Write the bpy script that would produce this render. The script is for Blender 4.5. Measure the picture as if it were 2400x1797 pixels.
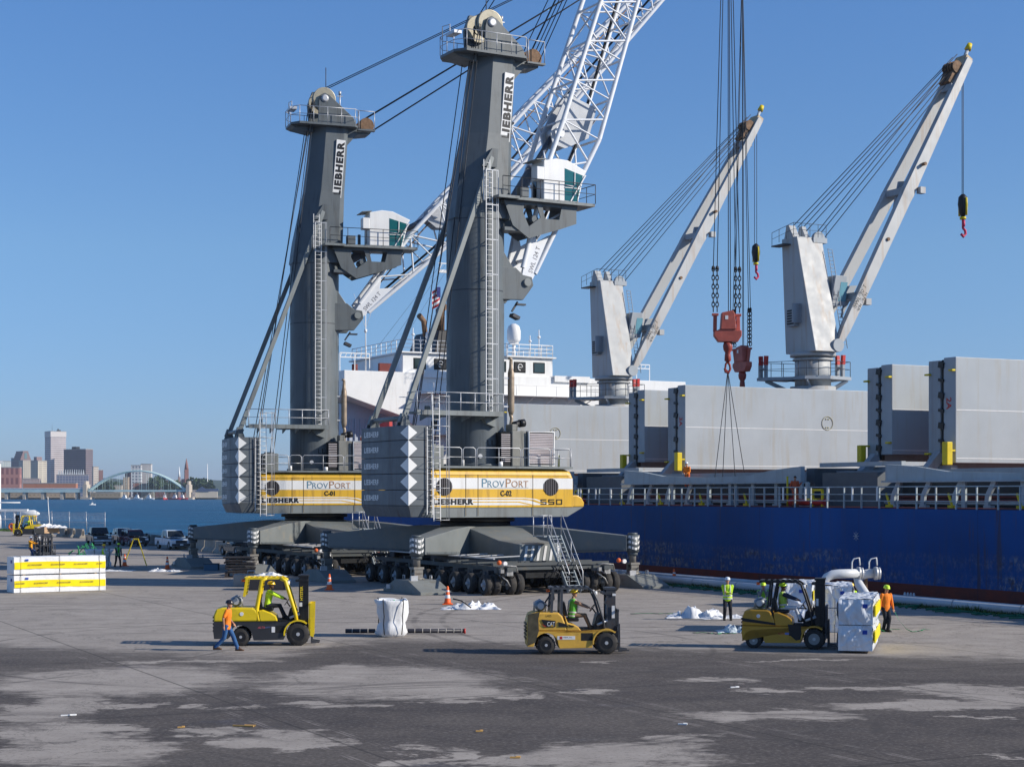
import bpy, math, random
from mathutils import Vector, Matrix, Euler, noise
S = bpy.context.scene
for o in list(bpy.data.objects): bpy.data.objects.remove(o)
R = math.radians
# ---------------------------------------------------------------- camera, world, sun, exposure
EYE = 5.4
cd = bpy.data.cameras.new('camera'); cam = bpy.data.objects.new('camera', cd); S.collection.objects.link(cam)
cam.location = (0, 0, EYE); cam.rotation_euler = (R(90), 0, 0)
cd.sensor_width = 36; cd.lens = 60; cd.shift_y = 0.1073; cd.clip_start = .5; cd.clip_end = 20000
S.camera = cam
SUN_EL, SUN_AZ = 27.0, -12.0          # azimuth measured from +X towards +Y
w = bpy.data.worlds.new('World'); S.world = w; w.use_nodes = True
nt = w.node_tree; bg = nt.nodes['Background']
sk = nt.nodes.new('ShaderNodeTexSky'); sk.sky_type = 'NISHITA'; sk.sun_disc = False
sk.sun_elevation = R(SUN_EL); sk.sun_rotation = R(90 - SUN_AZ)
sk.altitude = 400; sk.air_density = .75; sk.dust_density = .2; sk.ozone_density = 4.0
tcw = nt.nodes.new('ShaderNodeTexCoord'); sxw = nt.nodes.new('ShaderNodeSeparateXYZ'); nt.links.new(tcw.outputs['Generated'], sxw.inputs[0])
rmp = nt.nodes.new('ShaderNodeValToRGB'); el_ = rmp.color_ramp.elements; el_[0].position = 0; el_[0].color = (.62/1.6, .70/1.6, .94/1.6, 1); el_[1].position = .29; el_[1].color = (.97/1.6, 1.28/1.6, 1.5/1.6, 1)
e_ = el_.new(.14); e_.color = (1.0/1.6, 1.14/1.6, 1.2/1.6, 1)
mxw = nt.nodes.new('ShaderNodeMix'); mxw.data_type = 'RGBA'; mxw.blend_type = 'MULTIPLY'; mxw.inputs[0].default_value = 1
nt.links.new(sxw.outputs['Z'], rmp.inputs[0]); nt.links.new(sk.outputs[0], mxw.inputs[6]); nt.links.new(rmp.outputs[0], mxw.inputs[7])
sc_ = nt.nodes.new('ShaderNodeMix'); sc_.data_type = 'RGBA'; sc_.blend_type = 'MULTIPLY'; sc_.inputs[0].default_value = 1; sc_.inputs[7].default_value = (1.185, 1.185, 1.185, 1); nt.links.new(mxw.outputs[2], sc_.inputs[6])
nt.links.new(sc_.outputs[2], bg.inputs[0]); bg.inputs[1].default_value = .101 * 1.35
sl = bpy.data.lights.new('sun', 'SUN'); so = bpy.data.objects.new('sun', sl); S.collection.objects.link(so)
sl.energy = 5.0; sl.angle = R(.53); sl.color = (1, .925, .81)
sd = Vector((math.cos(R(SUN_EL)) * math.cos(R(SUN_AZ)), math.cos(R(SUN_EL)) * math.sin(R(SUN_AZ)), math.sin(R(SUN_EL))))
so.rotation_euler = sd.to_track_quat('Z', 'Y').to_euler(); so.location = (60, -20, 60)
S.view_settings.view_transform = 'Standard'; S.view_settings.look = 'None'
S.view_settings.exposure = .1; S.view_settings.gamma = 1
S.render.engine = 'CYCLES'
# ---------------------------------------------------------------- helpers
COL = S.collection
class MB:
    def __init__(s): s.v = []; s.f = []; s.m = []; s.sm = []; s.k = 0; s.T = Matrix()
    def pt(s, p): s.v.append(s.T @ Vector(p)); return len(s.v) - 1
    def face(s, idx, sm=False, k=None): s.f.append(tuple(idx)); s.m.append(s.k if k is None else k); s.sm.append(sm)
    def poly(s, pts, k=None): s.face([s.pt(p) for p in pts], False, k); return s
    def box(s, c, d, rot=None, k=None, taper=None):
        c = Vector(c); h = Vector(d) / 2; m = rot if isinstance(rot, Matrix) else (Euler(rot).to_matrix() if rot else None)
        ids = []
        for z in (-1, 1):
            t = 1 if z < 0 or not taper else taper
            for x, y in ((-1, -1), (1, -1), (1, 1), (-1, 1)):
                q = Vector((x * h.x * t, y * h.y * t, z * h.z))
                if m: q = m @ q
                ids.append(s.pt(c + q))
        for q in ((3, 2, 1, 0), (4, 5, 6, 7), (0, 1, 5, 4), (1, 2, 6, 5), (2, 3, 7, 6), (3, 0, 4, 7)): s.face([ids[i] for i in q], False, k)
        return s
    def bb(s, x0, x1, y0, y1, z0, z1, k=None): return s.box(((x0+x1)/2, (y0+y1)/2, (z0+z1)/2), (abs(x1-x0), abs(y1-y0), abs(z1-z0)), None, k)
    def rings(s, rings, k=None, sm=True, cap=True, closed=True):
        R_ = [[s.pt(p) for p in r] for r in rings]; n = len(R_[0])
        for a, b in zip(R_, R_[1:]):
            for i in range(n if closed else n - 1):
                j = (i + 1) % n; s.face((a[i], a[j], b[j], b[i]), sm, k)
        if cap:
            s.face(R_[0][::-1], False, k); s.face(R_[-1], False, k)
        return s
    def cyl(s, a, b, r0, r1=None, n=10, k=None, cap=True, sm=True):
        a = Vector(a); b = Vector(b); r1 = r0 if r1 is None else r1; d = (b - a)
        if d.length < 1e-6: return s
        q = d.to_track_quat('Z', 'Y').to_matrix(); x = q.col[0]; y = q.col[1]
        cs = [(math.cos(6.28318530718 * i / n), math.sin(6.28318530718 * i / n)) for i in range(n)]
        return s.rings([[a + (x*c + y*t) * r0 for c, t in cs], [b + (x*c + y*t) * r1 for c, t in cs]], k, sm, cap)
    def bar(s, a, b, w_, h_=None, k=None): # square bar
        a = Vector(a); b = Vector(b); h_ = h_ or w_; d = b - a
        z = d.normalized(); up = Vector((0, 0, 1)) if abs(z.z) < .95 else Vector((1, 0, 0))
        x = z.cross(up).normalized(); y = x.cross(z).normalized()
        r = lambda p: [p + x*i*w_/2 + y*j*h_/2 for i, j in ((-1, -1), (1, -1), (1, 1), (-1, 1))]
        return s.rings([r(a), r(b)], k, False)
    def tube(s, pts, r, n=8, k=None, closed=False):
        P = [Vector(p) for p in pts]; rr = r if isinstance(r, (list, tuple)) else [r] * len(P); out = []; px = None
        for i, p in enumerate(P):
            if closed: d = P[(i+1) % len(P)] - P[i-1]
            else: d = P[min(i+1, len(P)-1)] - P[max(i-1, 0)]
            d.normalize()
            if px is None:
                up = Vector((0, 0, 1)) if abs(d.z) < .9 else Vector((1, 0, 0)); px = d.cross(up).normalized()
            px = (px - d * px.dot(d)).normalized(); y = d.cross(px)
            out.append([p + (px*math.cos(6.2831853*j/n) + y*math.sin(6.2831853*j/n)) * rr[i] for j in range(n)])
        if closed: out.append(out[0]); return s.rings(out, k, True, False)
        return s.rings(out, k)
    def prism(s, prof, y0, y1, k=None, ax='y', kc=None): # prof (a,b): ax y -> (x,z); ax x -> (y,z); ax z -> (x,y)
        f = {'y': lambda a, b, t: (a, t, b), 'x': lambda a, b, t: (t, a, b), 'z': lambda a, b, t: (a, b, t)}[ax]
        A = [s.pt(f(a, b, y0)) for a, b in prof]; B = [s.pt(f(a, b, y1)) for a, b in prof]; n = len(prof)
        for i in range(n): j = (i+1) % n; s.face((A[i], B[i], B[j], A[j]), False, k)
        s.face(A, False, kc if kc is not None else k); s.face(B[::-1], False, kc if kc is not None else k); return s
    def lathe(s, prof, c=(0, 0, 0), ax=(0, 0, 1), n=16, k=None, cap=True):
        c = Vector(c); q = Vector(ax).to_track_quat('Z', 'Y').to_matrix(); x, y, z = q.col[0], q.col[1], q.col[2]
        return s.rings([[c + z*h + (x*math.cos(6.2831853*j/n) + y*math.sin(6.2831853*j/n)) * r for j in range(n)] for r, h in prof], k, True, cap)
    def ball(s, c, r, n=10, m=7, k=None, z0=-1., z1=1.):
        r = Vector(r) if isinstance(r, (tuple, list, Vector)) else Vector((r, r, r)); c = Vector(c); out = []
        a0 = math.asin(z0); a1 = math.asin(z1)
        for i in range(m + 1):
            a = a0 + (a1 - a0) * i / m; cr = max(math.cos(a), .02)
            out.append([c + Vector((cr*math.cos(6.2831853*j/n)*r.x, cr*math.sin(6.2831853*j/n)*r.y, math.sin(a)*r.z)) for j in range(n)])
        return s.rings(out, k)
    def grid(s, fn, nu, nv, k=None, sm=True):
        I = [[s.pt(fn(i/nu, j/nv)) for j in range(nv+1)] for i in range(nu+1)]
        for i in range(nu):
            for j in range(nv): s.face((I[i][j], I[i+1][j], I[i+1][j+1], I[i][j+1]), sm, k)
        return s
    def build(s, name, mats, parent=None, bevel=0, fix=True):
        me = bpy.data.meshes.new(name); me.from_pydata([tuple(p) for p in s.v], [], s.f)
        for m in (mats if isinstance(mats, (list, tuple)) else [mats]): me.materials.append(m)
        for p, k, sm in zip(me.polygons, s.m, s.sm): p.material_index = k; p.use_smooth = sm
        me.update()
        if fix:
            import bmesh
            b = bmesh.new(); b.from_mesh(me); bmesh.ops.recalc_face_normals(b, faces=b.faces); b.to_mesh(me); b.free()
        o = bpy.data.objects.new(name, me); COL.objects.link(o)
        if parent: o.parent = parent
        if bevel:
            m = o.modifiers.new('bevel', 'BEVEL'); m.width = bevel; m.segments = 2; m.limit_method = 'ANGLE'; m.angle_limit = R(40)
        return o
def tag(o, label=None, cat=None, group=None, kind=None):
    if label: o['label'] = label
    if cat: o['category'] = cat
    if group: o['group'] = group
    if kind: o['kind'] = kind
    return o
def thing(name, label, cat, loc=(0, 0, 0), rz=0, group=None):
    o = bpy.data.objects.new(name, None); COL.objects.link(o); o.location = loc; o.rotation_euler = (0, 0, R(rz)); o.empty_display_size = .2
    return tag(o, label, cat, group)
def dup(root, loc, rz, label=None, scale=None):
    def cp(o, par):
        c = o.copy(); COL.objects.link(c); c.parent = par
        for ch in o.children: cp(ch, c)
        return c
    r = cp(root, None); r.location = loc; r.rotation_euler = (0, 0, R(rz))
    if scale: r.scale = (scale,) * 3
    if label: r['label'] = label
    return r
# ---------------------------------------------------------------- materials
def lin(c):
    return tuple(((x/255)/12.92 if x/255 <= .04045 else (((x/255)+.055)/1.055)**2.4) for x in c)
class NG:
    def __init__(s, m): s.t = m.node_tree; s.n = s.t.nodes; s.l = s.t.links
    def add(s, ty, **kw):
        n = s.n.new(ty)
        for k, v in kw.items():
            if hasattr(n, k) and not k.startswith('i_'): setattr(n, k, v)
        return n
    def link(s, a, b): s.l.new(a, b)
    def math(s, op, a, b=None, clamp=False):
        n = s.n.new('ShaderNodeMath'); n.operation = op; n.use_clamp = clamp
        for i, x in enumerate((a, b)):
            if x is None: continue
            if isinstance(x, (int, float)): n.inputs[i].default_value = x
            else: s.l.new(x, n.inputs[i])
        return n.outputs[0]
    def noise(s, vec, scale, detail=4, rough=.55, sc=None):
        if sc:
            mp = s.n.new('ShaderNodeMapping'); mp.inputs['Scale'].default_value = sc; s.l.new(vec, mp.inputs[0]); vec = mp.outputs[0]
        n = s.n.new('ShaderNodeTexNoise'); n.inputs['Scale'].default_value = scale; n.inputs['Detail'].default_value = detail; n.inputs['Roughness'].default_value = rough
        s.l.new(vec, n.inputs['Vector']); return n.outputs['Fac']
    def ramp(s, x, a, b, lo=0., hi=1.):
        n = s.n.new('ShaderNodeMapRange'); n.clamp = True
        for i, v in enumerate((a, b, lo, hi)): n.inputs[i+1].default_value = v
        s.l.new(x, n.inputs[0]); return n.outputs[0]
    def mix(s, f, a, b, mode='MIX'):
        n = s.n.new('ShaderNodeMix'); n.data_type = 'RGBA'; n.blend_type = mode
        for sock, x in ((n.inputs[0], f), (n.inputs[6], a), (n.inputs[7], b)):
            if isinstance(x, (int, float)): sock.default_value = x
            elif isinstance(x, tuple): sock.default_value = (*x[:3], 1)
            else: s.l.new(x, sock)
        return n.outputs[2]
_mc = {}
def M(name, col, rough=.6, metal=0., var=.12, sc=1., dirt=None, dirt_amt=.5, dirt_sc=1., streak=False, bump=0., bsc=20., spec=.4, coat=0.):
    """painted/plain surface with tone variation, dirt patches (or vertical streaks) and optional bump"""
    if name in _mc: return _mc[name]
    m = bpy.data.materials.new(name); m.use_nodes = True; g = NG(m); b = g.n['Principled BSDF']
    tc = g.n.new('ShaderNodeTexCoord').outputs['Object']
    n1 = g.noise(tc, sc, 5)
    lo = tuple(c * (1 - var) for c in col); hi = tuple(min(1, c * (1 + var)) for c in col)
    c = g.mix(g.ramp(n1, .3, .7), lo, hi)
    if dirt:
        n2 = g.noise(tc, dirt_sc, 6, .65, (2.2, 2.2, .16) if streak else None)
        f = g.math('MULTIPLY', g.ramp(n2, .52, .72), dirt_amt)
        c = g.mix(f, c, dirt)
    g.link(c, b.inputs['Base Color'])
    r = g.ramp(g.noise(tc, sc * 3, 3), .3, .7, max(.02, rough - .08), min(1, rough + .1)); g.link(r, b.inputs['Roughness'])
    b.inputs['Metallic'].default_value = metal; b.inputs['Specular IOR Level'].default_value = spec
    if coat: b.inputs['Coat Weight'].default_value = coat
    if bump:
        bp = g.n.new('ShaderNodeBump'); bp.inputs['Strength'].default_value = bump; bp.inputs['Distance'].default_value = .02
        g.link(g.noise(tc, bsc, 4), bp.inputs['Height']); g.link(bp.outputs[0], b.inputs['Normal'])
    _mc[name] = m; return m
RUST = (.16, .07, .03); SOOT = (.03, .03, .03)
m_crane = M('crane_grey', (.115, .132, .142), .45, var=.1, sc=.4, dirt=(.045, .043, .04), dirt_amt=.7, streak=True, dirt_sc=1.1)
m_cwt = M('counterweight_grey', (.12, .138, .155), .5, sc=.5, dirt=(.07, .04, .028), dirt_amt=.75, streak=True, dirt_sc=1.3)
m_skirt = M('skirt_grey', (.2, .22, .22), .5, sc=.6, dirt=(.09, .08, .07), dirt_amt=.6, streak=True)
m_yel = M('crane_yellow', (.72, .43, .045), .38, var=.06, sc=.4, dirt=(.22, .12, .04), dirt_amt=.6, streak=True, dirt_sc=1.5)
m_white = M('white_paint', (.78, .78, .77), .42, var=.04, sc=.6, dirt=(.5, .46, .42), dirt_amt=.35, streak=True)
m_boom = M('boom_white', (.74, .76, .79), .4, var=.05, sc=1, dirt=(.45, .42, .4), dirt_amt=.4)
m_galv = M('galvanised_steel', (.5, .51, .53), .42, .35, var=.1, sc=6)
m_dsteel = M('dark_steel', (.05, .055, .065), .5, .2, var=.2, sc=3, dirt=RUST, dirt_amt=.3, dirt_sc=4)
m_rope = M('wire_rope', (.025, .028, .035), .6, .2)
m_black = M('black_paint', (.012, .012, .014), .45, var=.2, sc=2)
m_rubber = M('tyre_rubber', (.035, .033, .032), .85, var=.25, sc=4, dirt=(.12, .105, .09), dirt_amt=.5, dirt_sc=3)
m_rim = M('rim_steel', (.3, .33, .37), .5, .2, sc=8)
m_rust = M('rusty_steel', (.2, .12, .07), .8, var=.4, sc=3)
m_glass = M('tinted_glass', (.01, .11, .12), .06, spec=.7, var=.1)
m_dglass = M('dark_glass', (.012, .016, .02), .08, spec=.6, var=.1)
m_letter = M('letter_black', (.012, .012, .014), .5, var=.1)
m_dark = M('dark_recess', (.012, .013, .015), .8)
m_orange = M('safety_orange', (.75, .14, .03), .6)
m_red = M('red_paint', (.5, .03, .025), .5, sc=2)
m_syel = M('safety_yellow', (.68, .52, .01), .5, sc=3, dirt=RUST, dirt_amt=.3, dirt_sc=3)
def text(s, mat, parent, origin, xdir, ydir, width=None, height=1., bold=0., depth=.0, name='lettering', italic=0., spacing=1.):
    """flat lettering: origin = lower left corner; xdir reading direction; ydir letter-up"""
    c = bpy.data.curves.new('t', 'FONT'); c.body = s; c.size = 1; c.offset = bold; c.shear = italic; c.resolution_u = 3; c.space_character = spacing
    t = bpy.data.objects.new('t', c); COL.objects.link(t)
    me = bpy.data.meshes.new_from_object(t.evaluated_get(bpy.context.evaluated_depsgraph_get()))
    bpy.data.objects.remove(t); bpy.data.curves.remove(c)
    xs = [v.co.x for v in me.vertices]; ys = [v.co.y for v in me.vertices]
    x0, x1, y0, y1 = min(xs), max(xs), min(ys), max(ys)
    sy = height / (y1 - y0); sx = (width / (x1 - x0)) if width else sy
    X = Vector(xdir).normalized(); Y = Vector(ydir).normalized(); O = Vector(origin)
    for v in me.vertices: v.co = O + X * (v.co.x - x0) * sx + Y * (v.co.y - y0) * sy
    me.materials.clear(); me.materials.append(mat); me.name = name
    for p in me.polygons: p.material_index = 0
    o = bpy.data.objects.new(name, me); COL.objects.link(o)
    if parent: o.parent = parent
    return o
def arc(c, r, a0, a1, n):  # 2-D arc points, degrees
    return [(c[0] + r*math.cos(R(a0 + (a1-a0)*i/n)), c[1] + r*math.sin(R(a0 + (a1-a0)*i/n))) for i in range(n+1)]
def rail(mb, path, h=1.1, r=.03, mid=1, step=1.5, n=6, closed=False):
    P = [Vector(p) for p in path]
    if closed: P.append(P[0])
    for k in range(mid + 1):
        z = h * (k + 1) / (mid + 1)
        for a, b in zip(P, P[1:]): mb.cyl(a + Vector((0, 0, z)), b + Vector((0, 0, z)), r * (1 if k == mid else .75), n=n)
    for a, b in zip(P, P[1:]):
        q = max(1, round((b - a).length / step))
        for i in range(q + (1 if b is P[-1] else 0)): 
            p = a.lerp(b, i / q); mb.cyl(p, p + Vector((0, 0, h)), r, n=n)
AX = Vector((.891, .454, 0)); DX = Vector((.454, -.891, 0))     # across / along the quay
def AD(a, t, z=0.): return AX * a + DX * t + Vector((0, 0, z))
# ================================================================ SETTING: yard, water, far land
def ground_mat():
    m = bpy.data.materials.new('yard_asphalt'); m.use_nodes = True; g = NG(m); b = g.n['Principled BSDF']
    P = g.n.new('ShaderNodeTexCoord').outputs['Object']
    nz = g.n.new('ShaderNodeTexNoise'); nz.inputs['Scale'].default_value = .55; nz.inputs['Detail'].default_value = 8; nz.inputs['Roughness'].default_value = .68; g.link(P, nz.inputs['Vector'])
    def vm(op, a, c=None):
        n = g.n.new('ShaderNodeVectorMath'); n.operation = op
        for i, x in enumerate((a, c)):
            if x is None: continue
            if isinstance(x, tuple): n.inputs[i].default_value = x
            else: g.link(x, n.inputs[i])
        return n
    off = vm('MULTIPLY', vm('SUBTRACT', nz.outputs['Color'], (.5, .5, .5)).outputs[0], (5.5, 4.6, 0))
    Q = vm('ADD', P, off.outputs[0]).outputs[0]
    # pale, dusty patches on the newer dark surfacing (world x, y, half sizes)
    blobs = [(-11.4,49.4,3.46,3.82),(-3.9,49.3,3.27,3.91),(-5.2,51.8,1.29,1.98),(-10.2,43.7,1.58,0.49),(-11.6,42.5,1.17,2.84),(-10.2,38.7,1.45,1.73),(-8.9,35.6,1.78,2.05),(-7.0,38.9,0.8,0.7),(-5.2,37.5,1.12,1.39),(-5.0,36.6,0.82,0.71),(-4.8,43.8,1.2,0.49),(-7.4,43.1,0.48,0.3),(-1.3,44.1,0.61,0.54),(-1.7,35.2,0.44,1.09),(-0.1,34.7,0.95,1.11),(2.3,35.4,2.08,1.59),(3.7,37.6,0.85,0.59),(6.3,41.7,2.19,0.92),(6.0,49.3,1.05,0.62),(11.1,47.4,3.08,0.42),(10.6,43.7,2.52,0.89),(12.5,45.9,1.26,2.57),(11.1,41.3,0.83,0.22),(9.2,55.2,1.66,0.22),(2.8,55.0,0.48,0.22),(0.5,45.6,0.46,0.96),(2.0,46.3,0.52,0.35),(10.0,35.1,0.53,0.22),(7.0,46.8,0.64,0.4),(2.2,36.8,0.28,0.25),(-10.3,55.0,2.55,0.49),(-18.9,64.7,0.49,1.94),(-2.0,46.6,1.75,2.01)]
    cur = None
    for x, y, a, c in blobs:
        d = vm('LENGTH', vm('MULTIPLY', vm('SUBTRACT', Q, (x, y, 0)).outputs[0], (1/a, 1/c, 0)).outputs[0]).outputs['Value']
        cur = d if cur is None else g.math('MINIMUM', cur, d)
    pale_blob = g.ramp(g.math('ADD', cur, g.math('MULTIPLY', g.math('SUBTRACT', g.noise(P, 2.4, 7, .75, (.45, 1.6, 1)), .5), 1.5)), 1.22, .82)
    sx = g.n.new('ShaderNodeSeparateXYZ'); g.link(Q, sx.inputs[0])
    # edge of the newer surfacing: runs across the yard, sloping with x
    cr = g.n.new('ShaderNodeValToRGB'); g.link(g.ramp(sx.outputs['X'], -25, 25), cr.inputs[0]); el = cr.color_ramp.elements
    for k, (x_, y_) in enumerate([(-25, 61), (-18.2, 60.7), (-12, 57.5), (-8.3, 56), (-4.8, 63.5), (.9, 70.4), (6.6, 66), (14.5, 64.8), (18, 58), (25, 52)]):
        e = el[k] if k < 2 else el.new(.5); e.position = (x_+25)/50
    for e, (x_, y_) in zip(sorted(el, key=lambda q: q.position), [(-25, 61), (-18.2, 60.7), (-12, 57.5), (-8.3, 56), (-4.8, 63.5), (.9, 70.4), (6.6, 66), (14.5, 64.8), (18, 58), (25, 52)]): e.color = (y_/100,)*3 + (1,)
    edge = g.math('SUBTRACT', sx.outputs['Y'], g.math('MULTIPLY', cr.outputs[0], 100))
    edge = g.math('ADD', edge, g.math('MULTIPLY', g.math('SUBTRACT', g.noise(P, 1.3, 7, .75, (.3, 1.5, 1)), .5), 7.))
    far_pale = g.ramp(edge, -1.2, 1.6)
    pale = g.math('MAXIMUM', pale_blob, far_pale)
    fine = g.noise(P, 9, 6, .7); mid = g.noise(P, .9, 6, .6); big = g.noise(P, .09, 4)
    # long thin darker drag marks on the old surface
    st = g.noise(P, .5, 6, .65, (.22, 1.3, 1)); marks = g.ramp(st, .56, .66)
    palec = g.mix(g.ramp(mid, .3, .7), (.30, .268, .236), (.41, .368, .325)); palec = g.mix(g.math('MULTIPLY', marks, .45), palec, (.11, .098, .09))
    palec = g.mix(g.math('MULTIPLY', g.ramp(big, .45, .65), .25), palec, (.24, .215, .195))
    darkc = g.mix(g.ramp(mid, .3, .72), (.06, .053, .052), (.102, .088, .079)); darkc = g.mix(g.math('MULTIPLY', g.ramp(st, .58, .72), .35), darkc, (.17, .16, .15))
    darkc = g.mix(g.math('MULTIPLY', g.ramp(g.noise(P, .16, 5, .65, (.7, 1.2, 1)), .46, .62), .55), darkc, (.135, .118, .104))
    trn = g.math('MULTIPLY', g.ramp(g.math('ADD', edge, g.math('MULTIPLY', g.math('SUBTRACT', st, .5), 26)), -9, 3), .5); darkc = g.mix(trn, darkc, (.185, .165, .147))
    blu = g.ramp(g.noise(P, .33, 5, .6, (.6, 1.4, 1)), .63, .75); darkc = g.mix(g.math('MULTIPLY', blu, .35), darkc, (.10, .12, .19))
    c = g.mix(pale, darkc, palec)
    c = g.mix(g.math('MULTIPLY', g.ramp(fine, .5, .75), .5), c, (.33, .3, .28)); c = g.mix(g.math('MULTIPLY', g.ramp(fine, .48, .28), .55), c, (.04, .038, .038))
    c = g.mix(g.math('MULTIPLY', g.ramp(g.noise(P, .7, 4, .6, (.5, 1, 1)), .68, .76), .55), c, (.05, .045, .042))
    vo = g.n.new('ShaderNodeTexVoronoi'); vo.feature = 'DISTANCE_TO_EDGE'; vo.inputs['Scale'].default_value = .28; g.link(Q, vo.inputs['Vector'])
    c = g.mix(g.math('MULTIPLY', g.ramp(vo.outputs['Distance'], .012, .004), .45), c, (.04, .037, .035))
    # tyre curves scrubbed through the dust
    for cx, cy, r_, wd in ((-1.2,42.0,6.2,.05),(-.7,42.3,6.6,.05),(.2,41.0,8.4,.06),(6.3,39.6,2.2,.08),(5.1,39.8,2.1,.07),(7.4,39.5,2.3,.08),(-6,60,13,.06),(30,74,33,.07),(30.4,74,34.6,.07),(-40,66,31,.06)):
        d = vm('LENGTH', vm('SUBTRACT', P, (cx, cy, 0)).outputs[0]).outputs['Value']
        k = g.ramp(g.math('ABSOLUTE', g.math('SUBTRACT', d, r_)), wd * 2.6, wd); c = g.mix(g.math('MULTIPLY', g.math('MULTIPLY', k, g.ramp(st, .4, .55)), .5), c, (.07, .063, .06))
    # joints in the paving
    s2 = g.n.new('ShaderNodeSeparateXYZ'); g.link(P, s2.inputs[0])
    for kx, ky, k0, per in ((.891, .454, 0, 9.0), (.454, -.891, 2, 14.0)):
        t = g.math('ADD', g.math('MULTIPLY', s2.outputs['X'], kx), g.math('MULTIPLY', s2.outputs['Y'], ky))
        t = g.math('ABSOLUTE', g.math('SUBTRACT', g.math('FRACT', g.math('DIVIDE', g.math('ADD', t, k0 + 900), per)), .5))
        c = g.mix(g.math('MULTIPLY', g.ramp(t, .006, .002), .6), c, (.035, .033, .032))
        for o_, w_ in ((.06, .0022), (.072, .0018)): c = g.mix(g.math('MULTIPLY', g.math('MULTIPLY', g.ramp(g.math('ABSOLUTE', g.math('SUBTRACT', t, o_)), w_*2, w_), g.ramp(mid, .45, .6)), .5 if per < 10 else 0.), c, (.30, .27, .25))
    g.link(c, b.inputs['Base Color']); b.inputs['Roughness'].default_value = .93; b.inputs['Specular IOR Level'].default_value = .2
    bp = g.n.new('ShaderNodeBump'); bp.inputs['Strength'].default_value = .35; bp.inputs['Distance'].default_value = .012
    g.link(g.noise(P, 26, 5, .7), bp.inputs['Height']); g.link(bp.outputs[0], b.inputs['Normal']); return m
yard = MB()
pl = [(90, -60)] + [tuple(AD(56.5, t)[:2]) for t in (40, 0, -60, -135)] + [tuple(AD(50, t)[:2]) for t in (-150, -222)] + [(-84, 262), (-130, 278), (-420, 300), (-420, -60)]
yard.prism(pl, -6, 0, 0, 'z')
yo = yard.build('ground', ground_mat()); tag(yo, kind='structure')
def water_mat():
    m = bpy.data.materials.new('harbour_water'); m.use_nodes = True; g = NG(m); b = g.n['Principled BSDF']
    P = g.n.new('ShaderNodeTexCoord').outputs['Object']
    n = g.noise(P, .035, 8, .72, (.3, 1, 1)); c = g.mix(g.ramp(n, .35, .7), (.0, .04, .105), (.002, .125, .26))
    g.link(c, b.inputs['Base Color']); b.inputs['Roughness'].default_value = .32; b.inputs['Specular IOR Level'].default_value = .12; b.inputs['IOR'].default_value = 1.33
    h = g.math('ADD', g.math('MULTIPLY', g.noise(P, .16, 5, .65, (1, 1.6, 1)), 1.0), g.math('MULTIPLY', g.noise(P, .9, 4, .6, (1, 1.5, 1)), .3))
    bp = g.n.new('ShaderNodeBump'); bp.inputs['Strength'].default_value = 1; bp.inputs['Distance'].default_value = 2.6
    g.link(h, bp.inputs['Height']); g.link(bp.outputs[0], b.inputs['Normal']); return m
WZ = -3.0
wa = MB(); wa.poly([(-9000, -400, WZ), (9000, -400, WZ), (9000, 2460, WZ), (-9000, 2460, WZ)]); tag(wa.build('water', water_mat(), fix=False), kind='structure')
m_land = M('far_shore_ground', (.17, .16, .13), .9, sc=.01, var=.3)
fl = MB(); fl.prism([(-9000, 2450), (9000, 2450), (9000, 15000), (-9000, 15000)], WZ-2, WZ+2.2, 0, 'z'); tag(fl.build('far_shore', m_land), kind='structure')
m_forest = M('distant_woodland', (.035, .06, .035), .95, sc=.02, var=.45, bump=1, bsc=.05)
def ridge(name, y0, y1, x0, x1, hf, seed):
    mb = MB()
    def fn(u, v):
        x = x0 + (x1-x0)*u; y = y0 + (y1-y0)*v
        hgt = hf(x) * math.sin(math.pi*min(1, v*1.15)/2) + 5*noise.noise(Vector((x*.01, y*.006, seed))) + 3*noise.noise(Vector((x*.035, y*.02, seed)))
        return (x, y, WZ + 1 + max(0, hgt if v > 0 else 0))
    mb.grid(fn, 420, 10); return tag(mb.build(name, m_forest, fix=False), kind='structure')
ridge('hill', 4400, 6200, -2600, 600, lambda x: 52 + 9*math.sin(x*.0035+1) + 5*math.sin(x*.011), 3.)
ridge('wooded_hill', 2700, 4400, 150, 4200, lambda x: 52 + 10*math.sin(x*.004) + 5*math.sin(x*.013), 9.)
# ---------------------------------------------------------------- far city
def facade(name, wall, win, bw, bh, mo, ms=.12, rough=.7):
    m = bpy.data.materials.new(name); m.use_nodes = True; g = NG(m); b = g.n['Principled BSDF']
    P = g.n.new('ShaderNodeTexCoord').outputs['Object']; s = g.n.new('ShaderNodeSeparateXYZ'); g.link(P, s.inputs[0])
    u = g.math('ADD', s.outputs['X'], s.outputs['Y'])
    fu = g.math('FRACT', g.math('DIVIDE', u, bw)); fv = g.math('FRACT', g.math('DIVIDE', s.outputs['Z'], bh))
    f = g.math('MULTIPLY', g.math('GREATER_THAN', fu, mo), g.math('GREATER_THAN', fv, ms)); nz = g.ramp(g.noise(P, .05, 3), .3, .7)
    c = g.mix(f, g.mix(nz, tuple(x*.88 for x in wall), wall), g.mix(nz, win, tuple(x*1.5 for x in win)))
    g.link(c, b.inputs['Base Color']); b.inputs['Roughness'].default_value = rough; return m
PXF = 4000.
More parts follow.
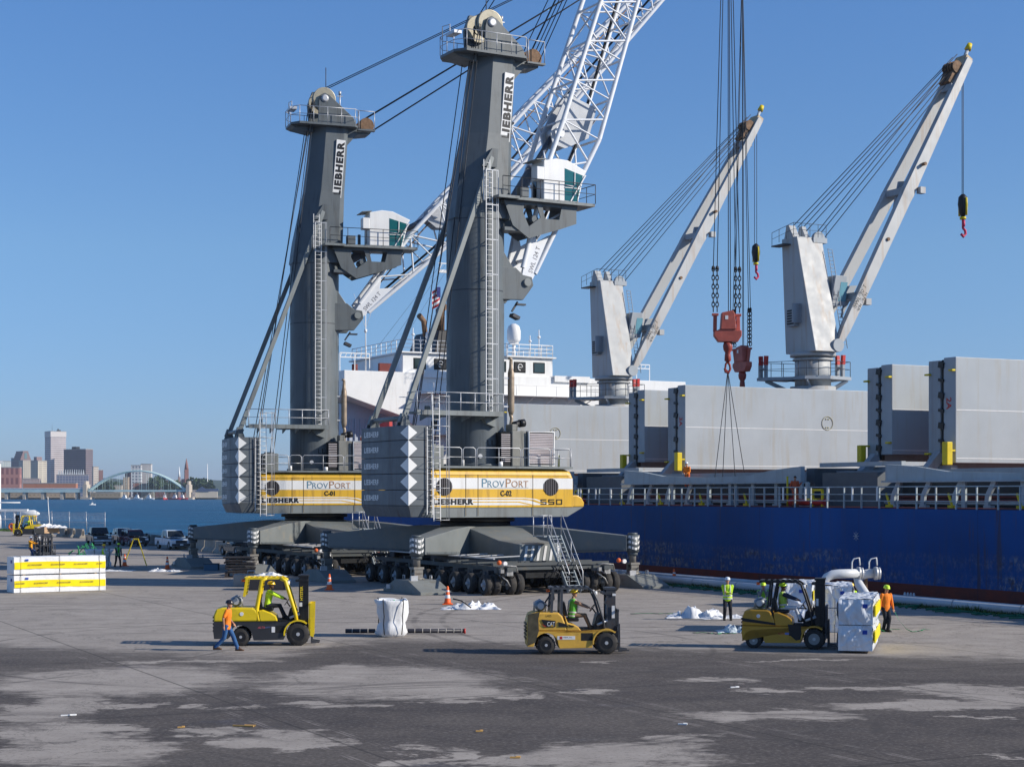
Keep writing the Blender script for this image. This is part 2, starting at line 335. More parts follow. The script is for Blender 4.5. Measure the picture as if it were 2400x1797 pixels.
def bld(name, label, xl, xc, xr, ytop, Y, mats, ybase=1168, phi=30, roof=None, extra=None):
    """far building: corner column at xc; lit face runs right, shaded face runs left"""
    sc = Y / PXF; z = EYE + (1156 - ytop) * sc - (WZ + 2.2); X = (xc - 1200) * sc; p = R(phi)
    p = max(p, R(31)) if phi > 12 else p; xq = (xc - 1200) / PXF; wr = max(8, (xr - xc) * sc / (math.cos(p) - xq*math.sin(p))); den = math.sin(p) + xq*math.cos(p); wl = max(8, (xc - xl) * sc / den) if den > .12 else 22
    phi = math.degrees(p)
    t = thing(name, label, 'building', (X, Y, WZ + 2.2), phi, 'buildings of the far city')
    mb = MB(); mb.bb(0, wr, 0, wl, 0, z); mb.build('wall', mats, t)
    mr = MB(); mr.bb(-.3, wr+.3, -.3, wl+.3, z+.003, z+1.2); mr.build('roof', roof or M('city_roof', (.3, .29, .28), .8), t)
    if extra: extra(t, wr, wl, z)
    return t
BT = lambda n, w_, wi, a=3.4, b=3.6, mo=.35, ms=.45: facade(n, w_, wi, a, b, mo, ms)
def roofbox(fx, fy, sx, sy, h, mat, nm='roof_plant'):
    def f(t, wr, wl, z): mb = MB(); mb.bb(wr*fx, wr*(fx+sx), wl*fy, wl*(fy+sy), z+1.2, z+1.2+h); mb.build(nm, mat, t)
    return f
f_fin = BT('tower_pale_facade', (.62, .56, .54), (.26, .22, .24), 3, 4.2, .08, .52)
def fin_top(t, wr, wl, z):
    mb = MB(); mb.bb(-.5, wr+.5, -.5, wl+.5, z-11, z+.001); mb.build('crown', M('tower_crown', (.66, .61, .58), .7), t)
    mb = MB(); mb.cyl((4, 4, z), (4, 4, z+16), .4, .15, 6); mb.bb(wr*.5, wr*.7, 6, 12, z+1, z+4); mb.cyl((wr*.55, 8, z+4), (wr*.55, 8, z+6), 1.5, n=8); mb.build('antenna', m_dsteel, t)
bld('office_tower', 'tallest pale banded tower with plain crown and antenna', 105, 119, 155, 1011, 3500, f_fin, extra=fin_top, phi=22)
bld('office_tower', 'dark broad tower right of the tallest pale tower', 149, 201, 218, 1053, 3450, facade('tower_dark_facade', (.2, .15, .15), (.07, .06, .08), 40, 4.2, .0, .45), phi=62, extra=roofbox(.2, .5, .5, .2, 5, m_dark))
def steps(t, wr, wl, z):
    mb = MB()
    for i in range(4): mb.bb(wr*.5*i/4*.55 + 2, wr-wr*.5*i/4*.55 - 2, .5, wl*.85, z+1.2+5*i, z+1.2+5*(i+1))
    mb.build('stepped_crown', f_step, t); mb = MB(); mb.bb(wr*.4, wr*.6, .2, .6, z+5, z+17); mb.build('window', M('city_teal', (.12, .25, .28), .3), t)
f_step = BT('granite_facade', (.3, .19, .18), (.12, .09, .1), 4, 4, .5, .5)
bld('office_building', 'stepped pink granite block with arched crown window', 26, 46, 75, 1080, 3600, f_step, extra=steps, phi=35)
bld('glass_building', 'teal glass block left of the stepped granite one', 26, 40, 45, 1074, 3640, BT('teal_facade', (.14, .27, .32), (.1, .2, .26), 4, 4), phi=60)
bld('office_building', 'cream block with small square windows below the stepped one', 44, 54, 80, 1079, 3400, BT('cream_facade', (.55, .5, .4), (.15, .14, .14), 4, 4.4, .5, .5), phi=20)
bld('office_building', 'blue shaded block with pale narrow front, left of the tallest tower', 72, 89, 110, 1080, 3300, BT('sand_facade', (.6, .54, .42), (.25, .22, .2), 9, 4, .2, .5), phi=42, extra=roofbox(.1, .3, .6, .4, 7, f_step))
bld('station_building', 'pink brick hall with tall arched windows at the left edge', -40, -2, 46, 1096, 2600, facade('brick_arches', (.42, .2, .17), (.16, .06, .06), 7, 15, .45, .35), phi=8)
bld('office_building', 'low white and teal block at the far left edge', -30, -4, 25, 1081, 3700, BT('teal_white_facade', (.5, .52, .5), (.2, .28, .3), 5, 4), phi=15)
bld('warehouse', 'long low orange brick hall above the viaduct', 40, 54, 178, 1133, 2560, facade('orange_brick', (.42, .17, .09), (.3, .1, .05), 20, 40, .93, .0), phi=6)
def glassroof(t, wr, wl, z):
    mb = MB()
    for i in range(12): mb.prism([(wr*(.05+i*.07), z+1.2), (wr*(.1+i*.07), z+1.2), (wr*(.075+i*.07), z+10)], 3, wl*.7)
    mb.build('skylight', M('skylight_white', (.6, .62, .63), .4), t)
bld('office_building', 'wide glass fronted block with row of white skylights', 118, 132, 207, 1113, 3000, BT('blueglass_facade', (.27, .27, .33), (.08, .1, .17), 5, 4.6, .25, .25), phi=12, extra=glassroof)
bld('office_building', 'narrow cream block beside the dark tower', 216, 219, 231, 1094, 3200, BT('cream_facade_small', (.6, .53, .45), (.2, .17, .16), 4, 4.4, .5, .5), phi=20)
bld('brick_tower', 'slim red brick block right of the cream one', 229, 232, 236, 1102, 3300, BT('redbrick_facade', (.2, .09, .08), (.1, .06, .06), 4, 4), phi=20)
bld('office_building', 'white window grid block behind the bridge arch', 305, 307, 330, 1091, 3000, BT('white_grid', (.62, .62, .62), (.12, .14, .18), 5.5, 5.4, .4, .4), phi=6)
bld('office_building', 'plain concrete slab behind the bridge arch', 329, 330, 354, 1088, 3040, M('slab_concrete', (.5, .48, .46), .8, sc=.05), phi=6)
for i, (a, b_, c, y, Yd, cl, lb) in enumerate([(289, 293, 306, 1106, 3020, (.25, .11, .1), 'red brick block left of the white window grid block'), (283, 289, 300, 1119, 2800, (.42, .33, .24), 'tan gabled house left of the white window grid block'),
      (231, 240, 285, 1138, 2640, (.5, .45, .38), 'long pale shed under the left half of the arch'), (308, 312, 330, 1132, 2700, (.3, .13, .1), 'red brick store under the arch'), (326, 330, 360, 1134, 2680, (.3, .3, .27), 'grey flat store under the arch'),
      (360, 364, 385, 1128, 2800, (.18, .09, .08), 'dark brick house right of the arch top'), (385, 390, 410, 1126, 2850, (.16, .1, .09), 'brown house further along the hill foot'), (46, 52, 92, 1122, 3000, (.45, .35, .33), 'pink and grey low block between towers'), (444, 446, 500, 1149, 2520, (.5, .44, .4), 'long low pale shed right of the arch'),
      (-60, -40, 60, 1154, 2480, (.35, .28, .2), 'tan quay building below the viaduct at the left'), (60, 62, 175, 1155, 2478, (.38, .3, .21), 'long tan quay wall building below the viaduct'), (210, 212, 282, 1155, 2478, (.26, .23, .18), 'brown quay building under the arch')]):
    bld('low_building', lb, a, b_, c, y, Yd, BT('low_facade_%d' % i, cl, tuple(x*.5 for x in cl), 6, 5, .6, .6), phi=8)
def church(label, x, ytop, ybody, Y, wpx, mat, smat):
    sc = Y/PXF; t = thing('church', label, 'church', ((x-1200)*sc, Y, WZ+2.2), 20, None); z = lambda y: EYE+(1156-y)*sc-WZ-2.2; w_ = wpx*sc
    mb = MB(); mb.box((0, 0, z(ybody)/2), (w_, w_, z(ybody))); mb.box((0, w_*1.6, z(ybody+22)/2), (w_*1.6, w_*3.4, z(ybody+22))); mb.build('nave', mat, t)
    mb = MB(); mb.lathe([(w_*.55, z(ybody)), (w_*.45, z(ybody)+(z(ytop)-z(ybody))*.3), (.3, z(ytop))], n=8); mb.build('spire', smat, t)
m_brick = M('church_brick', (.26, .12, .1), .85, sc=.1)
church('red brick church with tall pointed spire on the hill', 437, 1074, 1100, 2900, 9, m_brick, m_brick)
church('slim white steeple beside the brick church', 420, 1093, 1118, 2950, 5, M('steeple_base', (.3, .2, .18), .8), m_white)
# blue gabled boat shed
t = thing('boat_shed', 'pale shed with blue gabled roof at the right end of far shore', 'shed', ((473-1200)*.61, 2440, WZ+2.2), 8)
mb = MB(); mb.bb(-9, 22, 0, 14, 0, 9); mb.build('wall', M('shed_wall', (.55, .48, .38), .8), t)
mb = MB(); mb.prism([(-10.5, 9), (0, 16), (10.5, 9)], -1, 15); mb.bb(2, 23, 1, 13, 9.2, 13); mb.build('roof', M('shed_roof', (.05, .08, .16), .6), t)
t = thing('chimney', 'tall thin white mast right of the churches', 'mast', ((486-1200)*.66, 2640, WZ+2.2)); mb = MB(); mb.cyl((0, 0, 0), (0, 0, 52), 1.1, .5, 8); mb.build('stack', m_white, t)
# arch bridge
m_bridge = M('bridge_green', (.52, .68, .66), .5, sc=.05); m_pier = M('bridge_stone', (.5, .43, .35), .85, sc=.08)
YB = 2430.; sc = YB/PXF; zz = lambda y: EYE+(1156-y)*sc; xx = lambda p: (p-1200)*sc
t = thing('arch_bridge', 'pale green tied arch road bridge across the harbour', 'bridge', (0, YB, 0))
mb = MB()
for k in (0, 14):
    pts = []
    for i in range(41):
        u = i/40; pts.append((xx(206+229*u), k, zz(1150) + (zz(1103)-zz(1150))*4*u*(1-u)))
    mb.tube(pts, 1.3, 6)
    for i in range(3, 38, 3): mb.cyl(pts[i], (pts[i][0], k, zz(1149)), .16, n=4)
mb.build('arch', m_bridge, t)
mb = MB(); mb.bb(xx(206), xx(435), -1, 15, zz(1152), zz(1147.5)); mb.bb(xx(-60), xx(200), -3, 16, zz(1153.5), zz(1145.5)); mb.build('deck', m_bridge, t)
mb = MB(); mb.bb(xx(-60), xx(200), -3.3, -2.9, zz(1145.5), zz(1143.5)); mb.build('parapet', m_white, t)
for px, y0, wd in ((200, 1127, 9), (441, 1127, 8)):
    mb = MB(); mb.bb(xx(px-wd*.5), xx(px+wd*.5), -4, 18, WZ, zz(y0+8)); mb.bb(xx(px-wd*.25), xx(px+wd*.25), -2, 16, zz(y0+8), zz(y0)); mb.bb(xx(px-wd), xx(px+wd*1.6), -8, 22, WZ-1, zz(1165)); mb.build('pier', m_pier, t)
for px in (-30, 15, 57, 100, 145, 180): mb = MB(); mb.box((xx(px), 5, (WZ+zz(1153))/2), (4, 14, zz(1153)-WZ)); mb.build('column', m_pier, t)
# timber cribs, moored craft
def smallboat(name, label, px, py, L, hull, top, rz=0, group=None, z=WZ):
    Y = 4000*(EYE-WZ)/(py-1156); t = thing(name, label, 'boat', ((px-1200)*Y/4000, Y, z), rz, group)
    mb = MB(); r = []
    for u in (0, .15, .4, .7, .9, 1):
        hw = L*.17*(1 if u < .6 else max(.05, 1-((u-.6)/.4)**2)); sh = L*.1*(1+.5*u*u); x = (u-.5)*L
        r.append([(x, -hw, sh), (x, -hw*.75, -.3), (x, hw*.75, -.3), (x, hw, sh)])
    mb.rings(r, sm=False); mb.build('hull', hull, t)
    mb = MB(); mb.bb(-L*.25, L*.12, -L*.1, L*.1, L*.08, L*.24); mb.bb(-L*.12, L*.08, -L*.08, L*.08, L*.24, L*.36); mb.build('wheelhouse', top, t, .05)
    mb = MB(); mb.cyl((-L*.02, 0, L*.36), (-L*.02, 0, L*.55), L*.012, n=6); mb.bb(-L*.18, L*.1, -L*.085, L*.085, L*.355, L*.38); mb.build('mast', m_white, t); return t
smallboat('motor_boat', 'small white motor boat crossing the blue harbour', 217, 1183, 4.6, m_white, m_white, 20)
for i, px in enumerate((293, 322, 350)): smallboat('moored_boat', ['leftmost white boat moored below the arch', 'middle white boat moored below the arch', 'rightmost white boat moored below the arch'][i], px, 1170.2, 17, m_white, m_white, -20, 'white boats moored under the bridge')
for i, (px, l) in enumerate(((386, 'red and white tug standing alone below the arch'), (411, 'dark red tug beside the bridge end'), (428, 'red and white tug nearest the bridge pier'))): smallboat('tug_boat', l, px, 1170.4, 17, m_red, m_white, -90 if i == 0 else -20, 'red tug boats at the far quay')
# trees on the far shore
m_leaf = M('leaf_green', (.045, .08, .03), .9, var=.5, sc=.3); m_bark = M('bark', (.1, .07, .05), .9)
def crown(n, r, seed, leaf):
    rnd = random.Random(seed); mb = MB()
    for i in range(n):
        d = Vector((rnd.gauss(0, 1), rnd.gauss(0, 1), rnd.gauss(0, .8))).normalized() * (rnd.random()**.4)
        c = Vector((d.x*r, d.y*r, d.z*r*.8 + r*.9)) * (1 + .25*noise.noise(d*2+Vector((seed, 0, 0))))
        a = Vector((rnd.uniform(-1, 1), rnd.uniform(-1, 1), rnd.uniform(-1, 1))).normalized(); b_ = a.cross(Vector((rnd.random(), rnd.random(), .3))).normalized(); s = leaf*rnd.uniform(.6, 1.3)
        mb.poly([c+a*s, c+b_*s, c-a*s*.9, c-b_*s])
    return mb
tree0 = None; rnd = random.Random(5)
spots = [(452, 1124, 14), (460, 1120, 15), (468, 1122, 15), (476, 1121, 15), (484, 1126, 13), (446, 1133, 10), (430, 1132, 9), (238, 1130, 12), (247, 1128, 12), (256, 1131, 11), (262, 1127, 12), (272, 1130, 10), (396, 1130, 10), (408, 1126, 11), (364, 1118, 12), (374, 1115, 12)]
for i, (px, yt, r) in enumerate(spots):
    Y = 2620 + 25*(i % 4); lbl = 'dark leafy tree on the far shore ' + ('right of the churches' if px > 440 else 'left of the concrete slab block' if px < 300 else 'between the slab block and the churches')
    zt = EYE+(1156-yt)*Y/4000
    if tree0 is None:
        tree0 = thing('tree', lbl, 'tree', (0, 0, 0), 0, 'trees on the far shore')
        mb = MB(); mb.cyl((0, 0, -25), (0, 0, 10), 1, .4, 6); mb.build('trunk', m_bark, tree0); crown(1500, 12, 2, 1.5).build('crown', m_leaf, tree0, fix=False); tr = tree0
    else: tr = dup(tree0, (0, 0, 0), i*47)
    tr['label'] = lbl; tr['group'] = 'far shore trees ' + ('right of the churches' if px > 440 else 'left of the slab block' if px < 300 else 'between slab block and churches')
    s = r/12; tr.scale = (s,)*3; tr.location = ((px-1200)*Y/4000, Y, zt-21*s); tr.rotation_euler = (0, 0, i*.8)
# ================================================================ SHIP   (local x = along the hull towards us, y = across, z up)
m_shipgrey = M('ship_grey', (.355, .39, .42), .5, var=.07, sc=.35, dirt=(.33, .30, .24), dirt_amt=.6, dirt_sc=.9, streak=True, bump=.25, bsc=.9)
m_shipdk = M('ship_grey_plain', (.30, .33, .36), .55, var=.1, sc=.4, dirt=(.2, .13, .1), dirt_amt=.4, streak=True)
m_shipcr = M('ship_crane_grey', (.42, .43, .43), .5, var=.06, sc=.3, dirt=(.34, .20, .09), dirt_amt=.65, streak=True, dirt_sc=.8)
m_frame = M('frame_paint', (.36, .42, .45), .5, sc=.8, dirt=(.2, .12, .09), dirt_amt=.4, streak=True)
m_deckred = M('deck_red', (.16, .04, .035), .8, sc=.5, var=.3)
def hull_mat():
    m = bpy.data.materials.new('hull_paint'); m.use_nodes = True; g = NG(m); b = g.n['Principled BSDF']
    P = g.n.new('ShaderNodeTexCoord').outputs['Object']; s = g.n.new('ShaderNodeSeparateXYZ'); g.link(P, s.inputs[0]); z = s.outputs['Z']
    blue = g.mix(g.ramp(g.noise(P, .15, 5), .3, .7), (.0, .05, .20), (.0, .085, .33))
    blue = g.mix(g.math('MULTIPLY', g.ramp(g.noise(P, .8, 5, .7, (.15, 1, 1.2)), .6, .7), .4), blue, (.03, .05, .14))
    scr = g.ramp(g.noise(P, 2.0, 7, .85, (1.6, 1, .7)), .45, .6); rs = g.ramp(g.noise(P, .22, 5, .65, (.5, 1, 2.2)), .47, .6)
    def band(z0, hw, am): return g.math('MULTIPLY', g.ramp(g.math('ABSOLUTE', g.math('SUBTRACT', g.math('ADD', z, g.math('MULTIPLY', g.noise(P, .05, 2), .9)), z0 + .45)), hw, hw * .5), am)
    f = g.math('MULTIPLY', scr, g.math('MAXIMUM', band(1.95, .5, 1.), band(1.05, .5, 1.))); f = g.math('MULTIPLY', f, g.math('ADD', g.math('MULTIPLY', rs, .85), .25))
    c = g.mix(f, blue, g.mix(g.ramp(g.noise(P, 5, 3), .4, .6), (.30, .30, .28), (.07, .05, .045)))
    st = g.math('MULTIPLY', g.ramp(g.noise(P, 1., 5, .7, (1, 1, .08)), .60, .68), .7); c = g.mix(st, c, (.07, .045, .04)); c = g.mix(g.math('MULTIPLY', g.ramp(g.noise(P, 2.6, 4, .7, (1, 1, .05)), .5, .7), .35), c, (.03, .06, .13))
    red = g.mix(g.ramp(g.noise(P, .7, 6, .7), .35, .65), (.20, .035, .022), (.10, .03, .03))
    c = g.mix(g.math('LESS_THAN', z, .72), c, red)
    ws = g.math('FRACT', g.math('DIVIDE', s.outputs['X'], 9.2)); c = g.mix(g.math('MULTIPLY', g.math('LESS_THAN', ws, .006), .4), c, (.01, .02, .06))
    g.link(c, b.inputs['Base Color']); b.inputs['Roughness'].default_value = .6; b.inputs['Specular IOR Level'].default_value = .2
    bp = g.n.new('ShaderNodeBump'); bp.inputs['Strength'].default_value = .4; bp.inputs['Distance'].default_value = .12
    g.link(g.noise(P, .45, 3, .5), bp.inputs['Height']); g.link(bp.outputs[0], b.inputs['Normal']); return m
m_hull = hull_mat()
SH = thing('cargo_ship', 'blue and red bulk carrier with grey hatch covers and white bridge at the quay', 'ship', (0, 0, 0), -63)
PA, SB = 58.5, 98.0
mb = MB(); r = []
for t, k, zt in ((-178, .55, 5.2), (-172, .8, 4.9), (-160, .97, 4.7), (-150, 1, 4.6), (-20, 1, 4.6), (0, .8, 5.2), (14, .1, 6.5)):
    c = (PA+SB)/2; h = (SB-PA)/2*k
    r.append([(t, c-h, zt), (t, c-h, 0), (t, c-h*.97, -4), (t, c+h*.97, -4), (t, c+h, 0), (t, c+h, zt)])
mb.rings(r, sm=False); hull = mb.build('hull', m_hull, SH)
# draught marks, bow symbols and plate stencils on the side
mb = MB()
for i in range(9): mb.bb(-108.3, -108.12, PA-.012, PA-.004, -.1+i*.26, .02+i*.26)
mb.build('draught_marks', m_white, SH)
mb = MB(); q = -106.2; mb.tube([(q+.32*math.cos(a*.785), PA-.02, .55+.32*math.sin(a*.785)) for a in range(8)], .035, 4, closed=True); mb.bb(q-.6, q+.6, PA-.02, PA-.005, .53, .57)
mb.bb(q+1.3, q+1.36, PA-.02, PA-.005, .2, 1.6); mb.bb(q+1, q+1.7, PA-.02, PA-.005, 1.1, 1.16); mb.bb(q+1, q+1.7, PA-.02, PA-.005, .8, .86); mb.build('load_line', m_white, SH)
mb = MB()
for a in range(4): mb.box((-73.8, PA-.012, 3.1), (.03, .012, .5), (0, a*.785, 0))
mb.build('thruster_mark', M('faded_mark', (.35, .38, .45), .6), SH)
# deck and coaming structure
mb = MB(); mb.bb(-176, -22, PA+.25, SB-.25, 4.62, 4.66); mb.build('deck', m_deckred, SH)
FA = [-130.3, -102.3, -74.3, -46.3]
mb = MB(); mb.bb(-150, -22, 63.3, 63.6, 4.66, 6.1); mb.build('coaming_wall', M('coaming_shade_dark', (.03, .038, .045), .7, dirt=(.05, .04, .04), sc=1, dirt_sc=1.5), SH)  # wall colour darkened to stand in for shade behind the frames
for f0 in FA:      # long fore-aft coaming girders, each with a dipping lower edge
    mb = MB(); a0, a1 = f0 + 1.0, f0 + 19.3; n = 16
    top = [(a0 + (a1-a0)*i/n, 6.78) for i in range(n+1)]; bot = [(a0 + (a1-a0)*i/n, 6.02 + .0*math.sin(math.pi*i/n)) for i in range(n+1)]
    up = [(a0-1.0, 7.0), (a0 + 1.5, 6.85), (a0+4, 6.55), (a0+9, 6.42), (a0+14, 6.5), (a1-2, 6.8), (a1+1., 7.0)]
    mb.prism([(a0-1.0, 6.1)] + up + [(a1+1., 6.1)], 60.9, 61.2)
    mb.bb(a0-1, a1+1, 60.6, 61.5, 6.0, 6.1); mb.build('coaming_girder', m_frame, SH)
# support frames
for f0 in FA:
    for i in range(9):
        t = f0 + .7 + i*2.45; lean = .45 if i < 4 else 0.
        mb = MB(); mb.bar((t - lean*.3, 60.95, 4.66), (t-lean*.1, 60.95, 5.35), .16, .3); mb.bar((t-lean*.1, 60.95, 5.3), (t+lean, 60.95, 6.05), .14, .3); mb.bb(t-.26, t+.26, 60.8, 61.1, 4.66, 4.78)
        if i % 3 == 2: mb.bar((t+.62, 60.95, 4.66), (t+.62, 60.95, 6.05), .13, .3); mb.bb(t+.07, t+.57, 60.85, 61.05, 5.35, 5.42)
        mb.build('frame', m_frame, SH)
# pipes, rail, fittings along the deck side
mb = MB(); mb.cyl((-150, 62.2, 5.0), (-22, 62.2, 5.0), .09, n=8); mb.cyl((-150, 62.6, 5.2), (-22, 62.6, 5.2), .07, n=8); mb.build('deck_pipe', m_deckred, SH)
mb = MB(); mb.cyl((-150, 61.6, 5.35), (-22, 61.6, 5.35), .05, n=6); mb.cyl((-150, 62.0, 4.86), (-22, 62.0, 4.86), .07, n=6); mb.build('cable_pipe', m_frame, SH)
mb = MB()
for z in (5.0, 5.35, 5.75): mb.cyl((-150, PA+.12, z), (-22, PA+.12, z), .028 if z < 5.7 else .036, n=6)
for i in range(86):
    t = -149.5 + i*1.49; mb.bb(t-.035, t+.035, PA+.08, PA+.16, 4.6, 5.75)
mb.build('deck_rail', m_frame, SH)
mb = MB()
for f0 in FA:
    for i in range(5): t = f0 - 6.2 + i*2.1; mb.bb(t-.06, t+.06, PA+.02, PA+.07, 5.0, 5.75)
mb.build('rail_board', m_white, SH)
rnd = random.Random(8)
for f0 in FA:
    for k in range(4):
        t = f0 + 2 + k*4.9; mb = MB(); mb.bar((t, 59.6, 4.66), (t-.35, 59.6, 5.4), .09, .09); mb.bb(t-.3, t+.1, 59.5, 59.7, 4.66, 4.8); mb.build('lashing_bracket', m_syel, SH)
    mb = MB(); t = f0 - 5.2; mb.bar((t, 59.9, 4.66), (t, 59.9, 5.6), .12); mb.bar((t+.9, 59.9, 4.66), (t+.9, 59.9, 5.6), .12); mb.bar((t, 59.9, 5.6), (t+.9, 59.9, 5.6), .12); mb.bb(t-.3, t+.6, 59.7, 60.1, 5.0, 5.12); mb.build('yellow_stand', m_syel, SH)
    mb = MB(); mb.cyl((f0-7.5, 59.8, 4.66), (f0-7.5, 59.8, 8.2 if f0 == -102.3 else 6.4), .06, n=6); mb.build('yellow_post', m_syel, SH)
    mb = MB(); mb.cyl((f0-6.8, 60, 4.9), (f0-4.2, 60, 4.9), .2, n=10); mb.ball((f0-7.3, 60, 4.9), .26); mb.build('mooring_winch', m_red, SH)
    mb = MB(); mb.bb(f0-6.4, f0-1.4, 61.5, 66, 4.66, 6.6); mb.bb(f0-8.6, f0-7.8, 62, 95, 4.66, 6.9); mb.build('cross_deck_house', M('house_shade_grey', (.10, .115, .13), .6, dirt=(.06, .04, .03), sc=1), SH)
    mb = MB(); mb.bb(f0-7.6, f0-.2, 62.2, 62.5, 6.95, 7.2); mb.build('coaming_top', m_shipgrey, SH)
# hatch covers: pairs of folded panels standing on edge
HC = []
def cover(f0, z0, z1, th, mark=None, back=0.):
    g_ = MB(); g_.bb(f0-th, f0, 65.9, 95, z0, z1); face = g_.build('panel', m_shipgrey, SH, .04)
    g_ = MB(); g_.bb(f0-2*th-.28, f0-th-.28, 65.9, 95, z0-.35, z1-.12); p2 = g_.build('panel', m_shipdk, SH, .04)
    g_ = MB(); g_.bb(f0-th-.26, f0-th-.02, 66.0, 66.2, z0-.3, z1-.1)
    for i in range(7): zz_ = z0 + .4 + i*(z1-z0-.8)/6; g_.box((f0-th-.14, 65.86, zz_), (.42, .14, .16 if i % 2 else .34), (0, .2, 0))
    g_.build('hinge', m_black, SH)
    g_ = MB()
    for zz_ in (z1-.75, z0+.7): g_.box((f0-.18, 65.78, zz_), (.34, .22, .1)); g_.box((f0-2*th-.2, 65.78, zz_-.15), (.34, .22, .1))
    g_.build('cleat', m_syel, SH)
    g_ = MB(); g_.bb(f0-.01, f0+.012, 65.95, 94.9, z0+(z1-z0)*.5-.02, z0+(z1-z0)*.5+.02); g_.bb(f0-.01, f0+.014, 65.95, 94.9, z0+.24, z0+.28); g_.build('weld_seam', m_white, face)
    if mark: text(mark, m_red, SH, (f0-.75, 65.885, z0+(z1-z0)*.62), (0, 0, -1), (1, 0, 0), height=.42, name='stencil', bold=.02)
    return face
for f0 in FA:
    mk = {-130.3: '4A', -102.3: '3A', -74.3: '2A', -46.3: '1A'}[f0]
    fc = cover(f0, 7.12, 13.1, 1.0, mk); cover(f0-5.5, 7.7, 13.05, 1.0, None)
    # bolted manhole ring on the broad face
    g_ = MB(); ca, cz = (70.6 if f0 == -130.3 else 78.4), 10.6
    g_.tube([(f0+.03, ca+.5*math.cos(i*.2618), cz+.5*math.sin(i*.2618)) for i in range(24)], .022, 4, closed=True)
    for i in (1.2, 1.9, 4.4, 5.0): g_.box((f0+.03, ca+.33*math.cos(i), cz+.33*math.sin(i)), (.04, .1, .08))
    g_.build('manhole_ring', M('manhole_mark', (.4, .36, .2), .6), fc)
    g_ = MB(); g_.bb(f0-.35, f0+.1, 65.2, 65.6, 7.0, 8.3); g_.build('guide_post', m_syel, SH, .04)
    g_ = MB(); g_.bb(f0-7.9, f0-7.5, 65.2, 65.6, 7.0, 8.3); g_.build('guide_post', m_syel, SH, .04)
    g_ = MB(); g_.bar((f0-1.2, 64.6, 6.4), (f0-1.2, 65.8, 7.6), .5, .5); g_.bar((f0-6.9, 64.6, 6.4), (f0-6.9, 65.8, 7.6), .5, .5); g_.bb(f0-7.6, f0-.4, 65.9, 66.4, 6.6, 7.0); g_.build('cover_arm', m_shipdk, SH)
mb = MB(); mb.bb(-150, -20, 63.6, 64.0, 6.1, 6.75)
mb.build('coaming_rail', m_shipdk, SH)
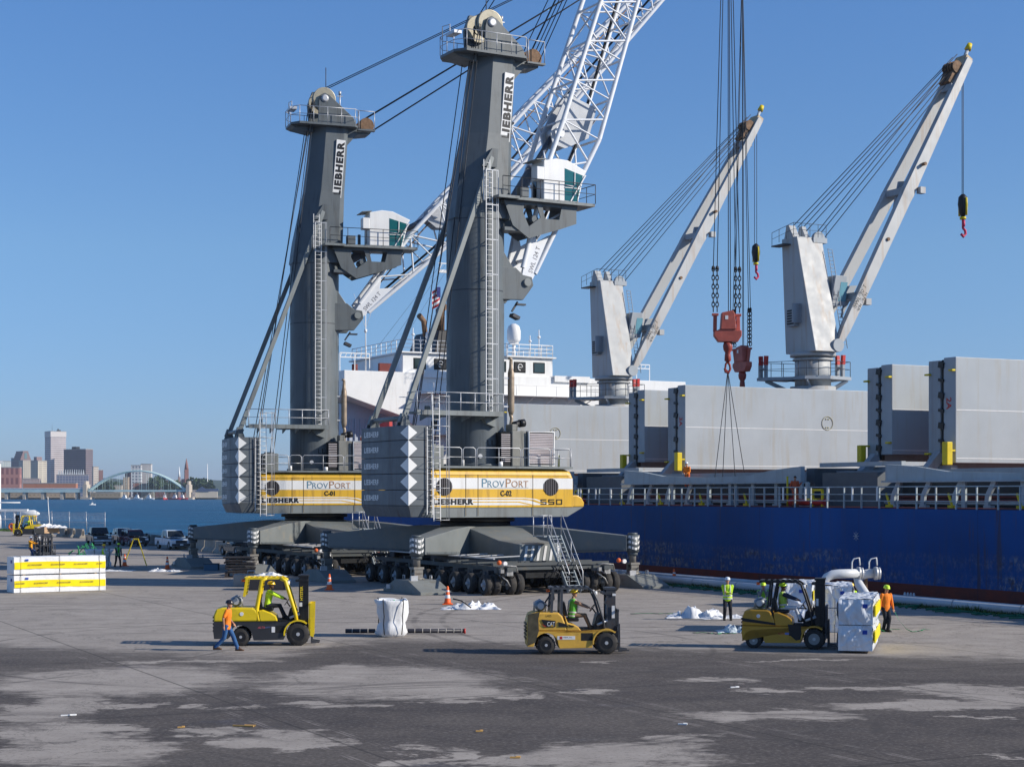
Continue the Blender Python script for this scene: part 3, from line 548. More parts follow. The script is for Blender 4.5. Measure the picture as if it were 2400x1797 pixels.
# ------------- deck cranes
def ship_crane(t0, label, ty=16., tz=41.6):
    c = thing('deck_crane', label, 'crane', tuple(AD(80.4, t0)), -63, 'deck cranes of the blue ship')
    mb = MB(); mb.cyl((0, 0, 4.6), (0, 0, 13.6), 1.9, 1.75, 24); mb.cyl((0, 0, 13.6), (0, 0, 16.1), 1.38, 1.38, 28); mb.cyl((0, 0, 15.6), (0, 0, 15.75), 1.55, n=28); mb.cyl((0, 0, 15.9), (0, 0, 16.2), 1.75, n=28); mb.build('pedestal', m_shipcr, c)
    mb = MB(); mb.prism([(-1.4, -1.8), (1.4, -1.8), (2.2, 0), (1.4, 2.6), (-1.4, 2.6), (-2.2, 0)], 14.1, 14.35, None, 'z'); mb.prism([(-2.6, -.6), (-2.6, -3.4), (-1.6, -3.4), (.6, -1)], 14.1, 14.34, None, 'z')
    for p in ((-2, -3), (1.4, -1.6), (1.4, 2.2), (-1.6, 2.2)): mb.bar((p[0], p[1], 14.1), (p[0]*.6, p[1]*.5, 13.3), .12, .3)
    mb.build('platform', m_shipdk, c)
    mb = MB(); rail(mb, [(-2.5, -3.3, 14.35), (-1.6, -3.3, 14.35), (.7, -1.9, 14.35), (1.5, -1.7, 14.35), (2.2, 0, 14.35), (1.4, 2.5, 14.35), (-1.4, 2.5, 14.35), (-2.2, 0, 14.35)], 1.15, .025, 1, 1.1, closed=True); mb.build('railing', m_dsteel, c)
    for y, x in ((-3.2, -2.0), (1.7, 1.2)):
        mb = MB(); mb.bar((x-.32, y, 14.3), (x-.32, y, 15.7), .22); mb.bar((x+.32, y, 14.3), (x+.32, y, 15.7), .22); mb.bar((x-.3, y, 15), (x+.3, y, 15), .16); mb.build('boom_rest', m_shipdk, c)
        mb = MB(); mb.bar((x-.32, y, 15.3), (x-.36, y, 16.0), .26); mb.bar((x+.32, y, 15.3), (x+.36, y, 16.0), .26); mb.build('rest_pad', m_red, c)
    mb = MB(); B = [(-1.8, -1.25), (2.0, -1.25), (2.0, 1.1), (-1.8, 1.1)]; T = [(-2.4, -1.2), (-.45, -1.2), (-.45, 1.2), (-2.4, 1.2)]
    mb.rings([[(x, y, 16.2) for x, y in B], [(x, y, 25.2) for x, y in T]], sm=False)
    mb.build('tower_housing', m_shipcr, c, .05)
    mb = MB(); mb.box((-.6, -1.42, 18.9), (1.0, .5, 1.3)); mb.box((.1, -1.6, 19.2), (.2, .8, 1.5)); mb.build('vent_box', m_shipdk, c, .02)
    mb = MB()
    for i in range(6): mb.bb(-1.02, -.2, -1.7, -1.66, 18.4+i*.2, 18.5+i*.2)
    mb.build('louvre', m_dark, c)
    mb = MB(); rail(mb, [(-2.7, -1.9, 24.7), (-.3, -1.6, 25.2), (-.3, 1.5, 25.2)], 1, .02, 1, .8); mb.bb(-2.8, -1.2, -1.9, -1.1, 24.6, 24.7); mb.build('top_rail', m_dsteel, c)
    mb = MB(); mb.prism([(-2.2, 25.2), (-1.9, 26.2), (-1.6, 26.2), (-1, 25.2)], -1.1, -.5); mb.prism([(-2.2, 25.2), (-1.9, 26.2), (-1.6, 26.2), (-1, 25.2)], .1, .5); mb.build('sheave_bracket', m_shipcr, c)
    mb = MB(); mb.cyl((-.5, 1.0, 25.15), (-.8, 1.0, 25.15), .55, n=20); mb.bb(-1, -.3, .3, 1.6, 24.8, 25.2); mb.build('front_sheave', m_shipgrey, c)
    mb = MB()
    for i in range(26): mb.cyl((1.9-i*.075, 1.35, 16.8+i*.3), (1.9-i*.075, 1.75, 16.8+i*.3), .025, n=5)
    mb.cyl((2.0, 1.35, 16.5), (.1, 1.35, 24.3), .03, n=5); mb.cyl((2.0, 1.75, 16.5), (.1, 1.75, 24.3), .03, n=5); mb.build('ladder', m_shipdk, c)
    mb = MB(); mb.prism([(1.0, 19.8), (1.5, 22.2), (2.6, 22.2), (2.4, 19.9)], -.9, .9, None, 'x'); mb.build('operator_cab', m_shipdk, c, .04)
    mb = MB(); mb.prism([(1.7, 20.2), (2.0, 21.7), (2.63, 21.7), (2.43, 20.2)], -.92, .92, None, 'x'); mb.build('cab_window', M('cab_glass', (.12, .28, .33), .12, spec=.8), c)
    # twin-beam jib along +y, rising 59 degrees
    B0 = Vector((0, .9, 16.6)); T0 = Vector((0, ty, tz)); SH_ = Vector((0, ty-16, tz-41.6)); d = (T0-B0).normalized(); up = Vector((0, -d.z, d.y))
    for sg in (-1, 1):
        mb = MB(); st = []
        for u, wx, hh in ((0, 1.75, .35), (.06, 1.72, .75), (.25, 1.5, .9), (.5, 1.2, .98), (.52, 1.2, 1.04), (.8, .85, .8), (1, .62, .62)):
            p = B0.lerp(T0, u) + Vector((sg*wx, 0, 0)); st.append([p + Vector((a*.26, 0, 0)) + up*b*hh/2 for a, b in ((-1, -1), (1, -1), (1, 1), (-1, 1))])
        mb.rings(st, sm=False); mb.build('jib_beam', m_shipcr, c, .02)
    for u, w_ in ((.17, 1.6), (.53, 1.2), (.9, .8)):
        mb = MB(); p = B0.lerp(T0, u); mb.bar(p-Vector((w_, 0, 0)), p+Vector((w_, 0, 0)), 1.0, .5)
        if u < .6: mb.prism([(p.y-.6, p.z-1.6), (p.y+.9, p.z+1.0), (p.y, p.z+.9)], -.1, .1, None, 'x')
        mb.build('cross_beam', m_shipdk, c)
    for u in (.36, .62): mb = MB(); p = B0.lerp(T0, u); mb.cyl(p+Vector((1.75, 0, 0)), p+Vector((1.4, 0, 0)), .14, n=8); mb.build('rope_roller', m_rust, c)
    for u in (.17, .55): mb = MB(); p = B0.lerp(T0, u)-up*.85; mb.box(p+Vector((1.5, 0, 0)), (.5, .5, .5)); mb.build('lug', m_shipcr, c)
    for q in (-1, 1): mb = MB(); mb.cyl((2.05*q, .9, 16.7), (1.5*q, .9, 16.7), .5, n=18); mb.build('jib_pivot', m_shipgrey, c)
    mb = MB(); mb.box(T0-d*.2, (1.35, .7, 1.0), (R(-31), 0, 0)); mb.build('jib_head', M('rusty_cream', (.55, .42, .26), .7, dirt=RUST, dirt_amt=.7, sc=1, dirt_sc=2), c, .03)
    mb = MB()
    for i in range(5): mb.cyl(T0-d*(1.2)+up*.65+Vector((-.6+i*.3, 0, 0)), T0-d*1.2+up*.65+Vector((-.5+i*.3, 0, 0)), .5, n=16)
    mb.box(T0-d*2.0+up*.6, (1.2, .35, 1.4), (R(-31), 0, 0)); mb.build('head_sheaves', m_rust, c)
    mb = MB(); mb.cyl(T0, T0+Vector((0, .5, 1.0)), .16, n=8); mb.build('lamp_pole', m_shipgrey, c)
    mb = MB(); mb.cyl(T0+Vector((0, .5, 1.0)), T0+Vector((0, .75, 1.5)), .28, .2, n=10); mb.build('lamp', m_syel, c)
    for k, (a, b) in enumerate([((-1.7, -.8, 26.0), (-.3, 15.2, 41.9)), ((-1.7, .2, 26.0), (.1, 15.3, 41.7)), ((-1.4, .3, 25.7), (.3, 14.8, 41.0)), ((-.6, .9, 25.7), (-.2, 14.9, 41.3)), ((-.6, 1.1, 25.5), (.2, 14.7, 40.6)), ((-.6, 1.4, 25.1), (.4, 14.6, 40.2)), ((-1.7, -.2, 26.1), (0, 15.4, 42.1))]):
        mb = MB(); mb.cyl(a, Vector(b)+SH_, .035, n=5); mb.build('luffing_rope', m_rope, c)
    hz = 29.6; hk0 = set(o.name for o in c.children)
    for x, y in ((.35, 15.6), (-.35, 16.35)):
        mb = MB(); mb.cyl((x, y, hz), (x, y, 40.9+SH_.z), .028, n=5); mb.build('hoist_rope', m_rope, c)
    mb = MB(); mb.lathe([(.08, -1.4), (.3, -1.0), (.42, -.3), (.36, .3), (.12, .55)], (0, 16, 29.1), n=12); mb.build('hook_block', m_black, c)
    mb = MB()
    for sx_ in (-1, 1): mb.tube([(sx_*.30, 16+sx_*.1, 27.9), (sx_*.43, 16, 28.8), (sx_*.40, 16, 29.3)], .09, 6)
    mb.cyl((0, 16, 27.6), (0, 16, 27.8), .26, n=10); mb.build('block_stripe', m_syel, c)
    mb = MB(); mb.cyl((0, 16, 27.7), (0, 16, 26.9), .09, n=8); mb.tube([(0, 16, 26.9), (.05, 16.2, 26.7), (0, 16.28, 26.45), (0, 16.05, 26.2), (0, 15.82, 26.4)], .11, 8); mb.tube([(.1, 16, 27.5), (.1, 16, 27.0)], .12, 6); mb.build('hook', M('hook_pink', (.55, .03, .09), .5), c)
    for o in list(c.children):
        if o.name not in hk0 and (ty != 16.): o.location.y = ty - 16
    text('SWL 30 T', m_dark, c, (1.97, 2.6, 19.6), (0, .515, .857), (0, -.857, .515), height=.35, name='stencil'); text('4 M - 26 M', m_dark, c, (1.97, 2.95, 19.4), (0, .515, .857), (0, -.857, .515), height=.25, name='stencil')
    return c
ship_crane(-137.0, 'grey deck crane of the ship nearer the white bridge, its jib raised')
ship_crane(-106.7, 'grey deck crane standing furthest right, jib raised over the hatch covers', 15.0, 40.4)
# ------------- superstructure (parts of the ship)
mb = MB(); mb.bb(-170, -149.8, 64.5, 95, 4.66, 12.5); mb.build('accommodation', m_white, SH)
mb = MB(); mb.prism([(58.3, 16.9), (58.3, 14.6), (59.5, 14.2), (64.6, 12.6), (66, 11.0), (96, 11.0), (96, 16.9)], -157, -148.9, None, 'x'); mb.build('bridge_deck_block', m_white, SH, .05)
mb = MB(); mb.bb(-156.5, -151.5, 59.5, 64.6, 4.66, 14.0)
for i in range(9): mb.bb(-151.5, -151.35, 59.8+i*.55, 59.9+i*.55, 4.66, 12.5)
mb.build('side_house', M('house_white_in_shade', (.42, .48, .58), .5, sc=.5, dirt=(.3, .28, .26)), SH)  # white ribbed wall; shade under the bridge wing painted in as blue-grey
for q in ((66.2, 71.2), (80.5, 84.5)): mb = MB(); mb.bb(-149.2, -148.65, q[0], q[1], 16.45, 17.05); mb.build('wing_box', m_white, SH)
mb = MB(); mb.bb(-162, -149.3, 64.4, 80.6, 16.9, 18.75); mb.bb(-162.5, -149, 64.1, 80.9, 18.75, 18.9); mb.build('wheelhouse', m_white, SH, .04)
for i in range(7):
    a = 65.5 + i*2.15
    mb = MB(); mb.bb(-149.4, -149.26, a, a+1.35, 17.25, 18.35); f_ = mb.build('bridge_window', m_dark, SH, .1)
    mb = MB(); mb.bb(-149.27, -149.24, a+.12, a+1.23, 17.37, 18.23); mb.build('pane', M('bridge_glass', (.03, .05, .05), .1, spec=.7) if i not in (1, 5) else m_black, f_)
    if i in (1, 5): mb = MB(); mb.tube([(-149.2, a+.68+.26*math.cos(k*.6), 17.8+.3*math.sin(k*.6)) for k in range(9)], .05, 5); mb.bb(-149.22, -149.19, a+.4, a+.9, 17.77, 17.83); mb.build('emblem', m_white, f_)
mb = MB(); rail(mb, [(-149.3, 64.3, 18.9), (-149.3, 80.6, 18.9), (-162, 80.6, 18.9)], 1.15, .04, 2, 1.3); rail(mb, [(-162, 64.3, 18.9), (-149.3, 64.3, 18.9)], 1.15, .04, 2, 1.3); mb.build('roof_rail', m_white, SH)
mb = MB(); mb.cyl((-151.5, 77.4, 18.9), (-151.5, 77.4, 20.4), .18, n=8); mb.cyl((-151.5, 77.4, 20.3), (-151.5, 77.4, 20.45), .5, n=12); mb.lathe([(.5, 0), (.68, .35), (.68, 1.2), (.55, 1.65), (.2, 1.9)], (-151.5, 77.4, 20.4), n=16); mb.build('satellite_dome', m_white, SH)
for a, h in ((75.3, 1.9), (76.1, 1.4), (78.7, 2.2), (79.7, 2.8), (66, 2.4), (66.8, 1.6)): mb = MB(); mb.cyl((-150.5, a, 18.9), (-150.5, a, 18.9+h), .05, n=5); mb.cyl((-150.5, a, 18.9+h*.7), (-150.5, a, 18.9+h*.78), .16, n=8); mb.build('roof_antenna', m_white, SH)
mb = MB(); mb.cyl((-150.2, 67.6, 18.9), (-150.2, 67.6, 20.3), .22, n=10); mb.ball((-150.2, 67.6, 20.6), .45); mb.build('radar_pod', m_white, SH)
# awning frames under the bridge front
mb = MB()
for i in range(9): mb.bar((-148.85, 66+i*2.2, 14.0), (-147.2, 66.7+i*2.2, 14.9), .07); mb.cyl((-147.2, 66.7+i*2.2, 14.9), (-147.2, 66.7+i*2.2, 15.9), .03, n=5)
mb.bb(-148.9, -147.1, 66, 84.5, 14.86, 14.92); mb.cyl((-147.2, 66, 15.9), (-147.2, 84.5, 15.9), .03, n=5); mb.build('front_gallery', m_white, SH)
for a, z in ((66.5, 13.4), (71, 13.4), (79.5, 13.4), (83.2, 13.4), (67.2, 12), (69.6, 10.2), (70.4, 8.1), (67.0, 8.1), (69.6, 6.0)):
    mb = MB(); mb.bb(-149.9 if z < 11 else -149., -149.76 if z < 11 else -148.86, a, a+.6, z-.4, z+.35); mb.build('porthole', m_dglass, SH, .05)
# funnel
mb = MB(); mb.rings([[(-168, 72.2, 18), (-160, 72.2, 18), (-160, 80, 18), (-168, 80, 18)], [(-167, 73.5, 22.3), (-161, 73.5, 22.3), (-161, 79.5, 22.8), (-167, 79.5, 22.8)]], sm=False); fn_ = mb.build('funnel', m_black, SH, .1)
text('IMAO', M('funnel_letter', (.3, .33, .36), .6), fn_, (-160.25, 74.9, 20.6), (0, 1, 0), (-.22, 0, 1), height=1.3, name='lettering')
mb = MB(); mb.lathe([(.85, 0), (.8, .8), (.55, 1.6), (.2, 2.1)], (-162.5, 76.6, 22.5), n=14); mb.build('funnel_dome', M('dome_gold', (.55, .4, .16), .5), SH)
mb = MB(); mb.tube([(-163, 74.6, 22.3), (-163, 74.6, 24.6), (-162.6, 75.0, 25.2)], [.45, .5, .45], 10); mb.tube([(-163, 72.9, 21.8), (-163, 72.7, 23.4), (-162.6, 72.0, 23.9)], .3, 8); mb.build('exhaust_pipe', m_rust, SH)
# masts, antenna frames, flag
mb = MB(); mb.cyl((-150, 60.9, 16.9), (-150, 60.9, 24), .07, .04, 6); mb.cyl((-150, 60.9, 20.6), (-150, 60.9, 20.9), .14, n=6)
for s_ in (-1, 1): mb.cyl((-150, 60.9, 21), (-150, 60.9+s_*1.2, 24.2), .02, n=4)
mb.build('whip_mast', m_white, SH)
for a0, a1 in ((56.4, 59.4), (87.3, 90.4)):
    mb = MB()
    for a in (a0, (a0+a1)/2, a1): mb.bar((-150, a+1.9, 16.9), (-150, a+1.9, 18.6), .07)
    for z in (18.2, 18.6): mb.bar((-150, a0+1.9, z), (-150, a1+1.9, z), .09)
    for i in range(6): mb.bar((-150, a0+1.9+i*.5, 18.2), (-150, a0+2.1+i*.5, 18.6), .05)
    mb.build('light_frame', m_white, SH)
mb = MB(); mb.cyl((-150.5, 60, 16.9), (-150.5, 60, 17.6), .3, n=8); mb.bb(-149.6, -149.2, 62, 63.6, 16.9, 17.7); mb.build('wing_console', m_deckred, SH)
mb = MB(); mb.cyl((-156, 74.6, 18.9), (-156, 74.6, 31), .28, .16, 8); mb.bar((-156, 71.2, 27.7), (-156, 78, 27.7), .2, .3); mb.bar((-156, 71.2, 28.5), (-156, 78, 28.5), .1)
for i in range(8): mb.bar((-156, 71.2+i*.85, 27.7), (-156, 71.6+i*.85, 28.5), .06)
mb.build('signal_mast', m_white, SH)
for k in range(3): mb = MB(); mb.cyl((-156, 71.4+k*.5, 28.3), (-150.5, 62+k*1.1, 18.9), .015, n=4); mb.build('halyard', m_rope, SH)
fl_ = thing('flag', 'small striped red and white flag hanging from the ship mast', 'flag', tuple(AD(70.9, -155, 26.0)), -63)
mb = MB()
for i in range(7): mb.grid(lambda u, v, i=i: (.12*math.sin(u*5), -u*.8, -.26*(i+v)-u*.5), 6, 1, k=i % 2)
mb.build('cloth', [m_red, m_white], fl_, fix=False)
mb = MB(); mb.bb(.02, .16, -.38, -.0, -1.05, -.05); mb.build('canton', M('flag_navy', (.02, .03, .15), .8), fl_)
lb = thing('lifeboat', 'bright orange and red lifeboat hung at the ship side behind the exhaust', 'boat', tuple(AD(60.2, -147.5, 9.2)), -63)
mb = MB(); mb.lathe([(.15, -2.6), (.9, -1.9), (1.15, 0), (1.0, 1.6), (.3, 2.5)], (0, 0, 0), (1, 0, .25), 14); mb.build('hull', m_orange, lb)
mb = MB(); mb.bar((-2, 1.3, 2), (2.2, 1.3, 2.6), .3, .8); mb.bar((-1.6, 1.2, -3), (-1.6, 1.2, 2.4), .3); mb.build('davit', m_red, lb)
mb = MB(); mb.bb(-1, 1, -.5, .5, .9, 1.5); mb.build('cabin', m_orange, lb, .1)
# ================================================================ HARBOUR CRANES
def harbour_crane(cx, cy, th, label, number, boom_el, boom_len, hookdrop, bk=0.):
    c = thing('harbour_crane', label, 'crane', (cx, cy, 0), th, 'mobile harbour cranes on the quay')
    CH = Matrix.Rotation(R(-63 - th), 4, 'Z')     # chassis stays square to the quay
    def cmb(): m = MB(); m.T = CH.copy(); return m
    # --- pads, jacks, outrigger arms
    for sx_ in (1, -1):
        for sy_ in (-1, 1):
            px, py = 6.85*sx_, 6.85*sy_
            mb = cmb(); mb.prism([(px-2.55, 0), (px-2.55, .16), (px-.9, .72), (px+.9, .72), (px+2.55, .16), (px+2.55, 0)], py-.9, py+.9)
            pd = mb.build('support_pad', M('pad_grey', (.2, .21, .2), .7, sc=1, dirt=(.12, .1, .07), dirt_amt=.6, dirt_sc=2), c, .02)
            mb = cmb()
            for q in ((-.6, -.5), (.75, -.5), (-.6, .5), (.75, .5)): mb.tube([(px+q[0]-.12, py+q[1], .68), (px+q[0]-.12, py+q[1], .95), (px+q[0]+.12, py+q[1], .95), (px+q[0]+.12, py+q[1], .68)], .03, 5)
            mb.box((px+.9, py-.55, .8), (.14, .4, .34)); mb.box((px-1.7, py-.92, .28), (.5, .12, .22)); mb.build('lifting_eye', m_galv, pd)
            mb = cmb(); mb.cyl((px, py, .72), (px, py, .8), .42, n=12)
            mb.bb(px-.28, px-.14, py-.25, py+.25, .78, 1.3); mb.bb(px+.14, px+.28, py-.25, py+.25, .78, 1.3); mb.bb(px-.32, px+.32, py-.3, py+.3, 1.28, 1.4); mb.bb(px-.28, px+.28, py-.22, py+.22, 1.0, 1.08); mb.cyl((px, py, 1.4), (px, py, 2.3), .2, n=14)
            mb.build('jack_rod', M('jack_metal', (.24, .23, .21), .5, .3, dirt=RUST, dirt_amt=.4, dirt_sc=3), c)
            mb = cmb(); mb.cyl((px, py, 2.0), (px, py, 3.0), .38, n=18); mb.cyl((px, py, 1.82), (px, py, 2.02), .3, n=16); mb.cyl((px, py, 3.0), (px, py, 3.12), .28, n=12); mb.build('jack_housing', m_crane, c)
            mb = cmb()
            for k in range(3):
                z = 2.12 + k*.3
                pts = [[(px + .388*math.cos(a), py + .388*math.sin(a), z + (.12 if i in (0, 4) else .0 if i == 2 else .06) + dz) for i, a in enumerate([R(x) - 1.0 * sy_ * 0 + R(-90 if sy_ < 0 else 90) * 0 for x in range(-60, 61, 30)])] for dz in (0, .14)]
                mb.rings(pts, cap=False, closed=False)
                pts = [[(px + .388*math.cos(a), py + .388*math.sin(a), z + (.12 if i in (0, 4) else .0 if i == 2 else .06) + dz) for i, a in enumerate([R(x) for x in range(-180, -59, 30)])] for dz in (0, .14)]
                mb.rings(pts, cap=False, closed=False)
            mb.build('warning_chevron', m_white, c, fix=False)
            # tapered arm
            mb = cmb(); dn = Vector((sx_, sy_, 0)).normalized(); pr = Vector((-dn.y, dn.x, 0)); L = Vector((px, py, 0)).length
            rg = []
            for s, z0, z1, hw in ((1.6, 1.75, 3.45, .95), (3.4, 1.75, 3.5, .8), (5.4, 1.9, 3.35, .62), (L-.25, 2.06, 2.95, .42)):
                p = dn*s; rg.append([p-pr*hw+Vector((0, 0, z0)), p+pr*hw+Vector((0, 0, z0)), p+pr*hw+Vector((0, 0, z1)), p-pr*hw+Vector((0, 0, z1))])
            mb.rings(rg, sm=False); 
            for s in (3.4,): pass
            ar = mb.build('outrigger_arm', M('arm_grey', (.165, .18, .18), .5, sc=.5, dirt=(.27, .23, .17), dirt_amt=.5, dirt_sc=1.2), c, .03)
            mb = cmb(); rg = []
            for s, z0, z1, hw in ((3.2, 1.82, 2.0, .84), (5.4, 1.96, 2.1, .68), (L-.4, 2.1, 2.2, .47)):
                p = dn*s; rg.append([p-pr*hw+Vector((0, 0, z0)), p+pr*hw+Vector((0, 0, z0)), p+pr*hw+Vector((0, 0, z1)), p-pr*hw+Vector((0, 0, z1))])
            mb.rings(rg, sm=False); mb.build('arm_flange', m_crane, ar)
            mb = cmb(); p = dn*5.0; mb.bar(p-pr*.9+Vector((0, 0, 1.75)), p+pr*.9+Vector((0, 0, 1.75)), .3); mb.cyl(dn*2+Vector((0, 0, 1.65)), dn*5.2+Vector((0, 0, 1.65)), .14, n=8); mb.build('arm_cylinder', m_dsteel, c)
    # --- chassis
    mb = cmb()
    for s in (1, -1):
        rg = [[(s*x, y, z) for y, z in ((-hw, z0), (hw, z0), (hw, z1), (-hw, z1))] for x, hw, z0, z1 in ((0, 1.9, 1.55, 3.5), (2.2, 1.8, 1.55, 3.5), (5.8, 1.35, 1.5, 2.75), (8.3, 1.3, 1.45, 2.6))]
        mb.rings(rg, sm=False)
    mb.build('chassis_frame', M('arm_grey', (.23, .25, .245)), c, .04)
    mb = cmb(); mb.bb(8.31, 8.36, -1.3, 1.3, 1.5, 2.58); mb.build('end_plate', m_skirt, c)
    mb = cmb()
    for k in range(6): mb.prism([(-1.1+k*.4, 1.6), (-.95+k*.4, 1.6), (-.8+k*.4, 2.5), (-.95+k*.4, 2.5)], 8.37, 8.39, None, 'x')
    mb.build('warning_stripe', m_white, c)
    mb = cmb(); mb.cyl((0, 0, 3.4), (0, 0, 3.75), 2.1, n=40); mb.cyl((0, 0, 3.75), (0, 0, 3.95), 2.35, n=40); mb.cyl((0, 0, 3.9), (0, 0, 4.1), 1.9, n=40); mb.build('slewing_ring', M('greasy_steel', (.05, .045, .04), .5, .3, sc=3), c)
    mb = cmb()
    for y in (-3.65, 2.25): mb.bb(-6.3, 11.8, y-.16, y+.16, 1.28, 1.5)
    for x in (-6, -3.6, -1, 3.2, 5.1, 7., 8.9, 10.8): mb.bar((x, -4.2, 1.62), (x, 2.9, 1.62), .2, .16)
    mb.bb(11.2, 11.45, -4.3, -3.0, 1.2, 1.5); mb.bb(11.2, 11.45, 1.6, 2.9, 1.2, 1.5); mb.bb(10.6, 10.8, -3.7, 2.3, 1.3, 1.5); mb.build('bogie_frame', M('bogie_grey', (.07, .08, .085), .6, dirt=(.12, .1, .07), dirt_amt=.6, dirt_sc=2), c)
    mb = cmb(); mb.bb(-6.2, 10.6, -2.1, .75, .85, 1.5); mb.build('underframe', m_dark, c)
    for x in (9.85, 7.95, 6.05, 4.15, -2.2, -4.2):
        for y in (-3.65, 2.25): mb = cmb(); mb.bb(x-.35, x+.35, y-.5, y+.5, .8, 1.28); mb.cyl((x, y-.6, 1.05), (x, y+.6, 1.05), .16, n=10); mb.build('suspension_box', m_dsteel, c)
    w0 = None
    for x in (10.8, 8.9, 7., 5.1, 3.2, -1.2, -3.2, -5.2):
        for y in (-4.35, -2.95, 1.55, 2.95):
            p = CH @ Vector((x, y, .56)); 
            if w0 is None:
                mb = MB()
                for o_ in (-.24, .24): mb.lathe([(.32, -.17), (.5, -.19), (.555, -.13), (.56, 0), (.555, .13), (.5, .19), (.32, .17)], (0, o_, 0), (0, 1, 0), 22, 0, False); mb.cyl((0, o_-.1, 0), (0, o_+.1, 0), .33, n=18, k=1)
                mb.cyl((0, -.5, 0), (0, .5, 0), .1, n=8, k=1); w0 = mb.build('wheel', [m_rubber, m_rim], c); w = w0
            else: w = w0.copy(); COL.objects.link(w); w.parent = c
            w.location = p; w.rotation_euler = (0, 0, R(-63 - th))
        for y in (-3.65, 2.25):
            mb = cmb(); mb.bar((x, y, 1.3), (x, y, .6), .3, .2); mb.bar((x+.1, y-.35, 1.2), (x-.1, y-.2, .6), .1); mb.cyl((x+.25, y, 1.5), (x+.25, y, .8), .09, n=8); mb.bar((x, y-.9, .57), (x, y+.9, .57), .14); mb.build('axle_strut', M('axle_paint', (.14, .14, .13), .6, dirt=(.2, .16, .1), dirt_amt=.6, dirt_sc=4), c)
    # hoses, boxes, lamps at the near end of the bogies
    rnd = random.Random(3)
    for y in (-3.65, -.6, 2.25):
        mb = cmb()
        for k in range(7): 
            p = Vector((11.2+rnd.uniform(-.3, .5), y+rnd.uniform(-.6, .6), rnd.uniform(1., 1.6))); q = p+Vector((rnd.uniform(-.2, .3), rnd.uniform(-.3, .3), -rnd.uniform(.3, .7))); mb.tube([p, (p+q)/2+Vector((.2, .1, -.1)), q], .03, 5)
        mb.build('hydraulic_hose', m_black, c)
    for y in (-3.65, 2.3): mb = cmb(); mb.bb(11.5, 11.75, y-.16, y+.2, 1.05, 1.3); mb.bb(11.5, 11.7, y-.5, y-.3, 1.2, 1.4); mb.tube([(11.6, y-.6, 1.5), (11.8, y-.3, 1.6), (11.7, y+.4, 1.55), (11.5, y+.6, 1.2)], .035, 5); mb.tube([(11.5, y-.5, 1.1), (11.85, y-.2, .8), (11.6, y+.1, .5)], .04, 5); mb.build('valve_block', M('valve_metal', (.3, .3, .3), .5, .3, var=.3, sc=5), c)
    for y in (-4.2, 3.1): mb = cmb(); mb.ball((11.6, y, 1.75), .13); mb.build('marker_lamp', m_orange, c); mb = cmb(); mb.cyl((11.6, y+.3, 1.7), (11.75, y+.3, 1.7), .12, n=10); mb.build('headlamp', m_white, c)
    mb = cmb(); mb.bb(5.2, 10.9, -4.2, -4.1, 1.9, 1.96); mb.bb(-5.5, 3, -4.2, -4.1, 1.9, 1.96)
    for x in (-5, -3, -1, 3, 5.5, 7.5, 9.5): mb.bar((x, -4.15, 1.93), (x, -1.9, 2.0), .06)
    mb.build('cable_tray', m_galv, c)
    mb = cmb(); mb.lathe([(.1, -.16), (.24, -.16), (.27, 0), (.24, .16), (.1, .16)], (9.6, .9, 1.35), (1, .3, 0), 16); mb.build('hose_reel', m_red, c)
    # stairs
    mb = cmb(); mb.bb(7.9, 9.2, -.25, .9, 3.0, 3.06)
    for y in (.05, .8): mb.bar((9.15, y, 3.05), (11.5, y, .1), .06, .22)
    for k in range(13): s = (k+.5)/13; mb.box((9.2+2.3*s, .425, 3.0-2.9*s), (.22, .72, .04))
    mb.build('stairs', M('stair_paint', (.28, .32, .34), .5), c)
    mb = cmb()
    for y in (.0, .85): mb.tube([(9.15, y, 3.05), (9.15, y, 4.15), (9.3, y, 4.2), (11.6, y, 1.2), (11.65, y, .2)], .028, 6); mb.cyl((10.3, y, 1.6), (10.3, y, 2.95), .022, n=5); mb.cyl((9.2, y, 3.6), (11.5, y, .75), .02, n=5)
    rail(mb, [(9.15, -.25, 3.06), (7.95, -.25, 3.06), (7.95, .9, 3.06)], 1.1, .028, 1, 1.1); mb.build('handrail', m_galv, c)
    # --- slewing platform: counterweight
    ZS = [4.05, 4.7, 5.6, 6.52, 7.45, 8.42, 9.27]
    plan = [(-4.55, -3.3), (-6.0, -3.3), (-6.22, -1.0), (-6.1, 3.0), (-5.2, 3.85), (-4.55, 3.85)]
    for i, (a, b) in enumerate(zip(ZS, ZS[1:])):
        mb = MB(); pl_ = plan if i else [(x+.25 if x < -5 else x, y*.93) for x, y in plan]
        if i: mb.prism(pl_, a+.012, b-.012, None, 'z')
        else: mb.rings([[(x, y, a) for x, y in pl_], [(x, y, b-.012) for x, y in plan]], sm=False)
        sl_ = mb.build('counterweight_slab', m_cwt, c, .025)
        if i:
            zc = (a+b)/2; h = (b-a)*.5
            mb = MB(); mb.poly([(-6.006, -3.3, zc-h), (-6.006, -3.3, zc+h), (-6.006-.22*.39, -2.4, zc)]); mb.poly([(-6.003, -3.306, zc+h), (-6.003, -3.306, zc-h), (-5.45, -3.306, zc)])
            mb.build('warning_diamond', m_white, sl_, fix=False)
            text('LIEBHERR', m_white, sl_, (-6.225, 2.3, zc-.16), (.025, -1, 0), (0, 0, 1), 2.0, .32, .035, name='lettering', spacing=1.12)
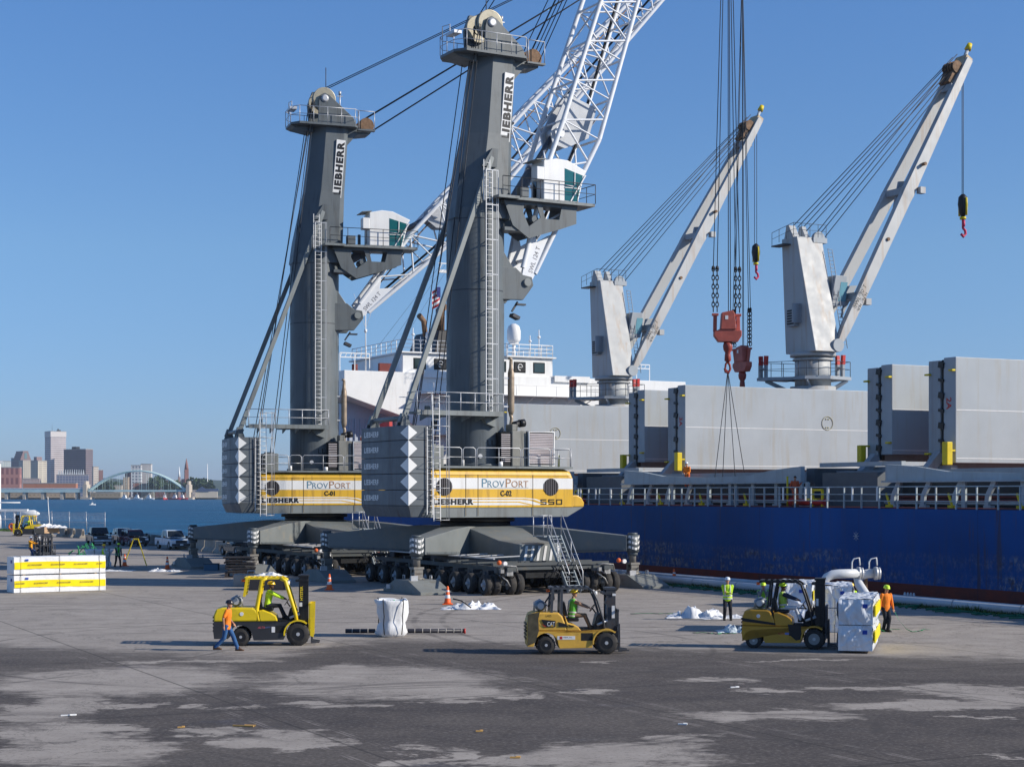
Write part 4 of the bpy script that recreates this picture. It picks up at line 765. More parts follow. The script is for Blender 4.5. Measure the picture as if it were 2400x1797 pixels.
    # --- house
    def body(mb, x0, x1, y0, y1, z0, z1, r, k=None):
        out = []
        for x, ins in ((x0, 0), (x1-r, 0), (x1-r*.3, r*.3), (x1, r)):
            ring = [(x, y0, z0), (x, y0, z1-r-ins)] + [(x, y0+r-r*math.cos(R(a))+ins*0, z1-r-ins+r*math.sin(R(a))) for a in (30, 60, 90)] + [(x, y1-r+r*math.cos(R(a)), z1-r-ins+r*math.sin(R(a))) for a in (90, 60, 30)] + [(x, y1, z1-r-ins), (x, y1, z0)]
            out.append(ring)
        mb.rings(out, k, False)
    mb = MB(); body(mb, -4.5, 4.95, -3.1, 3.1, 4.6, 6.84, .38); mb.build('engine_house', m_yel, c)
    mb = MB(); mb.prism([(4.9, 4.6), (5.75, 4.6), (5.78, 4.85), (5.6, 5.15), (5.3, 5.3), (4.9, 5.3)], -3.05, 3.05); mb.build('front_hood', m_yel, c, .06)
    mb = MB(); mb.prism([(-4.5, 4.02), (4.6, 4.02), (5.7, 4.59), (-4.5, 4.59)], -3.06, 3.06); mb.build('skirt', m_skirt, c)
    mb = MB(); mb.bb(-4.5, 4.9, -3.2, 3.2, 6.86, 6.98); mb.build('roof_walkway', m_skirt, c)
    mb = MB(); mb.bb(-4.45, 4.935, -3.105, -3.1, 5.66, 6.3); mb.bb(4.952, 4.957, -2.9, 2.9, 5.66, 6.3)
    mb.prism([(-4.45, 5.04), (1.4, 5.04), (2.0, 4.99), (2.6, 4.82), (3.1, 4.72), (-4.45, 4.72)], -3.104, -3.101); mb.build('stripe', m_white, c)
    mb = MB(); mb.prism([(-4.45, 5.1), (1.6, 5.1), (2.3, 5.03), (3.2, 4.75), (2.95, 4.73), (2.2, 4.97), (1.6, 5.04), (-4.45, 5.04)], -3.109, -3.106); mb.prism([(-1.8, 4.93), (1.3, 4.93), (2.3, 4.73), (2.0, 4.73), (1.2, 4.87), (-1.8, 4.87)], -3.109, -3.106); mb.build('stripe_line', m_yel, c)
    mb = MB(); mb.prism([(-4.45, 5.16), (1.6, 5.16), (2.4, 5.08), (3.3, 4.78), (3.2, 4.75), (2.3, 5.03), (1.6, 5.1), (-4.45, 5.1)], -3.112, -3.11); mb.build('stripe_line', m_white, c)
    mb = MB()
    for x in (-2.25, -1.45, 2.2): mb.bb(x-.015, x+.015, -3.115, -3.1, 4.1, 6.5)
    mb.bb(-4.4, 4.8, -3.108, -3.1, 6.46, 6.48); mb.build('panel_joint', M('joint_dark', (.12, .08, .03), .7), c)
    for x in (-3.64, 3.43):
        mb = MB(); mb.cyl((x, -3.09, 5.78), (x, -3.125, 5.78), .51, n=32); v = mb.build('round_vent', m_dark, c)
        mb = MB()
        for k in range(7): hh = math.sqrt(max(.01, .25-((k-3)*.15)**2)); mb.bb(x+(k-3)*.15-.03, x+(k-3)*.15+.03, -3.14, -3.128, 5.78-hh, 5.78+hh)
        mb.build('slat', M('vent_slat', (.1, .09, .1), .5), v)
    yl = -3.12
    text('LIEBHERR', m_letter, c, (-4.35, yl, 4.76), (1, 0, 0), (0, 0, 1), 2.6, .34, .055, spacing=1.17)
    mt, mbz = M('letter_teal', (.10, .22, .30), .5), M('letter_bronze', (.35, .17, .07), .5)
    for s, x, w_, h_, m_ in (('P', -1.2, .34, .5, mt), ('ROV', -.82, 1.1, .38, mt), ('P', .38, .34, .5, mbz), ('ORT', .76, 1.12, .38, mbz)): text(s, m_, c, (x, yl, 5.76), (1, 0, 0), (0, 0, 1), w_, h_, -.008)
    mb = MB(); mb.bb(-1.15, 1.9, yl-.002, yl+.01, 5.735, 5.745); mb.build('underline', mt, c)
    text(number, m_letter, c, (.02, yl, 5.24), (1, 0, 0), (0, 0, 1), .75, .34, .03)
    # the model number as square block digits
    def seg(x0, segs):
        for s in segs:
            X0, X1, Z0, Zm, Z1, w_ = x0, x0+.4, 4.74, 4.9, 5.06, .06
            q = {'t': (X0, X1, Z1-w_, Z1), 'm': (X0, X1, Zm-w_/2, Zm+w_/2), 'b': (X0, X1, Z0, Z0+w_), 'ul': (X0, X0+w_, Zm, Z1), 'll': (X0, X0+w_, Z0, Zm), 'ur': (X1-w_, X1, Zm, Z1), 'lr': (X1-w_, X1, Z0, Zm)}[s]
            mbn.bb(q[0], q[1], yl-.004, yl, q[2], q[3])
    mbn = MB(); seg(2.72, ('t', 'ul', 'm', 'lr', 'b')); seg(3.26, ('t', 'ul', 'm', 'lr', 'b')); seg(3.8, ('t', 'ul', 'll', 'ur', 'lr', 'b')); mbn.build('lettering', m_letter, c)
    mb = MB()
    for x0, x1 in ((-4.3, -2.5), (-2.4, -1.6), (-1.5, 1.4), (1.5, 3.4), (3.5, 4.8)):
        mb.tube([(x0, -3.05, 6.98), (x0, -3.05, 7.95), (x0+.12, -3.05, 8.05), (x1-.12, -3.05, 8.05), (x1, -3.05, 7.95), (x1, -3.05, 6.98)], .028, 6); mb.cyl((x0, -3.05, 7.5), (x1, -3.05, 7.5), .02, n=5)
        if x1-x0 > 2: mb.cyl(((x0+x1)/2, -3.05, 6.98), ((x0+x1)/2, -3.05, 8.05), .022, n=5)
    rail(mb, [(4.85, -3.05, 6.98), (4.85, 3.05, 6.98), (-4.3, 3.05, 6.98)], 1.05, .028, 1, 1.6); mb.build('roof_railing', m_galv, c)
    # roof equipment
    mb = MB(); mb.bb(2.2, 4.0, -2.45, -.4, 6.98, 9.1); bx_ = mb.build('cooler_housing', m_skirt, c, .05)
    mb = MB(); mb.bb(2.3, 3.9, -2.5, -2.46, 7.1, 9.0); mb.build('cooler_backing', m_dark, bx_)
    mb = MB()
    for k in range(19): mb.box((3.1, -2.55, 7.2+k*.095), (1.6, .1, .045), (.5, 0, 0))
    mb.build('louvre', M('louvre_pale', (.6, .55, .56), .5), bx_)
    mb = MB(); mb.tube([(2.24, -2.56, 7.05), (2.24, -2.56, 9.05), (3.96, -2.56, 9.05), (3.96, -2.56, 7.05)], .05, 6, closed=True); mb.build('louvre_frame', m_white, bx_)
    mb = MB(); mb.bb(1.2, 2.15, -2.4, -.8, 6.98, 9.1); mb.bb(1.3, 1.7, -2.2, -1.4, 9.1, 9.5); mb.build('intake_duct', M('duct_dirty', (.22, .22, .2), .6, dirt=(.02, .02, .02), dirt_amt=.9, streak=True, dirt_sc=2), c, .05)
    mb = MB(); mb.cyl((1.55, -1.9, 9.45), (1.9, -1.9, 9.55), .2, n=10); mb.cyl((1.95, -1.9, 9.55), (2.3, -1.9, 9.6), .24, n=10); mb.build('intake_cap', m_black, c)
    mb = MB(); mb.bb(.5, 1.15, -2.3, -.9, 6.98, 9.0)
    mb.build('filter_box', m_dark, c)
    mb = MB()
    for k in range(14): mb.box((.8, -2.32, 7.3+k*.12), (.6, .06, .04))
    mb.build('filter_grille', M('louvre_pale', (.6, .55, .56)), c)
    # exhaust: tall silencer beside the column
    ex = 1.95; ey = -.9
    mb = MB(); mb.tube([(ex, ey, 7.0), (ex, ey, 9.6), (ex+.05, ey, 9.9), (ex-.05, ey, 10.2)], .11, 8); mb.lathe([(.11, 10.1), (.2, 10.35), (.2, 12.6), (.12, 12.95), (.1, 13.35)], (ex, ey, 0), n=14); mb.tube([(ex, ey, 13.3), (ex, ey, 13.45), (ex-.15, ey, 13.5)], .1, 8); mb.build('silencer', M('silencer_metal', (.34, .27, .2), .5, .3, sc=1.2, var=.3, dirt=(.12, .07, .04), dirt_amt=.8, dirt_sc=1.5), c)
    mb = MB()
    for z in (10.6, 12.3): mb.bar((1.4, ey, z), (ex+.2, ey, z), .1)
    mb.build('silencer_bracket', m_galv, c)
    mb = MB(); mb.bb(-3.9, -2.9, -1.6, .2, 6.98, 8.2); mb.box((-3.4, -.7, 8.25), (.6, .7, .1)); mb.build('winch_cover', m_skirt, c, .1)
    mb = MB(); mb.cyl((-2.3, -2.8, 6.98), (-2.3, -2.8, 7.35), .1, n=8); mb.cyl((0.2, -2.8, 6.98), (.2, -2.8, 7.25), .14, n=8); mb.build('roof_vent', m_white, c)
    # --- column
    def sup(cx_, z, lx, ly, p, n=48): # superellipse ring
        out = []
        for i in range(n):
            a = 6.2831853*i/n; C_, S_ = math.cos(a), math.sin(a)
            out.append((cx_+lx*abs(C_)**(2/p)*math.copysign(1, C_), ly*abs(S_)**(2/p)*math.copysign(1, S_), z))
        return out
    mb = MB(); mb.rings([sup(0, 6.9, 1.73, 1.73, 2), sup(0, 14.2, 1.73, 1.73, 2), sup(0, 21.6, 1.73, 1.73, 2), sup(.05, 22.3, 1.71, 1.68, 2.1)], cap=False)
    def octo(cx_, z, lx, ly, ch_): return [(cx_-lx, -ly+ch_, z), (cx_-lx+ch_*1.2, -ly, z), (cx_+lx-ch_*.45, -ly, z), (cx_+lx, -ly+ch_*.45, z), (cx_+lx, ly-ch_*.45, z), (cx_+lx-ch_*.45, ly, z), (cx_-lx+ch_*1.2, ly, z), (cx_-lx, ly-ch_, z)]
    mb.rings([octo(0, 21.7, 1.72, 1.66, 1.0), octo(.14, 23.2, 1.66, 1.55, .95), octo(.6, 26.8, 1.36, 1.28, .8), octo(.82, 29, 1.3, 1.2, .75), octo(1.02, 31.4, 1.24, 1.14, .7)], sm=False)
    mb.build('column', m_crane, c)
    for z in (17.4, 21.6): mb = MB(); mb.rings([sup(0, z, 1.745, 1.745, 2), sup(0, z+.05, 1.745, 1.745, 2)], cap=False); mb.build('column_seam', m_dsteel, c)
    mb = MB(); mb.rings([sup(0, 7.0, 1.95, 1.95, 2), sup(0, 7.15, 1.95, 1.95, 2)]); mb.build('column_flange', m_crane, c)
    text('LL', m_letter, c, (-.1, -1.745, 8.2), (1, 0, 0), (0, 0, 1), .5, .35)
    mb = MB(); mb.cyl((-.55, -1.62, 7.6), (-.6, -1.78, 7.6), .13, n=12); mb.build('round_cap', m_white, c)
    # vertical name board on the forward leaning upper part
    sg = Vector((.082, 0, 1)).normalized(); o0 = Vector((1.62, -1.285, 26.35)); xr = Vector((1, 0, -.082)).normalized()
    mb = MB()
    def quad(mb_, o, u0, u1, v0, v1, k=None, dy=0): 
        mb_.poly([o+xr*u+sg*v+Vector((0, (dy+.032*(v))*.0, 0)) for u, v in ((u0, v0), (u1, v0), (u1, v1), (u0, v1))], k)
    mb.rings([[o0+xr*u+sg*v+Vector((0, y, 0)) for u, v in ((-.62, 0), (.02, 0), (.02, 4.1), (-.62, 4.1))] for y in (0, .25)], sm=False)
    nb = mb.build('name_board', m_white, c)
    text('LIEBHERR', m_letter, nb, o0+Vector((-.03, -.012, 0))+sg*.12, sg, -xr, 3.86, .52, .055, spacing=1.17)
    # cap platform, sheaves
    mb = MB(); pf = [(-1.9, -.9), (-1.4, -1.6), (2.6, -1.6), (2.9, -1.2), (2.9, 1.2), (2.6, 1.6), (-1.4, 1.6), (-1.9, .9)]; mb.prism(pf, 31.4, 31.55, None, 'z'); mb.prism([(-1.9, 31.4), (-.3, 31.4), (-.3, 31.0), (-1.6, 31.25)], -.8, .8); mb.prism([(1.9, 31.4), (2.2, 30.2), (2.9, 31.0), (3.9, 31.15), (4.0, 31.5)], -.75, .75); mb.bb(2.9, 4.15, -1.25, -.85, 31.25, 31.35); mb.build('cap_platform', m_crane, c)
    mb = MB(); rail(mb, [(2.9, -1.2, 31.55), (2.6, -1.6, 31.55), (-1.4, -1.6, 31.55), (-1.9, -.9, 31.55), (-1.9, .9, 31.55), (-1.4, 1.6, 31.55), (2.6, 1.6, 31.55)], 1.1, .026, 1, 1.0); rail(mb, [(4.1, -1.2, 31.35), (2.95, -1.25, 31.35)], 1.3, .03, 0, 1.2); mb.tube([(-1.6, .2, 32.6), (-1.6, .2, 33.3), (-1.6, 1.2, 33.4), (-1.6, 1.2, 32.6)], .03, 5)
    mb.build('cap_railing', m_galv, c)
    mb = MB(); mb.prism([(0, 31.5), (.05, 33.1), (.2, 33.6), (.5, 33.75), (.85, 33.6), (2.6, 32.1), (2.8, 31.5)], -1.2, -1.08); mb.prism([(-.2, 31.5), (-.35, 33.2), (.0, 34.2), (.6, 34.2), (1.25, 33.7), (2.6, 32.1), (2.8, 31.5)], .75, 1.0); mb.bb(.6, 2.8, -1, 1, 31.55, 32.0); mb.build('sheave_cheek', m_crane, c, .03)
    m_sh = M('sheave_pale', (.38, .35, .27), .5, .2, dirt=(.12, .11, .1), dirt_amt=.6, dirt_sc=4)
    for y in (-.95, -.6, .55):
        mb = MB(); mb.lathe([(.75, -.05), (.82, -.08), (.82, .08), (.75, .05)], (.5, y, 33.35), (0, 1, 0), 28); mb.cyl((.5, y-.1, 33.35), (.5, y+.1, 33.35), .34, n=20); mb.build('rope_sheave', m_sh, c)
    mb = MB(); mb.lathe([(.16, -.3), (.26, -.26), (.26, .3), (.16, .28)], (.5, -1.0, 33.35), (0, 1, 0), 20); mb.build('sheave_hub', m_galv, c)
    for y in (-.6, 0, .6): mb = MB(); mb.lathe([(.5, -.05), (.55, -.08), (.55, .08), (.5, .05)], (3.65, y, 31.75), (0, 1, 0), 24); mb.build('rope_sheave', m_rust, c)
    mb = MB(); mb.cyl((.9, .3, 34.2), (.9, .3, 35.9), .03, n=5); mb.build('lightning_rod', m_dsteel, c)
    mb = MB(); mb.cyl((1.9, .2, 32.6), (1.9, .2, 34.2), .05, n=6); mb.cyl((1.9, .2, 34.0), (1.9, .2, 34.25), .1, n=8); mb.bar((1.7, .2, 33.9), (2.1, .2, 33.9), .06); mb.build('wind_sensor', m_galv, c)
    mb = MB(); mb.box((-1.75, -.6, 32.55), (.5, 1.1, .18)); mb.build('floodlight', m_galv, c)
    # --- boom bracket and cab
    mb = MB(); mb.prism([(.9, 18.9), (2.1, 18.9), (2.6, 18.5), (3.2, 18.4), (3.3, 17.9), (3.0, 17.5), (2.6, 17.0), (.9, 16.95)], -1.25, -.95); mb.prism([(.9, 18.9), (2.1, 18.9), (2.6, 18.5), (3.2, 18.4), (3.3, 17.9), (3.0, 17.5), (2.6, 17.0), (.9, 16.95)], .95, 1.25); mb.prism([(1.2, 20.2), (1.75, 19.4), (2.1, 18.9), (2.0, 17.0), (1.2, 17.0)], -.95, .95); mb.build('boom_bracket', m_crane, c, .03)
    mb = MB(); mb.cyl((2.84, -1.4, 18.06), (2.84, 1.4, 18.06), .24, n=18); mb.build('boom_pin', m_skirt, c)
    mb = MB(); mb.bar((2.4, -.9, 16.9), (2.0, -.9, 16.3), .1); mb.box((2.2, -.9, 16.0), (.5, .5, .2), (0, .4, 0)); mb.box((2.6, -.9, 16.75), (.6, .3, .1)); mb.build('bracket_lamp', m_dsteel, c)
    mb = MB(); mb.bb(.6, 7.0, -2.3, -.3, 22.78, 22.95); mb.bb(.2, 1.6, -2.6, -1.2, 22.78, 22.94); cp_ = mb.build('cab_platform', m_skirt, c)
    for y in (-1.9, -.55):
        mb = MB(); mb.prism([(.9, 22.75), (1.5, 21.3), (2.6, 20.6), (4.8, 21.3), (5.9, 21.7), (5.9, 22.75), (4.9, 22.75), (4.7, 21.85), (3.7, 21.85), (3.5, 22.75), (3.1, 22.75), (3.4, 21.9), (2.6, 21.3), (2.2, 22.1), (2.3, 22.75)], y-.04, y+.04); mb.build('cab_bracket', m_crane, c)
    mb = MB(); mb.bb(.9, 6.0, -1.9, -.55, 22.6, 22.78); mb.cyl((3.1, -1.8, 21.8), (3.1, -.6, 21.8), .22, n=14); mb.bb(1.0, 2.7, -1.85, -.6, 21.0, 21.2); mb.build('bracket_beam', m_crane, c)
    mb = MB(); rail(mb, [(.6, -2.35, 22.95), (7.0, -2.35, 22.95), (7.0, -.3, 22.95)], 1.15, .026, 1, 1.25); mb.build('cab_railing', m_dsteel, c)
    mb = MB(); mb.prism([(3.5, 22.97), (3.5, 25.3), (4.4, 25.5), (5.2, 25.45), (6.5, 24.9), (6.35, 24.7), (5.9, 22.97)], -2.15, -.6); mb.build('operator_cab', m_white, c, .05)
    mb = MB()
    mb.prism([(4.95, 23.02), (4.95, 24.95), (6.22, 24.62), (5.82, 23.02)], -2.165, -2.152); mb.build('cab_window', m_glass, c)
    mb = MB(); mb.poly([(5.93, -2.05, 23.05), (6.38, -2.05, 24.66), (6.38, -.7, 24.66), (5.93, -.7, 23.05)]); mb.build('front_window', m_glass, c, fix=False)
    mb = MB(); mb.bar((5.35, -2.19, 23.0), (6.4, -2.19, 24.65), .07); mb.tube([(4.98, -2.19, 23.95), (5.55, -2.19, 23.9), (5.62, -2.19, 24.0), (5.64, -2.19, 24.75)], .035, 6); mb.bar((4.95, -2.18, 23.8), (6.05, -2.18, 23.8), .04); mb.build('window_bar', m_white, c)
    mb = MB(); mb.bb(3.0, 3.5, -2.2, -1.5, 24.1, 24.9); mb.build('air_conditioner', m_white, c, .04)
    mb = MB(); mb.box((3.3, -1.4, 25.35), (.7, 1.7, .05), (0, -.12, 0)); mb.build('cab_visor', m_skirt, c)
    mb = MB(); mb.bb(3.47, 3.5, -1.3, -.9, 23.2, 24.3); mb.build('cab_door_window', m_dglass, c, .06)
    mb = MB(); mb.box((2.2, -1.9, 23.3), (.6, .5, .6)); mb.box((3.1, -.7, 23.4), (.2, .2, 1.0)); mb.build('platform_cabinet', m_crane, c, .04)
    # --- ladders, mid platform
    def ladder(p0, p1, w_=.42, nm='ladder', cage=False, step=.3):
        mb = MB(); p0 = Vector(p0); p1 = Vector(p1); L = (p1-p0).length
        for s in (-w_/2, w_/2): mb.bar(p0+Vector((s, 0, 0)), p1+Vector((s, 0, 0)), .045)
        n = int(L/step)
        for i in range(n): q = p0.lerp(p1, (i+.5)/n); mb.cyl(q+Vector((-w_/2, 0, 0)), q+Vector((w_/2, 0, 0)), .016, n=4)
        m1 = mb.build(nm, m_white, c)
        if cage:
            mb = MB(); k = int(L/1.9)
            for i in range(k+1):
                q = p0.lerp(p1, i/k); mb.bar(q+Vector((-w_/2, .02, 0)), q+Vector((.62, .02, 0)), .05); mb.bar(q+Vector((.1, .0, 0)), q+Vector((.1, .5, -.0)), .05)
            for x in (.5, .6): mb.bar(p0+Vector((x, 0, 0)), p1+Vector((x, 0, 0)), .03)
            mb.build('safety_rail', m_galv, m1)
        return m1
    ladder((-.2, -2.15, 10.1), (-.2, -2.15, 24.4), cage=True)
    ladder((-.3, -2.02, 22.6), (-.3, -2.02, 25.0), .4)
    ladder((-4.35, -3.62, 3.85), (-4.35, -3.45, 11.0), .42, cage=False)
    mb = MB()
    for z in (3.9, 5.7, 7.4, 9.2, 10.9): mb.tube([(-4.6, -3.6, z), (-4.6, -4.1, z), (-3.9, -4.15, z), (-3.65, -3.8, z), (-3.7, -3.5, z)], .02, 4)
    for x, y in ((-3.65, -3.8), (-3.9, -4.12), (-3.7, -3.5)): mb.cyl((x, y, 3.9), (x, y, 11), .018, n=4)
    mb.build('ladder_cage', m_galv, c)
    ladder((-4.7, -3.4, 4.2), (-4.7, -3.4, 9.2), .35)
    mb = MB(); mb.bb(-5.2, .4, -2.75, -1.5, 9.98, 10.1); mb.bb(-2.4, -1.5, -2.7, 1.8, 9.98, 10.1); mb.bb(-5.2, .4, -2.78, -2.72, 9.9, 10.18)
    for x in (-4.4, -3.5, -2.6, -1.7, -.8, .1): mb.prism([(-2.75, 9.98), (-1.5, 9.98), (-1.5, 9.6), (-2.7, 9.85)], x-.03, x+.03, None, 'x')
    mb.prism([(-.6, 9.9), (.3, 9.9), (.3, 9.3), (-.3, 9.5)], -2.0, -1.5); mb.build('service_platform', m_skirt, c)
    mb = MB(); rail(mb, [(.4, -1.6, 10.1), (.4, -2.75, 10.1), (-5.2, -2.75, 10.1), (-5.2, -1.5, 10.1)], 1.12, .028, 1, .95); mb.build('platform_railing', m_galv, c)
    # --- tie struts from counterweight to column
    for y in (-2.1, 2.1):
        mb = MB(); lo = Vector((-5.75, y, 9.65)); hi = Vector((.3, y*.72, 25.3)); mb.bar(lo, hi, .22, .3); mb.box(lo, (.5, .3, .55), (0, .35, 0)); mb.build('tie_strut', m_skirt, c, .02)
        mb = MB(); mb.cyl((-5.75, y-.25, 9.65), (-5.75, y+.25, 9.65), .2, n=12); mb.prism([(-6.05, 9.27), (-5.4, 9.27), (-5.6, 9.8), (-5.9, 9.8)], y-.3, y-.22); mb.prism([(-6.05, 9.27), (-5.4, 9.27), (-5.6, 9.8), (-5.9, 9.8)], y+.22, y+.3); mb.build('strut_lug', m_crane, c)
        mb = MB(); mb.prism([(-.4, 24.7), (.6, 24.7), (.7, 25.8), (.3, 25.8)], y*.72-.1, y*.72+.1); mb.build('strut_bracket', m_crane, c)
    mb = MB(); mb.cyl((-5.75, -2.1, 9.7), (-5.75, 2.1, 9.7), .14, n=10); mb.build('cross_tube', m_skirt, c)
    # ropes from the winches up to the column head
    for i, (x0, y0, x1, y1) in enumerate([(-4.9, -.9, -.3, -1.1), (-4.6, -.6, -.3, -.5), (-3.4, -.5, -.25, -.5), (-3.2, -.7, -.2, -1.1), (-4.2, .6, -.3, .5)]):
        mb = MB(); mb.cyl((x0, y0, 7.2), (x1, y1, 33.2), .03, n=5); mb.build('winch_rope', m_rope, c)
    # --- boom
    el = R(boom_el); d = Vector((math.cos(el), 0, math.sin(el))); up = Vector((-math.sin(el), 0, math.cos(el))); P0 = Vector((2.84, 0, 18.06)); L = boom_len
    def bp(t, y, v): return P0 + d*t + Vector((0, y, 0)) + up*v
    def hy(t): return .95+.5*t/10.2 if t < 10.2 else 1.45-(t-10.2)/(L-10.2)*.75
    def vr(t): return -(.35+t/10.2*1.25) if t < 10.2 else -(1.6-(t-10.2)*.03) if t < 20 else -(1.3-(t-20)/(L-20)*.7)     # lower chord
    def vl(t): return (.35+t/7*.75) if t < 7 else 1.12 if t < 20 else 1.15-(t-20)/(L-20)*.6
    mb = MB(); ts = [3.2, 7, 10.2] + [10.2+(L-10.2)*i/13 for i in range(1, 14)]
    for sy in (-1, 1):
        for f in (vl, vr):
            st = [0.8] + ts if f is vr else [0.8]+ts
            for a, b in zip(st, st[1:]): mb.cyl(bp(a, sy*hy(a), f(a)), bp(b, sy*hy(b), f(b)), .15, n=10, cap=False)
    for i, (a, b) in enumerate(zip(ts, ts[1:])):
        m_ = (a+b)/2
        for sy in (-1, 1):
            mb.cyl(bp(a, sy*hy(a), vl(a)), bp(m_, sy*hy(m_), vr(m_)), .065, n=6, cap=False); mb.cyl(bp(m_, sy*hy(m_), vr(m_)), bp(b, sy*hy(b), vl(b)), .065, n=6, cap=False)
            mb.cyl(bp(b, sy*hy(b), vl(b)), bp(b, sy*hy(b), vr(b)), .05, n=6, cap=False)
        for f in (vl, vr):
            mb.cyl(bp(b, -hy(b), f(b)), bp(b, hy(b), f(b)), .07, n=6, cap=False); s_ = 1 if i % 2 else -1
            mb.cyl(bp(a, -s_*hy(a), f(a)), bp(b, s_*hy(b), f(b)), .06, n=6, cap=False)
    mb.build('lattice_boom', m_boom, c)
    for sy in (-1, 1):
        mb = MB(); y = sy*.98
        pr_ = [(0, -.3), (.5, -.42), (2.0, -.62), (3.6, -.85), (3.3, -.5), (2.6, .1), (3.6, .75), (2.0, .62), (.6, .4), (0, .3)]
        A = [bp(t, y-.09, v) for t, v in pr_]; B = [bp(t, y+.09, v) for t, v in pr_]; mb.rings([A, B], sm=False); ft = mb.build('boom_foot', m_boom, c, .02)
        if sy < 0: text('SWL 124 T', M('stencil_grey', (.25, .25, .27), .6), ft, bp(.7, y-.1, -.25), d, up, 1.7, .3, .01)
    mb = MB(); mb.cyl(bp(1.6, -.9, 0), bp(1.6, .9, 0), .12, n=8); mb.build('foot_tube', m_boom, c)
    # ram pocket and luffing ram
    mb = MB(); 
    for sy in (-1, 1): A = [bp(t, sy*.55-.05, v) for t, v in ((8.9, .9), (9.5, 1.3), (12.2, 1.0), (12.3, -1.2), (10.3, -1.3), (9.0, 0))]; B = [p+Vector((0, .1, 0)) for p in A]; mb.rings([A, B], sm=False)
    mb.build('ram_pocket', M('pocket_grey', (.45, .47, .5), .5), c)
    mb = MB(); mb.cyl(bp(9.7, -.75, .75), bp(9.7, .75, .75), .34, n=18); mb.build('ram_pin', m_galv, c)
    top = bp(9.7, 0, .75); bot = Vector((1.6, 0, 21.6))
    mb = MB(); mid = bot.lerp(top, .62); mb.cyl(bot, mid, .34, n=20); mb.cyl(bot.lerp(top, .58), mid, .38, n=20); mb.build('luffing_cylinder', M('ram_grey', (.2, .21, .24), .4, .2), c)
    mb = MB(); mb.cyl(mid, top, .2, n=16); mb.build('ram_rod', M('ram_rod', (.10, .11, .13), .3, .4), c)
    tip = bp(L, 0, 0)
    mb = MB(); mb.tube([bp(2, .3, -.2), bp(8, .3, -.9), bp(10, .2, -1.0), bp(24, .2, -.5), bp(L-1, .1, 0)], .09, 6); mb.build('power_cable', m_black, c)
    mb = MB(); mb.tube([bp(1.5, -.5, .2), bp(8, -.3, .6), bp(L-1, -.2, .5)], .05, 5); mb.build('boom_cable', m_rust, c)
    for t_ in (18.5, 19.5): mb = MB(); y = -1.5 if t_ < 19 else 1.4; q = bp(t_, y, 1.15); mb.box(q+Vector((-.5, 0, 0)), (1.1, .3, .14)); mb.build('boom_light', m_dsteel, c)
    mb = MB(); mb.box(bp(L, 0, 0), (1.4, 1.6, .9), (0, -el, 0)); mb.build('boom_head', m_boom, c, .05)
    for y in (-.4, 0, .4): mb = MB(); mb.lathe([(.55, -.06), (.62, -.08), (.62, .08), (.55, .06)], bp(L+.5, y, -.2), (0, 1, 0), 20); mb.build('rope_sheave', m_rust, c)
    # ropes column head -> boom head
    for a, b in (((.5, -.55, 34.15), (0, -.4, .6)), ((.5, .55, 34.15), (0, .4, .6)), ((3.6, -.65, 32.3), (-1, -.5, .5)), ((3.6, -.55, 32.3), (-1, -.4, .5)), ((3.6, .6, 32.3), (-1, .5, .5)), ((3.9, -.65, 31.3), (-1, -.5, .2)), ((3.9, .6, 31.3), (-1, .5, .2)), ((3.9, 0, 31.3), (-1, 0, .2))):
        mb = MB(); mb.cyl(a, bp(L+b[0], b[1], b[2]), .032, n=5); mb.build('luffing_rope', m_rope, c)
    hx = bp(L+.5, 0, -.2); hookdrop = hx.z - hookdrop
    # --- hoist: ropes, swivel block with crossbeam and link chains
    hz = hx.z - hookdrop; rt = Matrix.Rotation(R(-th+bk), 4, 'Z')
    def H(x, y, z): v = rt @ Vector((x*.84, y, 0)); return Vector((hx.x+v.x, v.y, hz+z))
    m_hook = M('hook_block_red', (.43, .10, .07), .5, sc=2, var=.15)
    ch = M('chain_black', (.02, .02, .022), .5, .3)
    for x in (-1.15, -.85): mb = MB(); mb.cyl(H(x, -.2, 2.9), (hx.x, -.3, hx.z), .028, n=5); mb.build('hoist_rope', m_rope, c)
    for x in (.65, .95): mb = MB(); mb.cyl(H(x, .2, 2.9), (hx.x, .3, hx.z), .028, n=5); mb.build('hoist_rope', m_rope, c)
    for x in (.05, .22): mb = MB(); mb.cyl(H(x, 0, .2), (hx.x, 0, hx.z), .028, n=5); mb.build('hoist_rope', m_rope, c)
    for x in (-1.15, -.85, .65, .95):
        mb = MB(); yy = -.2 if x < 0 else .2; z = 3.0; k = 0
        mb.cyl(H(x, yy, 2.95), H(x, yy, 3.2), .09, .03, 6)
        while z > .1:
            ax = .11 if k % 2 == 0 else .02; ay = .02 if k % 2 == 0 else .11
            mb.tube([H(x+ax*math.cos(a), yy+ay*math.cos(a), z+.19*math.sin(a)) for a in [i*.7854 for i in range(8)]], .035, 5, closed=True); z -= .29; k += 1
        mb.build('chain', ch, c)
    mb = MB(); mb.T = Matrix.Translation((hx.x, 0, hz)) @ rt @ Matrix.Diagonal((.84, .84, 1, 1))
    mb.prism([(-1.1, -1.1), (-1.1, -1.35), (-.75, -1.75), (.75, -1.75), (1.05, -1.35), (1.05, -1.0), (.7, -1.0), (.4, -.9), (-.6, -.9)], -.35, .35); mb.build('hook_beam', m_hook, c, .04)
    mb = MB(); mb.T = Matrix.Translation((hx.x, 0, hz)) @ rt @ Matrix.Diagonal((.84, .84, 1, 1))
    mb.prism([(-.6, -.95), (-.5, .15), (.35, .3), (.5, .1), (.62, -.95)], -.42, .42)
    mb.build('hook_block', m_hook, c, .04)
